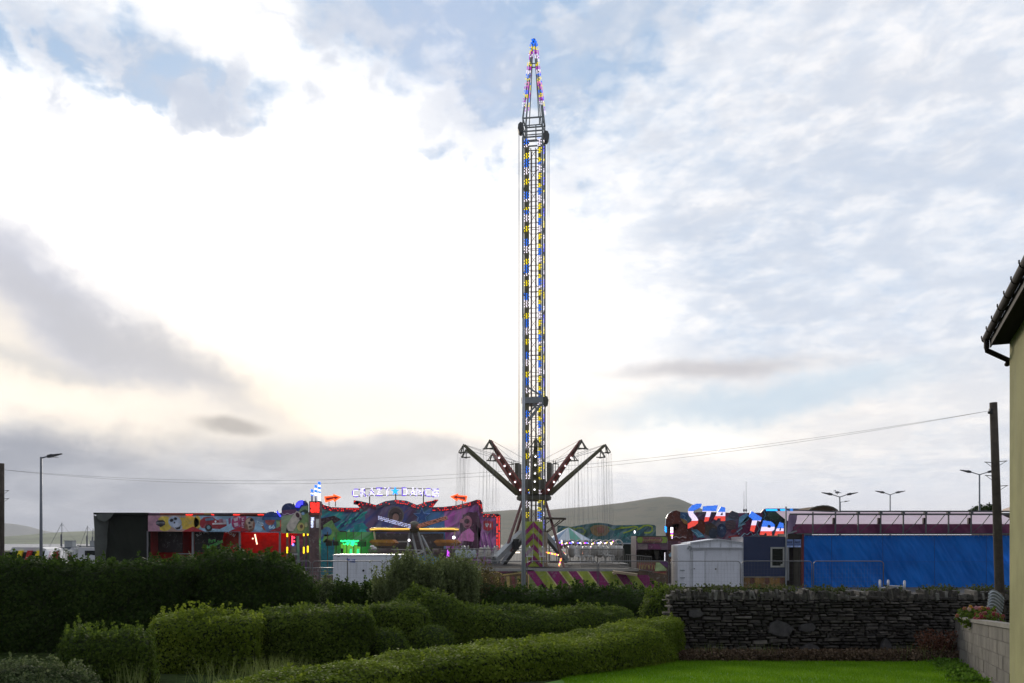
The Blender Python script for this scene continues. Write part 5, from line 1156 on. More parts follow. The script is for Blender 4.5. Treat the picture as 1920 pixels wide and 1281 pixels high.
# arched name boards on the corner of the stall
b = MB(); q = SD-.2
C_ = lambda poly, c, o=0: b.pp(poly, q-o, .06, hexc(c))
def dome(x0, x1, yt, yb, n=14): 
    cx_, rx, ry = (x0+x1)/2, (x1-x0)/2, min((x1-x0)*.42, yb-yt); return [(x0, yb)]+[(cx_-rx*math.cos(math.pi*k/n), yt+ry-ry*math.sin(math.pi*k/n)) for k in range(n+1)]+[(x1, yb)]
C_(dome(492, 527, 959.5, 975), '#1c3a6c'); C_([(491, 970), (527, 970), (525, 975), (494, 975)], '#3a5a80', .02)
C_(dome(528, 556, 943.5, 1000), '#243058', .01); C_([(528.5, 966), (555, 964), (556, 1000), (528.5, 1000)], '#7d8c6c', .03); C_([(529, 957), (555, 955), (556, 964), (529, 967)], '#5c3a50', .04)
for k in range(14): C_(ell(530+k*1.9, 964+1.2*math.sin(k), .6, .8, 8), '#c0b8c0', .06)
C_(dome(554, 578, 938, 1000), '#24305e', .0); C_([(556, 966), (566, 950), (577, 948), (578, 1001), (557, 1000)], '#6f8a58', .03); C_([(562, 960), (572, 955), (577, 958), (577, 962), (566, 966)], '#304030', .05); C_(ell(568, 963, 3, 3), '#7a98b0', .06)
C_([(526, 967), (557, 966), (580, 960), (582, 1001), (527, 999)], '#78866a', .02)
C_([(537, 986), (548, 968), (556, 958), (564, 962), (566, 972), (560, 978), (550, 996), (540, 996)], '#a0988c', .07); C_(ell(558, 966, 3.4, 5, rot=-.4), '#3a2428', .09); C_(ell(563, 973, 2, 2.6), '#3a2428', .09); C_(ell(564, 988, 7, 8), '#a09458', .08); C_(ell(565, 987, 2.6, 3.6), '#5a4030', .1); C_([(537, 990), (541, 996), (545, 998), (536, 998)], '#222224', .09); C_(ell(574, 984, 3, 5), '#9a9a70', .09)
b.build('arched_board', fp, stall)
lb = MB(); q -= .12
for k in range(9):
    for j in range(7):
        a_ = math.pi*.98-j*.26; r_ = 11.5-k*.75; lb.ball(P(566.5+r_*math.cos(a_), 950.5-r_*.95*math.sin(a_), q), .04, 6, 4)
for k in range(10): lb.ball(P(520+k*.6, 960+k*.85, q), .045, 6, 4)
lb.build('arch_bulbs', emit('deep_blue_bulbs', (.05, .05, 1.), 2.2), stall)
b = MB()
for px, py in ((520, 959), (550, 945), (573, 940)): b.pp([(px-1.5, py+5), (px, py-3), (px+1, py), (px+2, py+3)], q+.1, .05)
b.build('finial', mat('finial_blue', (.06, .1, .14), .5), stall)
# entrance posts with yellow lights, ticket kiosk between
for px, runs in ((539, ((998, 1006), (1027, 1037))), (570, ((1000, 1005), (1027, 1038))), (577.5, ((1001, 1004), (1025, 1035)))):
    b = MB(); b.b2((X(px-1.4, SD), SD-.1, .1), (X(px+1.4, SD), SD+.1, Z(1000, SD))); b.build('entrance_post', tdark, stall); lb = MB()
    for y0, y1 in runs:
        y = y0
        while y < y1: lb.ball(P(px-.4, y, SD-.14), .05, 6, 4); y += 1.9
    lb.build('post_lights', emit('amber_bulbs', (1., .62, .02), 2.2), stall)
b = MB(); b.pp([(543.5, 1005), (556, 1005), (558, 1076), (543, 1076)], SD+.3, .6, hexc('#55555e')); b.pp([(544.5, 1006), (555, 1006), (555, 1020), (549.5, 1024), (544.5, 1020)], SD+.25, .05, hexc('#1c1820')); b.pp([(545.5, 1023), (555, 1023), (555, 1036), (545.5, 1036)], SD+.25, .05, hexc('#6c6c60')); b.pp([(545.5, 1043), (554, 1043), (554, 1075), (545.5, 1075)], SD+.25, .05, hexc('#3a1c1c')); b.pp([(542, 1038), (558, 1038), (558, 1041), (542, 1041)], SD+.2, .1, hexc('#a0a0a8')); b.build('kiosk', fp, stall)
lb = MB()
for k in range(9):
    if k % 4 != 3: lb.ball(P(548+(k % 2)*3.6, 1006.5+k*1.7, SD+.2), .055, 6, 4, col=(1, .05, .1))
lb.ball(P(549.5, 1021.5, SD+.2), .07, 6, 4, col=(.2, .2, 1)); lb.build('kiosk_lights', LED, stall)
MB().pp([(557, 1000), (598, 1000), (598, 1076), (557, 1076)], SD+3, .06).build('kiosk_panel', swirl('violet_panel', [hexc('#241c34'), hexc('#3a3050'), hexc('#2a2030')], 1., 3), stall)
rl_ = bpy.data.objects.new('stall_light', bpy.data.lights.new('stall_light', 'AREA')); COL.objects.link(rl_); rl_.data.energy = 80; rl_.data.color = (1, .05, .03); rl_.data.shape = 'RECTANGLE'; rl_.data.size = 4; rl_.data.size_y = .5; rl_.parent = stall
rl_.location = Vector((X(480, SD), SD+2.6, zt_-.15))-wl(stall); rl_.rotation_euler = (R(25), 0, 0)
b = MB(); b.bar(P(478, 1002, SD+2), P(482, 1021, SD+2), .06); b.ball(P(474, 1010, SD+2), .05, 6, 4); b.build('strip_lamp', emit('warm_white', (1, .7, .45), 2.5), stall)
# light pillar with the three poles
pl = thing('light_pillar', 'brown corner pillar with red bulb box and three blue tipped poles', 'sign pillar', (X(590, 50), 50, 0)); d_ = 47.6
b = MB(); b.b2((X(580, d_), d_, .0), (X(598, d_), d_+.5, Z(965, d_)), hexc('#4e3c3a')); b.b2((X(579, d_), d_-.06, Z(966, d_)), (X(600, d_), d_+.5, Z(962, d_)), hexc('#6a3a34')); b.build('pillar', fp, pl)
b = MB(); b.b2((X(580, d_), d_-.05, Z(962, d_)), (X(600, d_), d_+.5, Z(940, d_))); b.build('bulb_box', mat('dark_red_box', (.09, .01, .012), .5), pl)
lb = MB()
for j in range(13):
    for i in range(10):
        if random.random() < .72: lb.ball(P(583+i*1.65, 943+j*1.45, d_-.09), .038, 6, 4)
lb.build('box_bulbs', emit('red_bulbs', (1., .03, .02), 2.2), pl)
b = MB(); org = P(589, 970.5, d_-.1); vs, fs, tr = textmesh('Metro', .02, .035)
x0 = min(v[0] for v in vs); x1 = max(v[0] for v in vs); y0 = min(v[1] for v in vs); y1 = max(v[1] for v in vs)
w_, h_ = 19*d_/F, 6*d_/F
b.add([(org[0]-h_+(v[1]-y0)/(y1-y0)*h_, org[1]-v[2], org[2]-(v[0]-x0)/(x1-x0)*w_) for v in vs], fs); b.build('lit_lettering', emit('cool_white_letters', (.62, .7, 1.), 1.6), pl)
b = MB(); b.pp([(592.5, 973), (598, 973), (598, 990), (592.5, 990)], d_-.06, .06, (.4, .4, .36)); b.build('notice', fp, pl)
for px, y0, y1, c in ((585, 920, 940, 0), (592, 912, 940, 1), (598.5, 906, 940, 2)):
    b = MB(); b.bar(P(px, y1, d_+.2), P(px, y0, d_+.2), .09); o = b.build('pole', mat('pole_white', (.5, .52, .56), .5), pl); lb = MB()
    y = y0-1; k = 0
    while y < (929 if c < 2 else 938):
        for dx_ in (-.9, .3, 1.3): lb.ball(P(px+dx_, y+dx_*.3, d_+.1), .045, 6, 4, col=(.02, .12, .95) if (k % 5 < 3 and y < 925) or c == 0 and y > 926 else (.75, .78, 1.))
        y += 1.7; k += 1
        if c == 0 and 921 < y < 926: y = 926
    lb.build('pole_bulbs', LED, o)
# ------------------------------------------------------------------ white generator
gd = 44.; gen = thing('generator', 'white generator box trailer with small blue sticker behind the mesh fence', 'generator', (X(693, gd), gd+1, 0)); wm = mat('white_gelcoat', (.78, .80, .84), .4, var=.1, scale=1.2, streak=.3)
b = MB(); b.b2((X(624.5, gd), gd, .35), (X(762, gd), gd+2, Z(1042, gd))); o = b.build('body', wm, gen)
b = MB(); b.b2((X(624, gd), gd-.04, Z(1042, gd)), (X(762.6, gd), gd+2.05, Z(1040, gd))); b.build('lid', wm, gen)
for x0, x1 in ((625.5, 650.5), (652.5, 684.5), (686.5, 722), (724, 761)):
    b = MB(); b.b2((X(x0, gd), gd-.025, .42), (X(x1, gd), gd, Z(1045.5, gd))); b.build('door', wm, gen)
b = MB(); b.pp([(650.8, 1046), (652.2, 1046), (652.2, 1090), (650.8, 1090)], gd-.03, .03); b.build('door_seal', tdark, gen)
for px in (681.5, 697.5): b = MB(); b.tube([(X(px, gd), gd-.05, Z(1070, gd)), (X(px, gd), gd, Z(1070, gd))], .055, 14); b.build('lock', mat('black_rubber', (.01, .01, .01), .6), gen)
b = MB(); b.pp([(649, 1048.3), (656, 1048.3), (656, 1050.5), (666, 1048.5), (666, 1055), (657, 1054), (653, 1051)], gd-.045, .02, (.03, .07, .24)); 
for k in range(3): b.pp([(655+k*3, 1050+.2*k), (657+k*3, 1050+.2*k), (656.6+k*3, 1052), (654.6+k*3, 1052)], gd-.06, .02, (.2, .25, .4))
b.build('sticker', fp, gen)
for sx in (640, 745): b = MB(); b.tube([(X(sx, gd), gd+.1, .3), (X(sx, gd), gd+.35, .3)], .3, 16); b.build('wheel', mat('tyre', (.02, .02, .02), .8), gen)
b = MB(); b.pp([(633, 1043), (637, 1043), (636, 1044.3), (634, 1044.3)], gd-.06, .02); b.build('handle', tdark, gen)
# ------------------------------------------------------------------ barriers
FD = 41.; fs_ = mat('galvanised_tube', (.2, .2, .2), .5, .5); grp = 'temporary mesh fence panels'
def fence_panel(w=3.36, h=1.9):
    t = thing('mesh_fence_panel', '', 'fence panel', (0, FD, 0), grp); b = MB(); r = .16; z1, z0 = Z(1052.3, FD), Z(1052.3, FD)-h
    pts = [(0, 0, z0), (0, 0, z1-r)]+[(r-r*math.cos(a), 0, z1-r+r*math.sin(a)) for a in (.4, .8, 1.2)]+[(r, 0, z1), (w-r, 0, z1)]+[(w-r+r*math.sin(a), 0, z1-r+r*math.cos(a)) for a in (.4, .8, 1.2)]+[(w, 0, z1-r), (w, 0, z0)]
    t.location = (0, 0, 0); b.tube(pts, .02, 7); b.tube([(0, 0, z0+.15), (w, 0, z0+.15)], .018, 6); b.build('frame', fs_, t, True)
    b = MB()
    for i in range(1, 22): x = w*i/22; b.bar((x, 0, z0+.15), (x, 0, z1), .0028)
    for j in range(1, 9): b.bar((0, 0, z0+.15+(z1-z0-.15)*j/9), (w, 0, z0+.15+(z1-z0-.15)*j/9), .0028)
    b.build('wire_mesh', fs_, t); return t
fpn = fence_panel(); labs = ['mesh fence panel in front of the light pillar and its railings', 'rounded mesh fence panel directly in front of the white generator doors', 'mesh fence panel half hidden by the feathery willow shrub', 'mesh fence panel left of the grey lamp post foot by the white seats', 'mesh fence panel right of the grey lamp post in front of the stripes',
        'mesh fence panel in front of the ramp and ticket booth', 'mesh fence panel across the white cabin door', 'mesh fence panel in front of the navy cabin window', 'mesh fence panel at the left part of the blue tarpaulin', 'mesh fence panel before the middle of the blue tarpaulin above the white pipe frame', 'mesh fence panel before the right part of the blue tarpaulin next to the wooden pole']
xs_ = [586-134.5+134.2*k for k in range(1, 1)]+[X(586-134, FD)]
for i in range(9):
    px = 452+134.2*(i) if i else 452
    if i == 0: fpn.location = (X(584+1.5-134, FD), FD, 0); fpn['label'] = labs[0]
    else: copy_tree(fpn, (X(586+134.2*(i-1), FD), FD, 0), None, labs[i])
bg_ = 'steel crowd barriers near the kiosk'
def crowd(x, y, lab):
    t = thing('crowd_barrier', lab, 'barrier', (x, y, 0), bg_); b = MB(); w = 2.3
    b.tube([(x, y, .05), (x, y, 1.1), (x+.1, y, 1.2), (x+w-.1, y, 1.2), (x+w, y, 1.1), (x+w, y, .05)], .022, 7)
    for z in (.25, .5, .8, 1.0): b.tube([(x, y, z), (x+w, y, z)], .014, 6)
    b.build('frame', fs_, t, True); b = MB()
    for q_ in (.2, w-.2): b.bar((x+q_, y-.3, .03), (x+q_, y+.3, .03), .04)
    b.build('foot', fs_, t)
    b = MB()
    for i in range(1, 18): b.bar((x+w*i/18, y, .25), (x+w*i/18, y, 1.2), .012)
    b.build('bars', fs_, t); t.location = (x, y, 0); return t
crowd(X(546, 44.8), 44.8, 'steel crowd barrier in front of the narrow kiosk'); crowd(X(588, 45.2)+.3, 45.2, 'steel crowd barrier just left of the white generator')
# ------------------------------------------------------------------ person
def person(name, label, loc, pose, clothes, skin='#6a4a3a', hair='#14100c', h=1.75, face=0):
    t = thing(name, label, 'person', loc); J = pose; V = [Vector(j[1])*h for j in J]; nm = {j[0]: i for i, j in enumerate(J)}; Ed = [(nm[j[3]], i) for i, j in enumerate(J) if j[3]]
    me = bpy.data.meshes.new('body'); me.from_pydata([tuple(v) for v in V], Ed, []); o = bpy.data.objects.new('body', me); COL.objects.link(o); o.parent = t
    s_ = o.modifiers.new('s', 'SKIN'); 
    for i, j in enumerate(J): me.skin_vertices[0].data[i].radius = (j[2][0]*h, j[2][1]*h); me.skin_vertices[0].data[i].use_root = (i == 0)
    o.modifiers.new('u', 'SUBSURF').levels = 2; o.modifiers['u'].render_levels = 2
    me.materials.append(clothes); o.rotation_euler.z = face; return t, nm, V
J = [('pelvis', (0, 0, .53), (.085, .06), None), ('waist', (0, 0, .62), (.075, .055), 'pelvis'), ('chest', (0, -.01, .74), (.1, .065), 'waist'), ('neckb', (0, -.02, .82), (.05, .045), 'chest'), ('neck', (0, -.03, .86), (.03, .032), 'neckb'), ('head', (0, -.045, .91), (.044, .052), 'neck'), ('crown', (0, -.045, .965), (.036, .042), 'head'),
     ('shl', (-.1, 0, .80), (.04, .04), 'neckb'), ('ell', (-.17, .03, .66), (.03, .03), 'shl'), ('wrl', (-.13, -.09, .56), (.02, .02), 'ell'), ('hal', (-.115, -.13, .545), (.018, .024), 'wrl'),
     ('shr', (.1, 0, .80), (.04, .04), 'neckb'), ('elr', (.17, .03, .66), (.03, .03), 'shr'), ('wrr', (.13, -.09, .56), (.02, .02), 'elr'), ('har', (.115, -.13, .545), (.018, .024), 'wrr'),
     ('hil', (-.05, 0, .50), (.055, .055), 'pelvis'), ('knl', (-.06, -.015, .28), (.038, .038), 'hil'), ('anl', (-.06, .01, .05), (.024, .026), 'knl'), ('tol', (-.065, -.07, .015), (.022, .016), 'anl'),
     ('hir', (.05, 0, .50), (.055, .055), 'pelvis'), ('knr', (.06, -.015, .28), (.038, .038), 'hir'), ('anr', (.06, .01, .05), (.024, .026), 'knr'), ('tor', (.065, -.07, .015), (.022, .016), 'anr')]
pd_ = 53.4; t, nm, V = person('person', 'person in dark clothes seen from behind standing above the generator before green lights', (X(641, pd_), pd_, .5), J, mat('dark_jacket', (.02, .02, .022), .8), face=R(180), h=1.62)
hb = MB(); hp_ = Vector((X(641, pd_), pd_, .5)); hc = hp_+Vector((0, .045*1.62, .945*1.62)); hb.ball(hc+Vector((0, -.01, .02)), .095, 12, 8, (.95, 1.1, 1.15)); hb.build('hair', mat('dark_hair', (.015, .012, .01), .7), t, True)
hd_ = MB()
for sx in (-1, 1):
    w0 = hp_+Vector((sx*.115*1.62, .13*1.62+.02, .545*1.62))
    for f_ in range(4): hd_.tube([w0+Vector((sx*(.012*f_-.02), .01, 0)), w0+Vector((sx*(.014*f_-.022), .05, -.01)), w0+Vector((sx*(.014*f_-.022), .07+(.01 if f_ in (1, 2) else 0), -.03))], .008, 6, .006)
    hd_.tube([w0+Vector((-sx*.03, -.01, 0)), w0+Vector((-sx*.055, .02, -.005)), w0+Vector((-sx*.06, .045, -.015))], .009, 6, .007)
hd_.build('hands', mat('skin_tone', (.30, .18, .13), .6), t, True)
# ------------------------------------------------------------------ small round tent with garland
td = 66.; tent = thing('round_stall', 'small round fair stall with white, green and blue conical roof and bulb garland', 'stall', (X(1066, td), td, 0))
b = MB(); n = 24; ap = P(1061, 989, td); R_ = 1.78; cen = (X(1066, td), td)
tcols = [hexc('#b9c2c8'), hexc('#5f9f8c'), hexc('#c4ccd2'), hexc('#7f95ac')]
for k in range(n):
    a0, a1 = 2*math.pi*k/n, 2*math.pi*(k+1)/n; e = []
    for a in (a0, a1):
        e.append([(cen[0]+R_*r*math.cos(a), cen[1]+R_*r*math.sin(a), z) for r, z in ((.0, ap[2]), (.35, Z(997, td)), (1, Z(1013, td)), (1.0, Z(1015.5, td)))])
    for j in range(3): b.add([e[0][j], e[1][j], e[1][j+1], e[0][j+1]], [(0, 3, 2, 1)], tcols[(k//2+ (0)) % 4])
b.build('roof', mat('tent_canvas', (1, 1, 1), .7, var=.12, col=True), tent)
b = MB()
for k in range(12): a = 2*math.pi*k/12; b.bar((cen[0]+R_*.97*math.cos(a), cen[1]+R_*.97*math.sin(a), 0), (cen[0]+R_*.97*math.cos(a), cen[1]+R_*.97*math.sin(a), Z(1015, td)), .06)
b.lathe([(R_*.9, 0), (R_*.9, 1.0), (R_*.85, 1.0)], (cen[0], cen[1], .02), 20); b.build('frame', mat('brown_boards', (.12, .085, .06), .6, var=.4), tent)
b = MB()
for k in range(9): b.ball((cen[0]-1.3+k*.33, cen[1]-R_*.6, 2.3+.1*math.sin(k*2)), .16, 8, 6, (1, .8, 1.3), hexc(random.choice(['#5a4030', '#6a5040', '#403028', '#705848'])))
b.build('hanging_prizes', fp, tent)
def garland(name, pts, par, s=.05, cols=(WHT, (1., .65, .1), (.6, .05, .9), (.08, .15, 1.), WHT)):
    lb = MB()
    for (x0, y0, x1, y1, d, dip) in pts:
        n = int(math.hypot(x1-x0, y1-y0)/1.55)
        for k in range(n): u = k/n; lb.ball(P(x0+(x1-x0)*u, y0+(y1-y0)*u+dip*4*u*(1-u)-dip, d), s, 6, 4, col=cols[(k//2) % len(cols)])
    return lb.build(name, LED, par)
gd_ = td-R_-.1
garland('bulb_garland', [(1025, 1018, 1040, 1018, gd_+.6, 1.5), (1040, 1018, 1053, 1018, gd_+.3, 1.5), (1060, 1018, 1073, 1018, gd_, -1.6), (1073, 1018, 1090, 1019, gd_, 1.6), (1090, 1018, 1108, 1018.5, gd_, -1.6)], tent)
ft = thing('lit_ride', 'small ride with bulb garlands and white ornate cars right of the round stall', 'fairground ride', (X(1140, 60), 60, 0))
garland('bulb_garland', [(1108, 1019, 1126, 1018, 59, -1.6), (1126, 1018, 1134, 1019, 59, 1.4), (1134, 1018, 1144, 1017, 59, -1.2), (1146, 1020, 1151, 1013, 59, 0), (1108.5, 1020, 1108.5, 1030, 59, 0), (1053, 1014, 1053.6, 1023, 59, 0), (1144.5, 1018, 1144.3, 1026, 59, 0)], ft)
garland('bulb_garland', [(1052, 1048, 1048, 1062, 49, 0), (1025, 1036, 1048, 1041, 50, 0), (1092, 1037, 1102, 1037, 56, 0), (1052, 1032, 1060, 1040, 56, 0)], ft, .045, ((1, .25, .1), (1., .6, .0), (.9, .1, .3), (1, .8, .2)))
b = MB()
for px in (1112, 1120, 1135, 1148, 1160): b.bar(P(px, 1060, 59.2), P(px, 1018, 59.2), .07)
b.bar(P(1105, 1019.5, 59.2), P(1152, 1019.5, 59.2), .06); b.b2((X(1060, 58), 57, .5), (X(1175, 58), 62, 1.1)); b.build('frame', mat('ride_frame', (.2, .19, .17), .5), ft)
for i, (px, w) in enumerate(((1072, 7), (1086, 6), (1099, 7), (1113, 5.5), (1124, 9), (1136, 8), (1148, 9), (1160, 8))):
    d_ = 54+(i % 3)*.9; c = Vector(P(px, 1044, d_)); b = MB(); r = w*d_/F
    b.lathe([(r*.35, -.05), (r*.9, .1), (r, .5), (r*.95, .72), (r*.85, .7), (r*.7, .25), (.05, .2)], c, 14)
    pts = [(c.x-r, c.y+r*.3, c.z+.7)]+[(c.x-r*math.cos(a), c.y+r*.3, c.z+.7+.38*math.sin(a)) for a in (.4, .8, 1.2, 1.57, 1.94, 2.34, 2.74)]+[(c.x+r, c.y+r*.3, c.z+.7)]
    b.tube(pts, .05, 6); b.build('ride_car', mat('pearl_white', (.52, .5, .46), .3, .1, var=.25), ft, True)
b = MB(); b.ball(P(1166, 1038, 55), .05, 6, 4); b.ball(P(1060, 1041, 55), .05, 6, 4); b.build('bulbs', WB, ft)
# row of white and blueish cars left of the tower
ft2 = thing('seat_row', 'row of upright white slatted seats left of the tower base', 'ride seats', (X(880, 50), 50, 1.1)); 
for i, (px, c) in enumerate(((857, 0), (865, 0), (873, 0), (881, 0), (889, 0), (902, 1), (915, 1))):
    d_ = 49.5; b = MB(); w = 3.4 if c == 0 else 4.2; z1 = Z(1029 if c == 0 else 1027, d_); z0 = Z(1048, d_); xc = X(px, d_); hw = w*d_/F
    n = 7
    for k in range(n):
        x = xc-hw+2*hw*k/(n-1); b.bar((x, d_, z0), (x*.9+xc*.1, d_+.1, z1-.12*abs(k-n//2)/3), .05, .03)
    b.ball((xc, d_+.1, z1-.05), hw*.9, 10, 6, (1, .3, .6)); b.box((xc, d_-.2, z0+.1), (hw*2, .5, .1)); b.build('seat', mat('pale_seat', (.5, .56, .6), .4, var=.1) if c == 0 else mat('cream_seat', (.6, .54, .46), .4, var=.1), ft2, True)
b = MB(); b.pp([(834, 1046), (846, 1046), (846, 1060), (834, 1060)], 49, .4, hexc('#8ca0a8')); b.build('pale_box', fp, ft2)
b = MB(); b.pp([(838.5, 1030), (842, 1030), (842.5, 1040), (844, 1046), (836.5, 1046), (838, 1040)], 50, .06); b.build('violet_lamp', emit('violet_lamp', (.6, .08, .9), 1.6), ft2)
b = MB(); b.b2((X(824, 50), 49.9, 1), (X(828, 50), 50.1, Z(1028, 50))); b.b2((X(846, 50), 49.9, 1), (X(849, 50), 50.1, Z(1029, 50))); b.bar(P(826, 1030, 50), P(848, 1030, 50), .06); b.build('brown_post', mat('brown_boards', (.12, .085, .06), .6), ft2)
b = MB()
for a, c in ((955, 957), (963, 975)): b.bar(P(a, 1036, 56), P(c, 1036, 56), .08)
b.build('strip_light', emit('warm_strip', (1., .85, .65), 2.), ft2)
# ------------------------------------------------------------------ far green graffiti board
gd2 = 75.; gb = thing('graffiti_board', 'dark teal backdrop painted with lime arches behind the round tent', 'backdrop', (X(1140, gd2), gd2, 0))
OUTG = [(1045, 985), (1070, 988), (1088, 985), (1105, 982), (1122, 980.5), (1140, 982), (1150, 985), (1175, 985), (1200, 984), (1215, 983), (1228, 985), (1230, 988), (1230, 1018), (1045, 1018)]
MB().pp(OUTG, gd2, .2).build('board', swirl('teal_dark', [hexc('#12282c'), hexc('#20424a'), hexc('#1b3a2c'), hexc('#243c50')], .5, 2.5), gb)
b = MB(); 
def band(pts, w, col, d, o=0):
    L_ = []; R2 = []
    for i, (x, y) in enumerate(pts):
        a, c = pts[max(0, i-1)], pts[min(len(pts)-1, i+1)]; tx, ty = c[0]-a[0], c[1]-a[1]; q_ = math.hypot(tx, ty) or 1; L_.append((x-ty/q_*w/2, y+tx/q_*w/2)); R2.append((x+ty/q_*w/2, y-tx/q_*w/2))
    for i in range(len(pts)-1): b.pp([L_[i], L_[i+1], R2[i+1], R2[i]], d-o, .02, col)
gr = hexc('#7c9030')
band([(1155, 992), (1165, 990), (1178, 989), (1190, 987), (1196, 989), (1195, 994), (1200, 991), (1208, 986), (1216, 985), (1223, 988), (1223, 995), (1218, 999), (1208, 999)], 3, gr, gd2, .05)
band([(1168, 1000), (1180, 996), (1192, 990)], 2.4, gr, gd2, .05); band([(1140, 988), (1150, 994), (1160, 990), (1168, 986)], 2, hexc('#5e7a3a'), gd2, .05)
band([(1075, 996), (1083, 990), (1092, 990), (1098, 996), (1094, 1002), (1086, 1001)], 3, hexc('#6a7c34'), gd2, .04); band([(1055, 992), (1068, 989), (1080, 992)], 2, hexc('#6a7c34'), gd2, .04)
b.pp([(1106, 990), (1114, 985), (1128, 984), (1140, 987), (1143, 996), (1136, 1004), (1120, 1006), (1110, 1001)], gd2-.04, .02, hexc('#6a5838')); b.pp([(1118, 990), (1126, 987), (1134, 991), (1132, 999), (1122, 1000)], gd2-.06, .02, hexc('#7c5040'))
for k in range(16): x, y = 1160+random.random()*66, 1000+random.random()*16; b.pp([(x, y), (x+.8, y+.6), (x, y+1.2), (x-.8, y+.6)], gd2-.04, .02, hexc('#8fb0b0'))
for k in range(6): band([(1150+k*8, 1008), (1153+k*8, 1001), (1157+k*8, 1006), (1160+k*8, 999)], 1.2, hexc('#3c8078'), gd2, .05)
b.build('graffiti', fp, gb)
b = MB(); b.pp([(1151, 1018), (1194, 1018), (1194, 1020.4), (1151, 1020.4)], gd2-.3, .2); b.build('white_edge', mat('pale_edge', (.42, .5, .54), .5), gb)
b = MB(); b.b2((X(1150, gd2), gd2-.25, 0), (X(1232, gd2), gd2, Z(1018, gd2))); b.build('opening_shade', mat('opening_shade_green', (.02, .025, .018), .8), gb)  # solid dark block; the opening's shade is put into its colour
b = MB(); b.ball(P(1190, 997.5, gd2-3), .045, 8, 6, (1.4, 1, 3)); b.build('flood_lamp', WB, gb)
# ------------------------------------------------------------------ ticket booth
kd = 47.; bo = thing('ticket_booth', 'purple and lime ticket booth with open hatch behind the mesh fence', 'booth', (X(1222, kd), kd+1, 0)); b = MB()
K_ = lambda poly, c, o=0: b.pp(poly, kd-o, .04, hexc(c))
b.b2((X(1193, kd), kd+2, .1), (X(1252, kd), kd+2.1, Z(1006, kd)), hexc('#2a221c')); b.b2((X(1193, kd), kd, Z(1007, kd)), (X(1253, kd), kd+2.1, Z(1005, kd)), hexc('#352c2c')); b.b2((X(1193, kd), kd+.05, .1), (X(1194.5, kd), kd+2, Z(1007, kd)), hexc('#2c1e28')); b.b2((X(1251, kd), kd+.05, .1), (X(1252.5, kd), kd+2, Z(1007, kd)), hexc('#2c1e28'))
K_([(1193, 1006.5), (1252.5, 1006.5), (1252.5, 1031), (1193, 1031)], '#55404a', -.03); K_([(1197, 1007), (1249, 1007), (1252, 1012), (1249, 1018), (1197, 1018), (1193.5, 1012)], '#6a8030', .02); K_([(1204, 1007.3), (1240, 1007.3), (1243, 1012), (1240, 1017.6), (1203, 1017.6), (1206, 1012)], '#6b4048', .04)
K_([(1196, 1020), (1214, 1020), (1214, 1030), (1196, 1030)], '#6a5c5a', .02); K_([(1216, 1020), (1236, 1020), (1240, 1030), (1216, 1030)], '#5c2a48', .02)
for k in range(9): band([(1206+k*3.7, 1016), (1207+k*3.7, 1010+(k % 3)), (1208.6+k*3.7, 1014), (1209.6+k*3.7, 1010.5)], .8, hexc('#9c8a5c'), kd, .08)
K_([(1193.5, 1053), (1246, 1053), (1252, 1068), (1250, 1085), (1237, 1098), (1194, 1090)], '#56402f', .03); K_([(1230, 1055), (1237, 1055), (1250, 1067), (1249, 1070), (1228, 1071)], '#8a9a6a', .05); K_([(1236, 1053), (1252, 1053), (1252, 1064), (1248, 1063)], '#56305a', .06); K_([(1194, 1074), (1211, 1073), (1209, 1081), (1199, 1081)], '#7c8a58', .05); K_([(1196, 1056), (1228, 1057), (1226, 1070), (1196, 1072)], '#6c3c38', .04); K_([(1211, 1073), (1249, 1072), (1248, 1084), (1209, 1085)], '#70382f', .04); K_([(1193.5, 1082), (1215, 1086), (1212, 1100), (1193.5, 1100)], '#5a1838', .04)
for k in range(5): band([(1199+k*6, 1068), (1200+k*6, 1059), (1204+k*6, 1060), (1203+k*6, 1067)], .9, hexc('#a08c4c'), kd, .1)
for k in range(7): band([(1213+k*5, 1082), (1214+k*5, 1075), (1217+k*5, 1076), (1216+k*5, 1082)], .9, hexc('#8f8040'), kd, .1)
b.build('painted_panels', fp, bo)
b = MB(); b.b2((X(1194, kd), kd+.3, .6), (X(1252, kd), kd+2, .8)); b.build('counter', tdark, bo)
b = MB(); b.pp([(1226, 1032), (1236, 1033), (1234, 1049), (1230, 1049)], kd+1.4, .1, hexc('#7a766c')); b.build('paper_notice', fp, bo)
lb = MB()
for k in range(7): lb.ball(P(1246.5, 1037+k*2.4, kd+.2), .02, 6, 4)
lb.build('edge_lights', emit('white_bulbs', (.95, .93, 1.), 3.), bo)
tl = thing('bulb_totem', 'small pointed bulb totem with purple and yellow lights on the booth corner', 'light', (X(1260, 50), 50, Z(1010, 50))); b = MB()
for j in range(12):
    for i in range(3):
        wj = 1 if j < 3 else 3
        if i < wj: b.ball(P(1258+i*1.6+(j < 3)*2.2, 1009-j*1.75, 49.9), .032, 6, 4, col=[WHT, PUR, WHT, YEL, (.05, .05, .3), PUR, WHT, WHT, (1, .5, .4), WHT, WHT, WHT][j])
b.build('bulbs', LED, tl); b = MB(); b.bar((X(1260, 50), 50.1, Z(1010.5, 50)), (X(1260, 50), 50.1, Z(988, 50)), .12, .06); b.build('backing', tdark, tl)
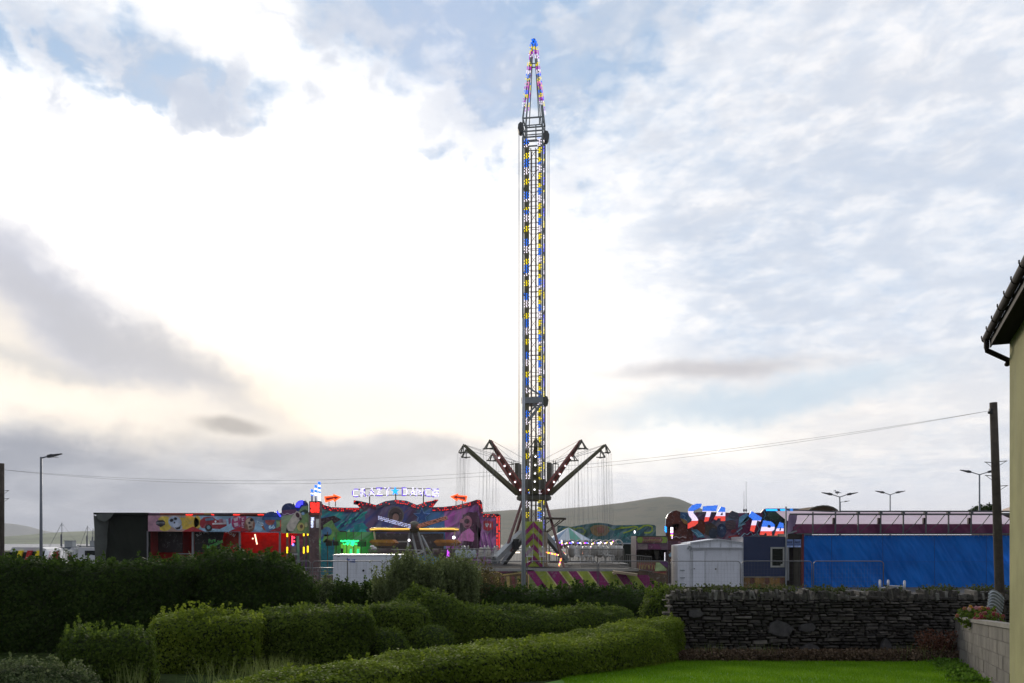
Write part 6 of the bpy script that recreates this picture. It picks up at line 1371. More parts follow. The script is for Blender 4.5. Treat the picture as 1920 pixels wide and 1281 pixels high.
# ------------------------------------------------------------------ star lettered backdrop
xd = 58.; sb = thing('lettered_backdrop', 'painted ride backdrop with blue, white and red lit letters above the white cabin', 'fairground ride', (X(1400, xd), xd, 0))
O2 = [(1249, 1031), (1248, 985), (1249, 972), (1253, 964), (1260, 959), (1268, 957), (1276, 960), (1290, 961), (1330, 960), (1368, 961.5), (1372, 957.5), (1384, 962), (1427, 961.5), (1432, 955), (1438, 953.5), (1520, 953.5), (1524, 1031)]
MB().pp(O2, xd, .25).build('board', swirl('stormy_mural', [hexc('#22384c'), hexc('#3a5868'), hexc('#4c2238'), hexc('#2a2c3c'), hexc('#53203a')], .6, 3.5), sb)
b = MB(); D_ = lambda poly, c, o=0: b.pp(poly, xd-.03-o, .03, hexc(c))
D_([(1249, 1031), (1248, 985), (1249, 972), (1253, 964), (1260, 959), (1268, 957), (1275.5, 960), (1275, 972), (1284, 980), (1296, 990), (1300, 1008), (1296, 1031)], '#43170e'); D_(ell(1262, 978, 13, 18), '#4a1a0c', .01); D_(ell(1272, 996, 22, 14), '#481c10', .01); D_([(1276, 972), (1288, 976), (1290, 985), (1282, 981)], '#8a6a38', .03); D_(ell(1312, 990, 12, 16), '#57230f', .02)
for x_, y_ in ((1255, 972), (1262, 981), (1268, 990), (1257, 996), (1273, 1001), (1280, 992)): D_(ell(x_, y_, 1.6, .9), '#6c3a28', .04)
D_([(1276, 961), (1290, 962), (1288, 976), (1277, 971)], '#24486e', .02); D_([(1296, 994), (1306, 992), (1318, 1002), (1322, 1008), (1308, 1008)], '#4a7c94', .04)
D_([(1322, 984), (1334, 980), (1344, 988), (1346, 1000), (1334, 1006), (1322, 1002)], '#3a3026', .04); D_(ell(1337, 1000, 8, 10), '#26303e', .05); D_(ell(1353, 995, 9, 13), '#20304a', .05); D_(star5(1353, 990, 4), '#5a7088', .07); D_(ell(1370, 984, 10, 9), '#5e4a4a', .05)
for k in range(6): D_([(1361, 977+k*3), (1380, 974+k*3.2), (1381, 975.2+k*3.2), (1361, 978.4+k*3)], '#3a3440', .07)
D_([(1372, 957.5), (1384, 962), (1386, 972), (1372, 972), (1366, 968)], '#3a3c48', .03); D_([(1386, 970), (1400, 962), (1404, 968), (1394, 984), (1384, 990)], '#4f7c92', .04)
for k in range(6): D_([(1384+k*3, 986-k*2), (1402+k*1.5, 966-k*.5), (1403+k*1.5, 967-k*.5), (1386+k*3, 987-k*2)], '#6a98a8', .05)
D_([(1398, 962), (1430, 962), (1424, 1000), (1400, 1006), (1390, 992)], '#501c3c', .02); D_([(1366, 1006), (1386, 1002), (1384, 1008), (1366, 1009)], '#7c1c20', .06); D_([(1372, 994), (1380, 992), (1380, 998), (1370, 999)], '#6a2028', .06)
band([(1380, 1010), (1386, 1000), (1382, 998), (1392, 990), (1388, 986), (1398, 982)], 1.2, hexc('#8ab4c0'), xd, .09); band([(1388, 1008), (1396, 1000), (1401, 1003), (1408, 997), (1412, 1004), (1420, 1000), (1424, 1006)], 1.1, hexc('#8ab4c0'), xd, .09); band([(1280, 965), (1285, 968), (1282, 972), (1288, 976)], 1., hexc('#6a98b0'), xd, .09); band([(1425, 972), (1420, 985), (1424, 992), (1418, 1002)], 1.3, hexc('#5c8898'), xd, .09)
band([(1262, 1008), (1268, 1006), (1274, 1009), (1280, 1006.5), (1287, 1008.5)], 1.1, hexc('#b0a0a0'), xd, .09); band([(1298, 996), (1306, 1000), (1310, 1006), (1318, 1004)], 1.1, hexc('#8ab4c0'), xd, .09)
D_([(1430, 962), (1438, 956), (1470, 956), (1472, 985), (1440, 990), (1428, 980)], '#132420', .03); D_(ell(1452, 966, 12, 9), '#22382c', .04); band([(1432, 958), (1436, 966), (1432, 972), (1438, 980)], 1.2, hexc('#3f6c84'), xd, .09)
b.build('painted_scene', fp, sb)
# letters: blue top, white middle, red foot, with bulbs
def tri_letter(ch, pix, cutb, cutr):
    o_ = MB(); o_.pp(pix, xd-.45, .1, (.3, .3, .32)); o = o_.build('letter', mat('letter_back', (.25, .25, .28), .4), sb)
    ys = [p[1] for p in pix]; xs__ = [p[0] for p in pix]; cb, cw, cr = MB(), MB(), MB(); db, dw, dr_ = MB(), MB(), MB()
    step = 1.0; y = min(ys)
    while y < max(ys):
        xx = min(xs__); run = None
        yc = y+step/2; ints = []
        for i in range(len(pix)):
            (xa, ya), (xb, yb) = pix[i], pix[(i+1) % len(pix)]
            if (ya > yc) != (yb > yc): ints.append(xa+(yc-ya)*(xb-xa)/(yb-ya))
        ints.sort(); t_ = (yc-min(ys))/(max(ys)-min(ys)); tgt, dt_ = (cb, db) if t_ < cutb else (cw, dw) if t_ < cutr else (cr, dr_)
        for a, c in zip(ints[::2], ints[1::2]):
            if c-a > .2: tgt.pp([(a, y), (c, y), (c, y+step), (a, y+step)], xd-.47, .02)
        y += step
    y = min(ys)+.9; row = 0
    while y < max(ys):
        ints = []
        for i in range(len(pix)):
            (xa, ya), (xb, yb) = pix[i], pix[(i+1) % len(pix)]
            if (ya > y) != (yb > y): ints.append(xa+(y-ya)*(xb-xa)/(yb-ya))
        ints.sort(); t_ = (y-min(ys))/(max(ys)-min(ys)); dt_ = db if t_ < cutb else dw if t_ < cutr else dr_
        for a, c in zip(ints[::2], ints[1::2]):
            x = a+.7+(row % 2)*.7
            while x < c-.4: dt_.ball(P(x, y, xd-.49), .016, 5, 3); x += 1.9
        y += 1.7; row += 1
    for m__, nm_, cc, s__ in ((cb, 'blue_face', (.0, .10, .75), 1.1), (cw, 'white_face', (.75, .62, .95), 1.1), (cr, 'red_face', (.75, .03, .03), 1.0)):
        if m__.v: m__.build(nm_, emit(nm_, cc, s__), o)
    for m__, nm_, cc, s__ in ((db, 'blue_dots', (.3, .6, 1.), 1.3), (dw, 'white_dots', (1, 1, 1), 1.6), (dr_, 'red_dots', (1., .3, .2), 1.3)):
        if m__.v: m__.build(nm_, emit(nm_, cc, s__), o)
tri_letter('S', [(1316, 944.5), (1314, 951), (1308, 954.5), (1301, 957.5), (1300, 962), (1305, 968), (1309, 974), (1309, 981), (1303, 986), (1296, 989), (1289.5, 992), (1289.5, 982), (1296, 978), (1297.5, 974), (1292, 967), (1290, 960), (1291, 954), (1297, 948), (1305, 945)], .3, .68)
tri_letter('T', [(1346, 947.5), (1343, 958), (1334, 958.5), (1328.5, 977), (1320, 979), (1322, 970), (1326, 959), (1317, 959.5), (1318, 949.5)], .34, .7)
tri_letter('A', [(1352, 950), (1360, 952), (1360, 977), (1351, 977), (1351.5, 972), (1346, 972), (1344, 975), (1338, 974), (1345, 961)], .36, .66)
tri_letter('T', [(1409, 958), (1429, 971), (1426, 978), (1420, 976), (1414, 998), (1406, 995), (1411, 974), (1403.5, 968)], .45, .68)
tri_letter('R', [(1431, 976), (1446, 978), (1453, 984), (1452, 993), (1447, 997), (1448, 1006.5), (1438, 1006), (1437, 999), (1434, 1000), (1433, 1003), (1424.5, 1002.5), (1427, 992)], .4, .66)
tri_letter('A', [(1462, 979), (1469, 981.5), (1470, 1006), (1464, 1006.5), (1464, 1001), (1460.5, 1001), (1459, 1006), (1451, 1006), (1456, 992)], .42, .62)
b = MB(); b.pp([(1440, 984), (1445, 985.5), (1444.5, 990), (1439, 989)], xd-.52, .03); b.pp([(1354.5, 960), (1355.5, 966), (1350.5, 966)], xd-.52, .03); b.pp([(1464, 988), (1464.5, 995), (1461, 995)], xd-.52, .03); b.build('letter_counter', mat('counter_dark', (.02, .03, .035), .7), sb)
lb = MB()
for a, c in ((1437, 1457), (1464, 1475), (1482, 1487), (1502, 1509)):
    x = a
    while x < c: lb.ball(P(x, 955.6, xd-.1), .045, 6, 4); lb.ball(P(x+.8, 957, xd-.1), .045, 6, 4); x += 1.7
for k in range(6): lb.ball(P(1247.5+(k % 2)*1.4, 988+k*1.8, xd-.1), .055, 6, 4)
lb.build('edge_bulbs', emit('azure_bulbs', (.02, .3, 1.), 2.4), sb)
b = MB(); 
for px in (1260, 1330, 1400, 1460, 1510): b.bar((X(px, xd), xd+3, 0), (X(px, xd), xd+.3, 3.8), .1)
b.b2((X(1252, xd), xd+.26, 0), (X(1520, xd), xd+.34, Z(1030, xd))); b.build('support_frame', tdark, sb)
b = MB(); d_ = 52
b.b2((X(1252, d_), d_+.6, 0), (X(1275, d_), d_+.7, Z(1030, d_)), hexc('#2a1610')); b.pp([(1254, 1040), (1258, 1036), (1263, 1035), (1265, 1040), (1262, 1044), (1255, 1044)], d_+.5, .06, hexc('#6f8ea0'))
for k in range(10): b.pp(ell(random.uniform(1254, 1272), random.uniform(1034, 1080), 1.3, 1.3, 8), d_+.55, .03, hexc(random.choice(['#6c2c10', '#80402a', '#3c1c14', '#8a7060'])))
b.pp([(1249, 1014), (1300, 1014), (1296, 1030), (1249, 1031)], d_+.4, .1, hexc('#3c1c2c')); b.pp(ell(1274, 1018, 3, 3), d_+.38, .02, hexc('#6a4850')); b.build('side_stall_front', fp, sb)
# ------------------------------------------------------------------ white cabin
wd_ = 46.; cab = thing('white_cabin', 'white portable cabin with a door and low gabled roof', 'cabin', (X(1332, wd_), wd_+1, 0)); wm2 = mat('white_panels', (.74, .75, .79), .5, var=.1, scale=1.3, streak=.35)
xa, xb, xm = X(1273, wd_), X(1393, wd_), X(1294, wd_); b = MB()
zl, zr_, zp = Z(1018, wd_), Z(1017, wd_), Z(1010.5, wd_); yb = wd_+2.6
b.add([(xm, wd_, .15), (xb, wd_, .15), (xb, wd_, zr_), (X(1346, wd_), wd_, zp), (xm, wd_, zl), (xm, yb, .15), (xb, yb, .15), (xb, yb, zr_), (X(1346, wd_), yb, zp), (xm, yb, zl)], [(0, 1, 2, 3, 4), (5, 9, 8, 7, 6), (1, 6, 7, 2), (2, 7, 8, 3), (3, 8, 9, 4), (0, 4, 9, 5)])
b.build('walls', wm2, cab)
b = MB(); b.add([(xa, wd_+.25, .15), (xm, wd_-.02, .15), (xm, wd_-.02, Z(1020, wd_)), (xa, wd_+.25, Z(1022.5, wd_)), (xa, wd_+2.2, .15), (xm, wd_+2.2, .15), (xm, wd_+2.2, Z(1020, wd_)), (xa, wd_+2.2, Z(1022.5, wd_))], [(0, 1, 2, 3), (3, 2, 6, 7), (0, 3, 7, 4), (1, 5, 6, 2)]); b.build('side_wing', wm2, cab)
tm = mat('trim_grey', (.55, .56, .58), .5); b = MB()
b.bar(P(1294, 1018.2, wd_-.05), P(1346, 1011, wd_-.05), .06); b.bar(P(1346, 1011, wd_-.05), P(1393, 1017.2, wd_-.05), .06); b.bar(P(1297, 1027.4, wd_-.06), P(1393, 1027.4, wd_-.06), .1, .06)
for px in (1331.5, 1351.5, 1371.5, 1312): b.bar(P(px, 1027, wd_-.03), P(px, 1013.5 if 1330 < px < 1360 else 1016, wd_-.03), .035)
b.bar((X(1295.5, wd_), wd_-.05, .15), (X(1295.5, wd_), wd_-.05, Z(1019, wd_)), .09); b.bar((X(1392.4, wd_), wd_-.03, .15), (X(1392.4, wd_), wd_-.03, Z(1018, wd_)), .05); b.build('trim', tm, cab)
b = MB(); b.pp([(1299.5, 1033), (1321, 1033), (1321, 1100), (1299.5, 1100)], wd_-.03, .04); o = b.build('door', mat('door_white', (.8, .81, .86), .45, var=.06), cab)
b = MB(); b.pp([(1297.8, 1031.5), (1322.8, 1031.5), (1322.8, 1033), (1321, 1033), (1299.5, 1033), (1299.5, 1100), (1297.8, 1100)], wd_-.04, .05); b.pp([(1321, 1033), (1322.8, 1033), (1322.8, 1100), (1321, 1100)], wd_-.04, .05); b.build('frame', tm, o)
b = MB(); b.bar(P(1300.7, 1066.5, wd_-.06), P(1303, 1066.5, wd_-.06), .04); b.build('handle', tdark, o)
b = MB(); b.ball(P(1342, 1067, wd_), .045, 8, 6); b.build('lock', tdark, cab)
b = MB(); b.tube([P(1289, 1030, wd_-.1), P(1292, 1024, wd_-.1), P(1296, 1026, wd_-.12), P(1294, 1033, wd_-.1)], .05, 7); b.build('wall_lamp', tg, cab)
b = MB(); b.b2((X(1333, wd_), wd_-.02, .02), (X(1370, wd_), wd_+.2, .22)); b.build('skid', tdark, cab)
b = MB()
for y in (1069, 1083, 1094): b.pp([(1275, y), (1288, y), (1288, y+1), (1275, y+1)], wd_+.1, .05, hexc('#4e5a5a'))
b.build('marks', fp, cab)
# ------------------------------------------------------------------ navy cabin
nb = thing('navy_cabin', 'navy blue cabin with one pale framed window', 'cabin', (X(1435, 46), 47, 0)); nd = 46.2
b = MB(); b.b2((X(1393.6, nd), nd, .7), (X(1473, nd), nd+2.5, Z(1006.5, nd))); b.build('walls', mat('navy_paint', (.018, .032, .09), .45, var=.2, scale=1.), nb)
b = MB(); b.b2((X(1394, nd), nd+.05, .08), (X(1472, nd), nd+2.4, .7), hexc('#5e4a20'))
for k in range(8): b.pp([(1398+k*9.3, 1083), (1404+k*9.3, 1083), (1406+k*9.3, 1092), (1401+k*9.3, 1097), (1397+k*9.3, 1092)], nd+.03, .04, hexc(['#6a4c22', '#4a2c1c', '#75592a'][k % 3]))
for k in range(38): b.pp([(1395+k*2.05, 1081), (1396.2+k*2.05, 1082), (1395+k*2.05, 1083), (1393.9+k*2.05, 1082)], nd+.01, .04, hexc('#8a8478'))
b.build('painted_base', fp, nb)
b = MB(); 
for poly in ([(1445, 1026), (1471, 1026), (1471, 1029), (1445, 1029)], [(1445, 1061), (1471, 1061), (1471, 1064), (1445, 1064)], [(1445, 1029), (1448, 1029), (1448, 1061), (1445, 1061)], [(1468, 1029), (1471, 1029), (1471, 1061), (1468, 1061)]): b.pp(poly, nd-.05, .08)
b.pp([(1464, 1058), (1469, 1057), (1469, 1063), (1464, 1063)], nd-.08, .04); wf = b.build('window', mat('pale_frame', (.38, .38, .34), .5), nb)
b = MB(); b.pp([(1448, 1029), (1468, 1029), (1468, 1061), (1448, 1061)], nd-.01, .015); b.build('pane', mat('dark_glass', (.012, .014, .014), .08, var=.1), wf)
b = MB(); b.pp([(1473, 950), (1475.2, 950), (1475.2, 1100), (1473, 1100)], nd-.1, .1); b.build('corner_pole', tg, nb)
# ------------------------------------------------------------------ bumper car hall with blue tarpaulin
hd2 = 48.; hall = thing('covered_ride_hall', 'long ride hall closed with blue tarpaulin under a pink sheet and steel truss', 'ride hall', (X(1700, hd2), hd2+4, 0))
x0h, x1h = X(1505, hd2), X(1930, hd2)
m_, nt_, bs_ = newmat('blue_tarpaulin'); co = objco(nt_)
c_ = mixc(nt_, remap(nz(co, .5, 4, .5), .35, .65), (.001, .13, .52), (.002, .17, .64)); gx, gy, gz_ = sepv(co)
seam = remap((gx*1.0+10)._m('FRACT')._m('ABSOLUTE'), .0, .02, 1, 0, 'LINEAR')
nt_.links.new(c_.o, bs_.inputs['Base Color']); bs_.inputs['Roughness'].default_value = .6; bs_.inputs['Specular IOR Level'].default_value = .25; bump(nt_, bs_, nz(scalev(co, (1, 1, .5)), 2.5, 6, .7, 1.5), .4, .06)
o = cloth('blue_tarpaulin', x0h, x1h, -.1, Z(1004.5, hd2), hd2, m_, hall, 300, 80, .13, 11)
b = MB()
for px in (1559, 1655, 1752, 1849): b.pp([(px, 1006), (px+.7, 1006), (px+.9, 1101), (px+.2, 1101)], hd2-.17, .02)
b.bar(P(1507, 1053.5, hd2-.14), P(1925, 1053.5, hd2-.14), .035, .01)
b.build('tarpaulin_seam', mat('seam_blue', (.002, .07, .28), .6), o)
b = MB()
for k in range(48): px = 1508+k*8.6; b.tube([P(px, 1006.5, hd2-.1), P(px+.6, 1001.5, hd2-.15)], .008, 4)
b.build('lashing_rope', mat('rope', (.3, .29, .26), .8), hall)
def pinkmat():
    m, nt, bs = newmat('pink_sheet'); co = objco(nt); c = mixc(nt, remap(nz(co, .8, 4, .6), .35, .65), (.26, .045, .13), (.17, .03, .09)); nt.links.new(c.o, bs.inputs['Base Color']); bs.inputs['Roughness'].default_value = .45
    t_ = nt.nodes.new('ShaderNodeBsdfTranslucent'); nt.links.new(c.o, t_.inputs[0]); x = nt.nodes.new('ShaderNodeMixShader'); x.inputs[0].default_value = .15; nt.links.new(bs.outputs[0], x.inputs[1]); nt.links.new(t_.outputs[0], x.inputs[2]); nt.links.new(x.outputs[0], nt.nodes['Material Output'].inputs[0]); return m
pm = pinkmat(); xp = X(1490, hd2)
cloth('pink_sheet', xp, x1h, Z(1001, hd2), Z(982.5, hd2)+.0, hd2+.25, pm, hall, 160, 12, .16, 21)
ps = mat('pale_pink_sheet', (.55, .33, .40), .22, var=.2, scale=1.5)
r_ = MB(); nx = 90
for j in range(9):
    for i in range(nx+1):
        u = i/nx; v = j/8; x = xp+(x1h-xp)*u; bay = math.sin(math.pi*((x-xp)/2.64 % 1)); r_.v.append((x, hd2+.3+v*3.2, Z(982.5, hd2)+v*.85-.10*bay*(1-v)*0-.06*(1-bay)*math.sin(v*3.1)))
for j in range(8):
    for i in range(nx): r_.f.append((j*(nx+1)+i, j*(nx+1)+i+1, (j+1)*(nx+1)+i+1, (j+1)*(nx+1)+i)); r_.c.append((1, 1, 1))
r_.build('sheet_roof', ps, hall, True)
b = MB(); b.b2((x0h+.05, hd2+.6, 0), (x1h, hd2+.7, Z(1003, hd2))); b.b2((x0h, hd2+.7, 0), (x0h+.08, hd2+8, Z(1003, hd2))); b.build('inner_wall', tdark, hall)
tb = mat('truss_grey', (.13, .13, .135), .5, .3); b = MB()
b.bar(P(1574, 959, hd2), P(1930, 959, hd2), .07, .08); b.bar(P(1480, 964.5, hd2), P(1930, 964.5, hd2), .07, .1); b.bar(P(1474, 956, hd2), P(1576, 960, hd2), .06)
b.bar(P(1494, 1001, hd2-.1), P(1930, 1001, hd2-.1), .08, .07); b.build('truss_chord', tb, hall)
b = MB(); k = 0; px = 1524
while px < 1925:
    b.bar(P(px, 1001, hd2-.1), P(px, 960, hd2-.05), .07)
    b.bar(P(px-21, 983, hd2-.05), P(px-5, 963, hd2-.05), .04); b.bar(P(px-38, 998, hd2+.1), P(px-21, 983, hd2-.05), .03); px += 42.4
b.build('truss_post', tb, hall)
for px in (1564, 1648.5, 1733.5, 1818):
    b = MB(); b.b2((X(px-2, hd2), hd2-.0, Z(983, hd2)), (X(px+1.4, hd2), hd2+.15, Z(971, hd2))); b.build('clamp', mat('clamp_dark', (.04, .015, .02), .5), hall)
for px in (1609, 1651, 1693, 1735, 1778, 1821):
    b = MB(); b.b2((X(px-2.5, hd2), hd2-.1, Z(966, hd2)), (X(px+2.5, hd2), hd2+.1, Z(958, hd2))); b.build('bracket', tb, hall)
# curled sheet end at the left and entrance gap
cv = MB(); n = 12
for j in range(n+1):
    for i in range(7):
        u, v = i/6, j/n; cv.v.append((X(1477+18*u+(1-v)**2*-3+4*(1-v)*u*0, hd2), hd2-.2+.3*math.sin(u*2+v*3)*.5+u*.4, Z(1004-38*v-12*u*(1-v), hd2)))
for j in range(n):
    for i in range(6): cv.f.append((j*7+i, j*7+i+1, (j+1)*7+i+1, (j+1)*7+i)); cv.c.append((1, 1, 1))
cv.build('sheet_flap', mat('lilac_sheet', (.42, .3, .48), .35, var=.2), hall, True)
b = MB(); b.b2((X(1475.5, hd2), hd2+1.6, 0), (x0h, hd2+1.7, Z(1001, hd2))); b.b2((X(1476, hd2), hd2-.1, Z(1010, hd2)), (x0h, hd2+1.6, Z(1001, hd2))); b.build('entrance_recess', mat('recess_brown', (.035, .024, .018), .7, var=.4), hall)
b = MB(); b.b2((X(1502.5, hd2), hd2-.15, 0), (x0h+.02, hd2+.1, Z(1001, hd2))); b.build('red_post', mat('dark_red_paint', (.17, .02, .018), .5), hall)
b = MB(); b.b2((X(1475.5, hd2), hd2-.15, .4), (X(1478, hd2), hd2+.1, Z(1026, hd2))); b.bar(P(1475, 1001, hd2-.1), P(1494, 996, hd2-.1), .07); b.build('grey_post', tg, hall)
for i, x_ in enumerate((1474.5, 1489)):
    s_ = tag(thing('hanging_sign', '', 'sign', P(x_+6, 1019, hd2-.3)), ['left one of two small pale blue signs beside the red post', 'right one of two small pale blue signs, with dark lettering strokes, beside the red post'][i], 'sign', 'small pale blue signs at the hall entrance')
    b = MB(); b.pp([(x_, 1011.5), (x_+13, 1011.5), (x_+13, 1026.5), (x_, 1026.5)], hd2-.3, .03, hexc('#5c6e94')); b.pp([(x_+.5, 1023.5), (x_+12.5, 1023.5), (x_+12.5, 1026), (x_+.5, 1026)], hd2-.32, .02, hexc('#8a98b4')); b.pp([(x_+.5, 1021.2), (x_+12.5, 1021.2), (x_+12.5, 1022.4), (x_+.5, 1022.4)], hd2-.32, .02, hexc('#2c3a66'))
    for k in range(4): band([(x_+2+k*2.4, 1018+(k % 2)), (x_+3+k*2.4, 1014.5), (x_+4+k*2.4, 1017)], .7, hexc('#28304e'), hd2-.3, .04)
    b.build('panel', fp, s_)
lb = MB()
for k in range(9): lb.ball(P(1897, 1042+k*2, hd2-.3), .04, 6, 4, col=(.3, .4, 1.) if k % 2 else WHT)
lb.build('side_lights', LED, hall)
# wooden domed roof behind the truss
dm = thing('domed_awning', 'weathered brown domed ride canopy rising behind the truss', 'canopy', (X(1540, 53), 53, 3.5)); pts = [(1508, 966), (1514, 959), (1522, 953.5), (1532, 950), (1543, 948.5), (1552, 949), (1562, 952), (1570, 957), (1575, 966)]
b = MB(); b.pp(pts, 53, 3.); b.build('canopy', mat('weathered_brown', (.13, .085, .05), .8, var=.5, scale=1.5), dm)
b = MB(); 
for i in range(len(pts)-1): b.bar(P(*pts[i], 52.9), P(*pts[i+1], 52.9), .08)
b.bar(P(1500, 967, 52.8), P(1600, 967, 52.8), .12); b.build('rim', tdark, dm)
# roof with orange light put into its tile colour and dark tree by the pole, right
rt = thing('tiled_roof', 'small sunlit pale tiled roof between the pole and the house', 'roof', (X(1885, 62), 62, 0)); b = MB()
b.add([P(1876, 962, 60), P(1912, 952, 60), P(1912, 945, 66), P(1880, 955, 66)], [(0, 1, 2, 3)]); b.build('roof', mat('sunlit_tiles', (.5, .36, .26), .7, var=.3, bumpv=.4, bscale=6), rt); b = MB(); b.b2((X(1878, 61), 61, 0), (X(1912, 61), 65, Z(961, 60))); b.build('wall', mat('brown_boards', (.12, .085, .06), .6), rt)
foliage('tree', 'small dark treetop beyond the truss left of the wooden pole', 'tree', [blob_core((X(1845, 70), 70, Z(961, 70)), (.95, .6, .35), 81, .4)], LD, 500, .12, .3, 82, 20, .3)
# ------------------------------------------------------------------ lamp posts
ls = mat('lamp_grey', (.16, .175, .20), .5, .3); lk = mat('lamp_dark', (.07, .07, .075), .5, .3)
def head(b, p, dx, s=1.): 
    p = Vector(p); b.bar(p, p+Vector((dx*.28*s, 0, .05*s)), .12*s, .16*s, .16*s, .2*s); b.bar(p+Vector((dx*.28*s, 0, .05*s)), p+Vector((dx*.85*s, 0, .16*s)), .2*s, .14*s, .12*s, .05*s)
def lamp(label, px, d, ytop, pyc, arms, r=.09, lit=False, grp='tall street lamps', par=.5):
    t = thing('street_lamp', label, 'street lamp', (X(px, d), d, 0), grp); b = MB(); zt2 = Z(ytop, d); b.tube([(X(px, d), d, 0), (X(px, d), d, zt2*.35), (X(px, d), d, zt2)], r, 12, r*.55); b.build('post', ls, t, True)
    for s_ in arms:
        b = MB(); e = (X(px, d)+s_*par, d, zt2+.02+(.12 if len(arms) > 1 else .0)); b.tube([(X(px, d), d, zt2-.05), e], .035, 6); o = b.build('bracket', ls, t); b = MB(); head(b, e, s_, .9 if len(arms) > 1 else .8); b.build('lamp_head', lk, o)
        if lit: b = MB(); b.box((e[0]+s_*.35, d, e[2]-.03), (.3, .14, .02)); b.build('lamp_glass', mat('lamp_glass', (.6, .6, .58), .2), o)
    return t
lamp('single grey street lamp on the left before the cloudy hills', 77, 40, 857, 0, (1,), .09, True, par=.3)
lamp('twin armed street lamp rising behind the domed canopy with a gull on it', 1574.5, 62, 931, 0, (-1, 1), .08, par=.55); lamp('twin armed street lamp in the middle behind the truss', 1669, 72, 927, 0, (-1, 1), .08, par=.5); lamp('twin armed street lamp nearest the wooden pole', 1836.5, 60, 889, 0, (-1, 1), .09, par=.6)
lamp('small distant street lamp head just right of the domed canopy', 1576, 120, 941, 0, (1,), .08, par=.6)
_k = ls; ls = mat('pale_lamp_grey', (.42, .45, .49), .5, .2); lamp('tall grey lamp post standing in front of the swing tower', 981.5, 33, 597, 0, (), .085); ls = _k
t = thing('gull', 'gull perched on the twin lamp behind the domed canopy', 'bird', (X(1570, 62), 62, Z(926, 62))); b = MB(); c = Vector((X(1570, 62), 62, Z(926, 62)))
b.ball(c+Vector((0, 0, .1)), .1, 10, 6, (1.7, .8, .9)); b.ball(c+Vector((-.15, 0, .22)), .055, 8, 6); b.bar(c+Vector((.12, 0, .1)), c+Vector((.3, 0, .06)), .08, .03, .03, .02); b.bar(c+Vector((-.19, 0, .22)), c+Vector((-.27, 0, .2)), .025); b.bar(c, c+Vector((0, 0, -.08)), .02); b.build('body', mat('gull_grey', (.25, .25, .26), .7), t, True)
for px, y0, y1 in ((1395, 921, 962), (1399, 903, 962)):
    t = thing('aerial', 'thin vertical radio mast behind the lettered backdrop, the %s one' % ('shorter' if px == 1395 else 'taller'), 'aerial', (X(px, 75), 75, 0)); b = MB(); b.tube([(X(px, 75), 75, 0), (X(px, 75), 75, Z(y1-6, 75)), (X(px, 75), 75, Z(y0, 75))], .025, 5, .012); b.build('mast', lk, t)
    b = MB(); b.ball((X(px, 75), 75, Z(957, 75)), .09, 6, 4, (1, 1, 1.6)); b.build('junction_box', lk, t)
# ------------------------------------------------------------------ vans behind the left hedge
vwm = mat('van_white', (.62, .62, .64), .3, var=.06); gls = mat('van_glass', (.015, .018, .02), .08); ty_ = mat('tyre', (.02, .02, .02), .8)
def van(label, x, y, L_, H_, W_=2.0, rz=0., stripes=True):
    t = thing('parked_van', label, 'van', (0, 0, 0), 'white vans parked beyond the tall hedge'); b = MB()
    pr = [(0, .35), (L_, .35), (L_, .85), (L_-.35, 1.05), (L_-.75, H_*.62), (L_-1.35, H_*.96), (L_-1.7, H_), (.12, H_), (0, H_*.94)]
    n = len(pr); ins = lambda s_, k: [(p[0], s_*(W_/2-(.12 if p[1] > 1.1 else 0)), p[1]) for p in pr]
    vs = ins(-1, 0)+ins(1, 0); b.add(vs, [tuple(range(n)), tuple(reversed(range(n, 2*n)))]+[(i, i+n, (i+1) % n+n, (i+1) % n) for i in range(n)]); b.build('body', vwm, t)
    b = MB()
    for s_ in (-1, 1): y_ = s_*(W_/2-.1); b.prism([(L_-2.2, H_*.58), (L_-.85, H_*.58), (L_-1.38, H_*.9), (L_-2.2, H_*.9)], y_-.02, .04); b.prism([(L_-3.6, H_*.58), (L_-2.35, H_*.58), (L_-2.35, H_*.88), (L_-3.6, H_*.88)], y_-.02, .04)
    b.b2((-.02, -W_*.36, H_*.55), (.01, W_*.36, H_*.86)); b.build('window', gls, t)
    for wx in (.85, L_-.95):
        for s_ in (-1, 1): b = MB(); b.tube([(wx, s_*(W_/2-.2), .34), (wx, s_*(W_/2+.01), .34)], .34, 18); b.build('wheel', ty_, t)
    for s_ in (-1, 1): b = MB(); b.b2((-.03, s_*W_/2*.98, .9), (.05, s_*W_/2*.84, 1.5)); b.build('tail_light', mat('tail_red', (.4, .02, .02), .3), t)
    if stripes:
        b = MB()
        for k in range(5): b.prism([(.15+k*.5, .8), (.4+k*.5, .8), (.75+k*.5, H_*.92), (.5+k*.5, H_*.92)], -W_/2-.01+ (.12 if 0 else 0), .14, hexc(['#c8b018', '#a01818', '#c8b018', '#ffffff', '#8a1414'][k]))
        b.build('reflective_stripes', fp, t)
    t.location = (x, y, 0); t.rotation_euler.z = rz; return t
van('white van with red and yellow reflective stripes behind the tall hedge', X(37, 48), 48, 3.3+.0, Z(1026, 48), rz=R(0)); van('plain white van further right beside the green tarpaulin', X(142, 70), 70, 2.6+2.2, Z(1026.5, 70), stripes=False)
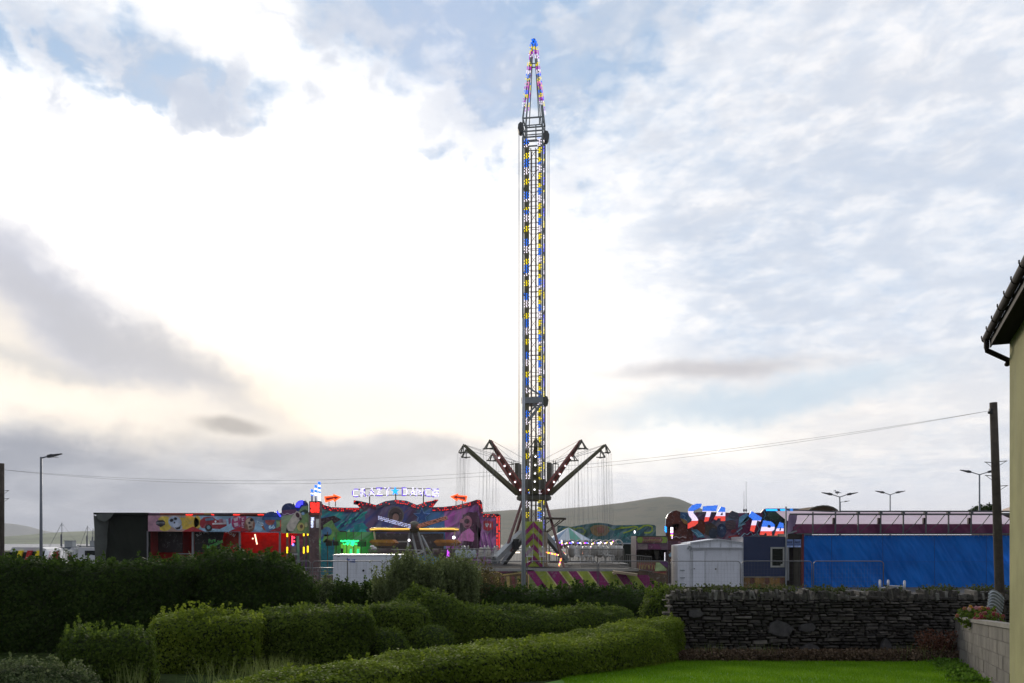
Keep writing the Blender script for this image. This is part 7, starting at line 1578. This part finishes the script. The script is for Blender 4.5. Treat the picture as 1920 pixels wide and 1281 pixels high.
# ------------------------------------------------------------------ boats in the harbour
def boat(label, px, ym, d, boom):
    x = X(px, d); t = thing('fishing_boat', label, 'boat', (x, d, -1), 'boats in the harbour'); b = MB(); L_ = 13; prof = []; n = 12
    for i in range(n+1):
        u = i/n; w = 2.1*math.sin(math.pi*min(1, .18+u*.82))**.7+.05; sh = .4*(2*u-1)**2
        prof.append([(x-L_/2+L_*u, d-w, .5+sh), (x-L_/2+L_*u+.1*0, d-w*.6, -1.2), (x-L_/2+L_*u, d+w*.6, -1.2), (x-L_/2+L_*u, d+w, .5+sh)])
    vs = [p for q_ in prof for p in q_]; b.add(vs, [(i*4+k, i*4+k+1, i*4+5+k, i*4+4+k) for i in range(n) for k in range(3)]+[(i*4+3, i*4, i*4+4, i*4+7) for i in range(n)]+[(0, 3, 2, 1), (n*4, n*4+1, n*4+2, n*4+3)]); b.build('hull', mat('hull_blue', (.06, .09, .12), .5), t)
    b = MB(); b.b2((x+1.5, d-1.2, .5), (x+4.2, d+1.2, 2.7)); b.b2((x+1.2, d-1.4, 2.7), (x+4.4, d+1.4, 2.85)); b.build('wheelhouse', mat('boat_white', (.4, .42, .42), .5), t)
    zm = Z(ym, d); b = MB(); b.tube([(x, d, .4), (x, d, zm)], .16, 8, .08); b.bar((x-.5, d, zm-1.), (x+.5, d, zm-1.), .1); b.tube([(x-.3, d, .8), (x-.3, d, zm*.55)], .2, 8); b.build('mast', mat('mast_grey', (.14, .15, .17), .6), t)
    b = MB(); b.tube([(x, d, zm-.2), (x+boom, d, .8)], .07, 6); b.tube([(x, d, zm-.2), (x+6, d, .9)], .03, 5); b.build('rigging', mat('mast_grey', (.14, .15, .17), .6), t)
boat('fishing boat with the tallest mast and slanting stay in the harbour', 116, 980, 290, -4.2); boat('fishing boat with a thinner mast beside the tarpaulin corner', 164, 985.5, 330, -2.8); boat('more distant boat showing only a short mast by the tarpaulin', 174.5, 990.5, 380, -1.)
# white houses across the bay
for i, (px, d, w, s_) in enumerate(((36, 1390, 13, 'white cottage on the far shore nearest the left pole'), (97, 1380, 9, 'small white cottage on the far shore right of the street lamp'), (128, 1385, 8, 'tiny white cottage on the far shore behind the boats'))):
    x = X(px, d); z0 = -1.; t = thing('cottage', s_, 'house', (x, d, z0), 'white cottages across the bay'); h = Z(1020, d)-z0+(0 if i else 3); b = MB()
    b.b2((x-w/2, d-3, z0), (x+w/2, d+3, h)); b.build('wall', mat('limewash', (.7, .7, .7), .8), t); b = MB()
    b.add([(x-w/2-.3, d-3.4, h), (x+w/2+.3, d-3.4, h), (x+w/2+.3, d, h+3), (x-w/2-.3, d, h+3), (x+w/2+.3, d+3.4, h), (x-w/2-.3, d+3.4, h)], [(0, 1, 2, 3), (3, 2, 4, 5), (0, 3, 5), (1, 4, 2)]); b.build('roof', mat('grey_slates', (.14, .14, .15), .7), t)
t = thing('parked_car', 'dark car roof showing just right of the left street lamp', 'car', (X(72, 90), 90, 0)); b = MB(); x = X(66, 90)
b.prism([(x, .3), (x+4, .3), (x+4, .85), (x+3.2, .95), (x+2.7, 1.5), (x+1, 1.55), (x+.3, 1.0), (x, .9)], 89.2, 1.7); b.build('body', mat('car_dark', (.03, .035, .04), .3), t); b = MB()
for wx in (.8, 3.2): b.tube([(x+wx, 89.15, .32), (x+wx, 90.95, .32)], .32, 14)
b.build('wheels', ty_, t)
b = MB(); b.prism([(x+1, 1.0), (x+2.9, 1.0), (x+2.6, 1.42), (x+1.1, 1.45)], 89.17, .04); b.build('window', gls, t)
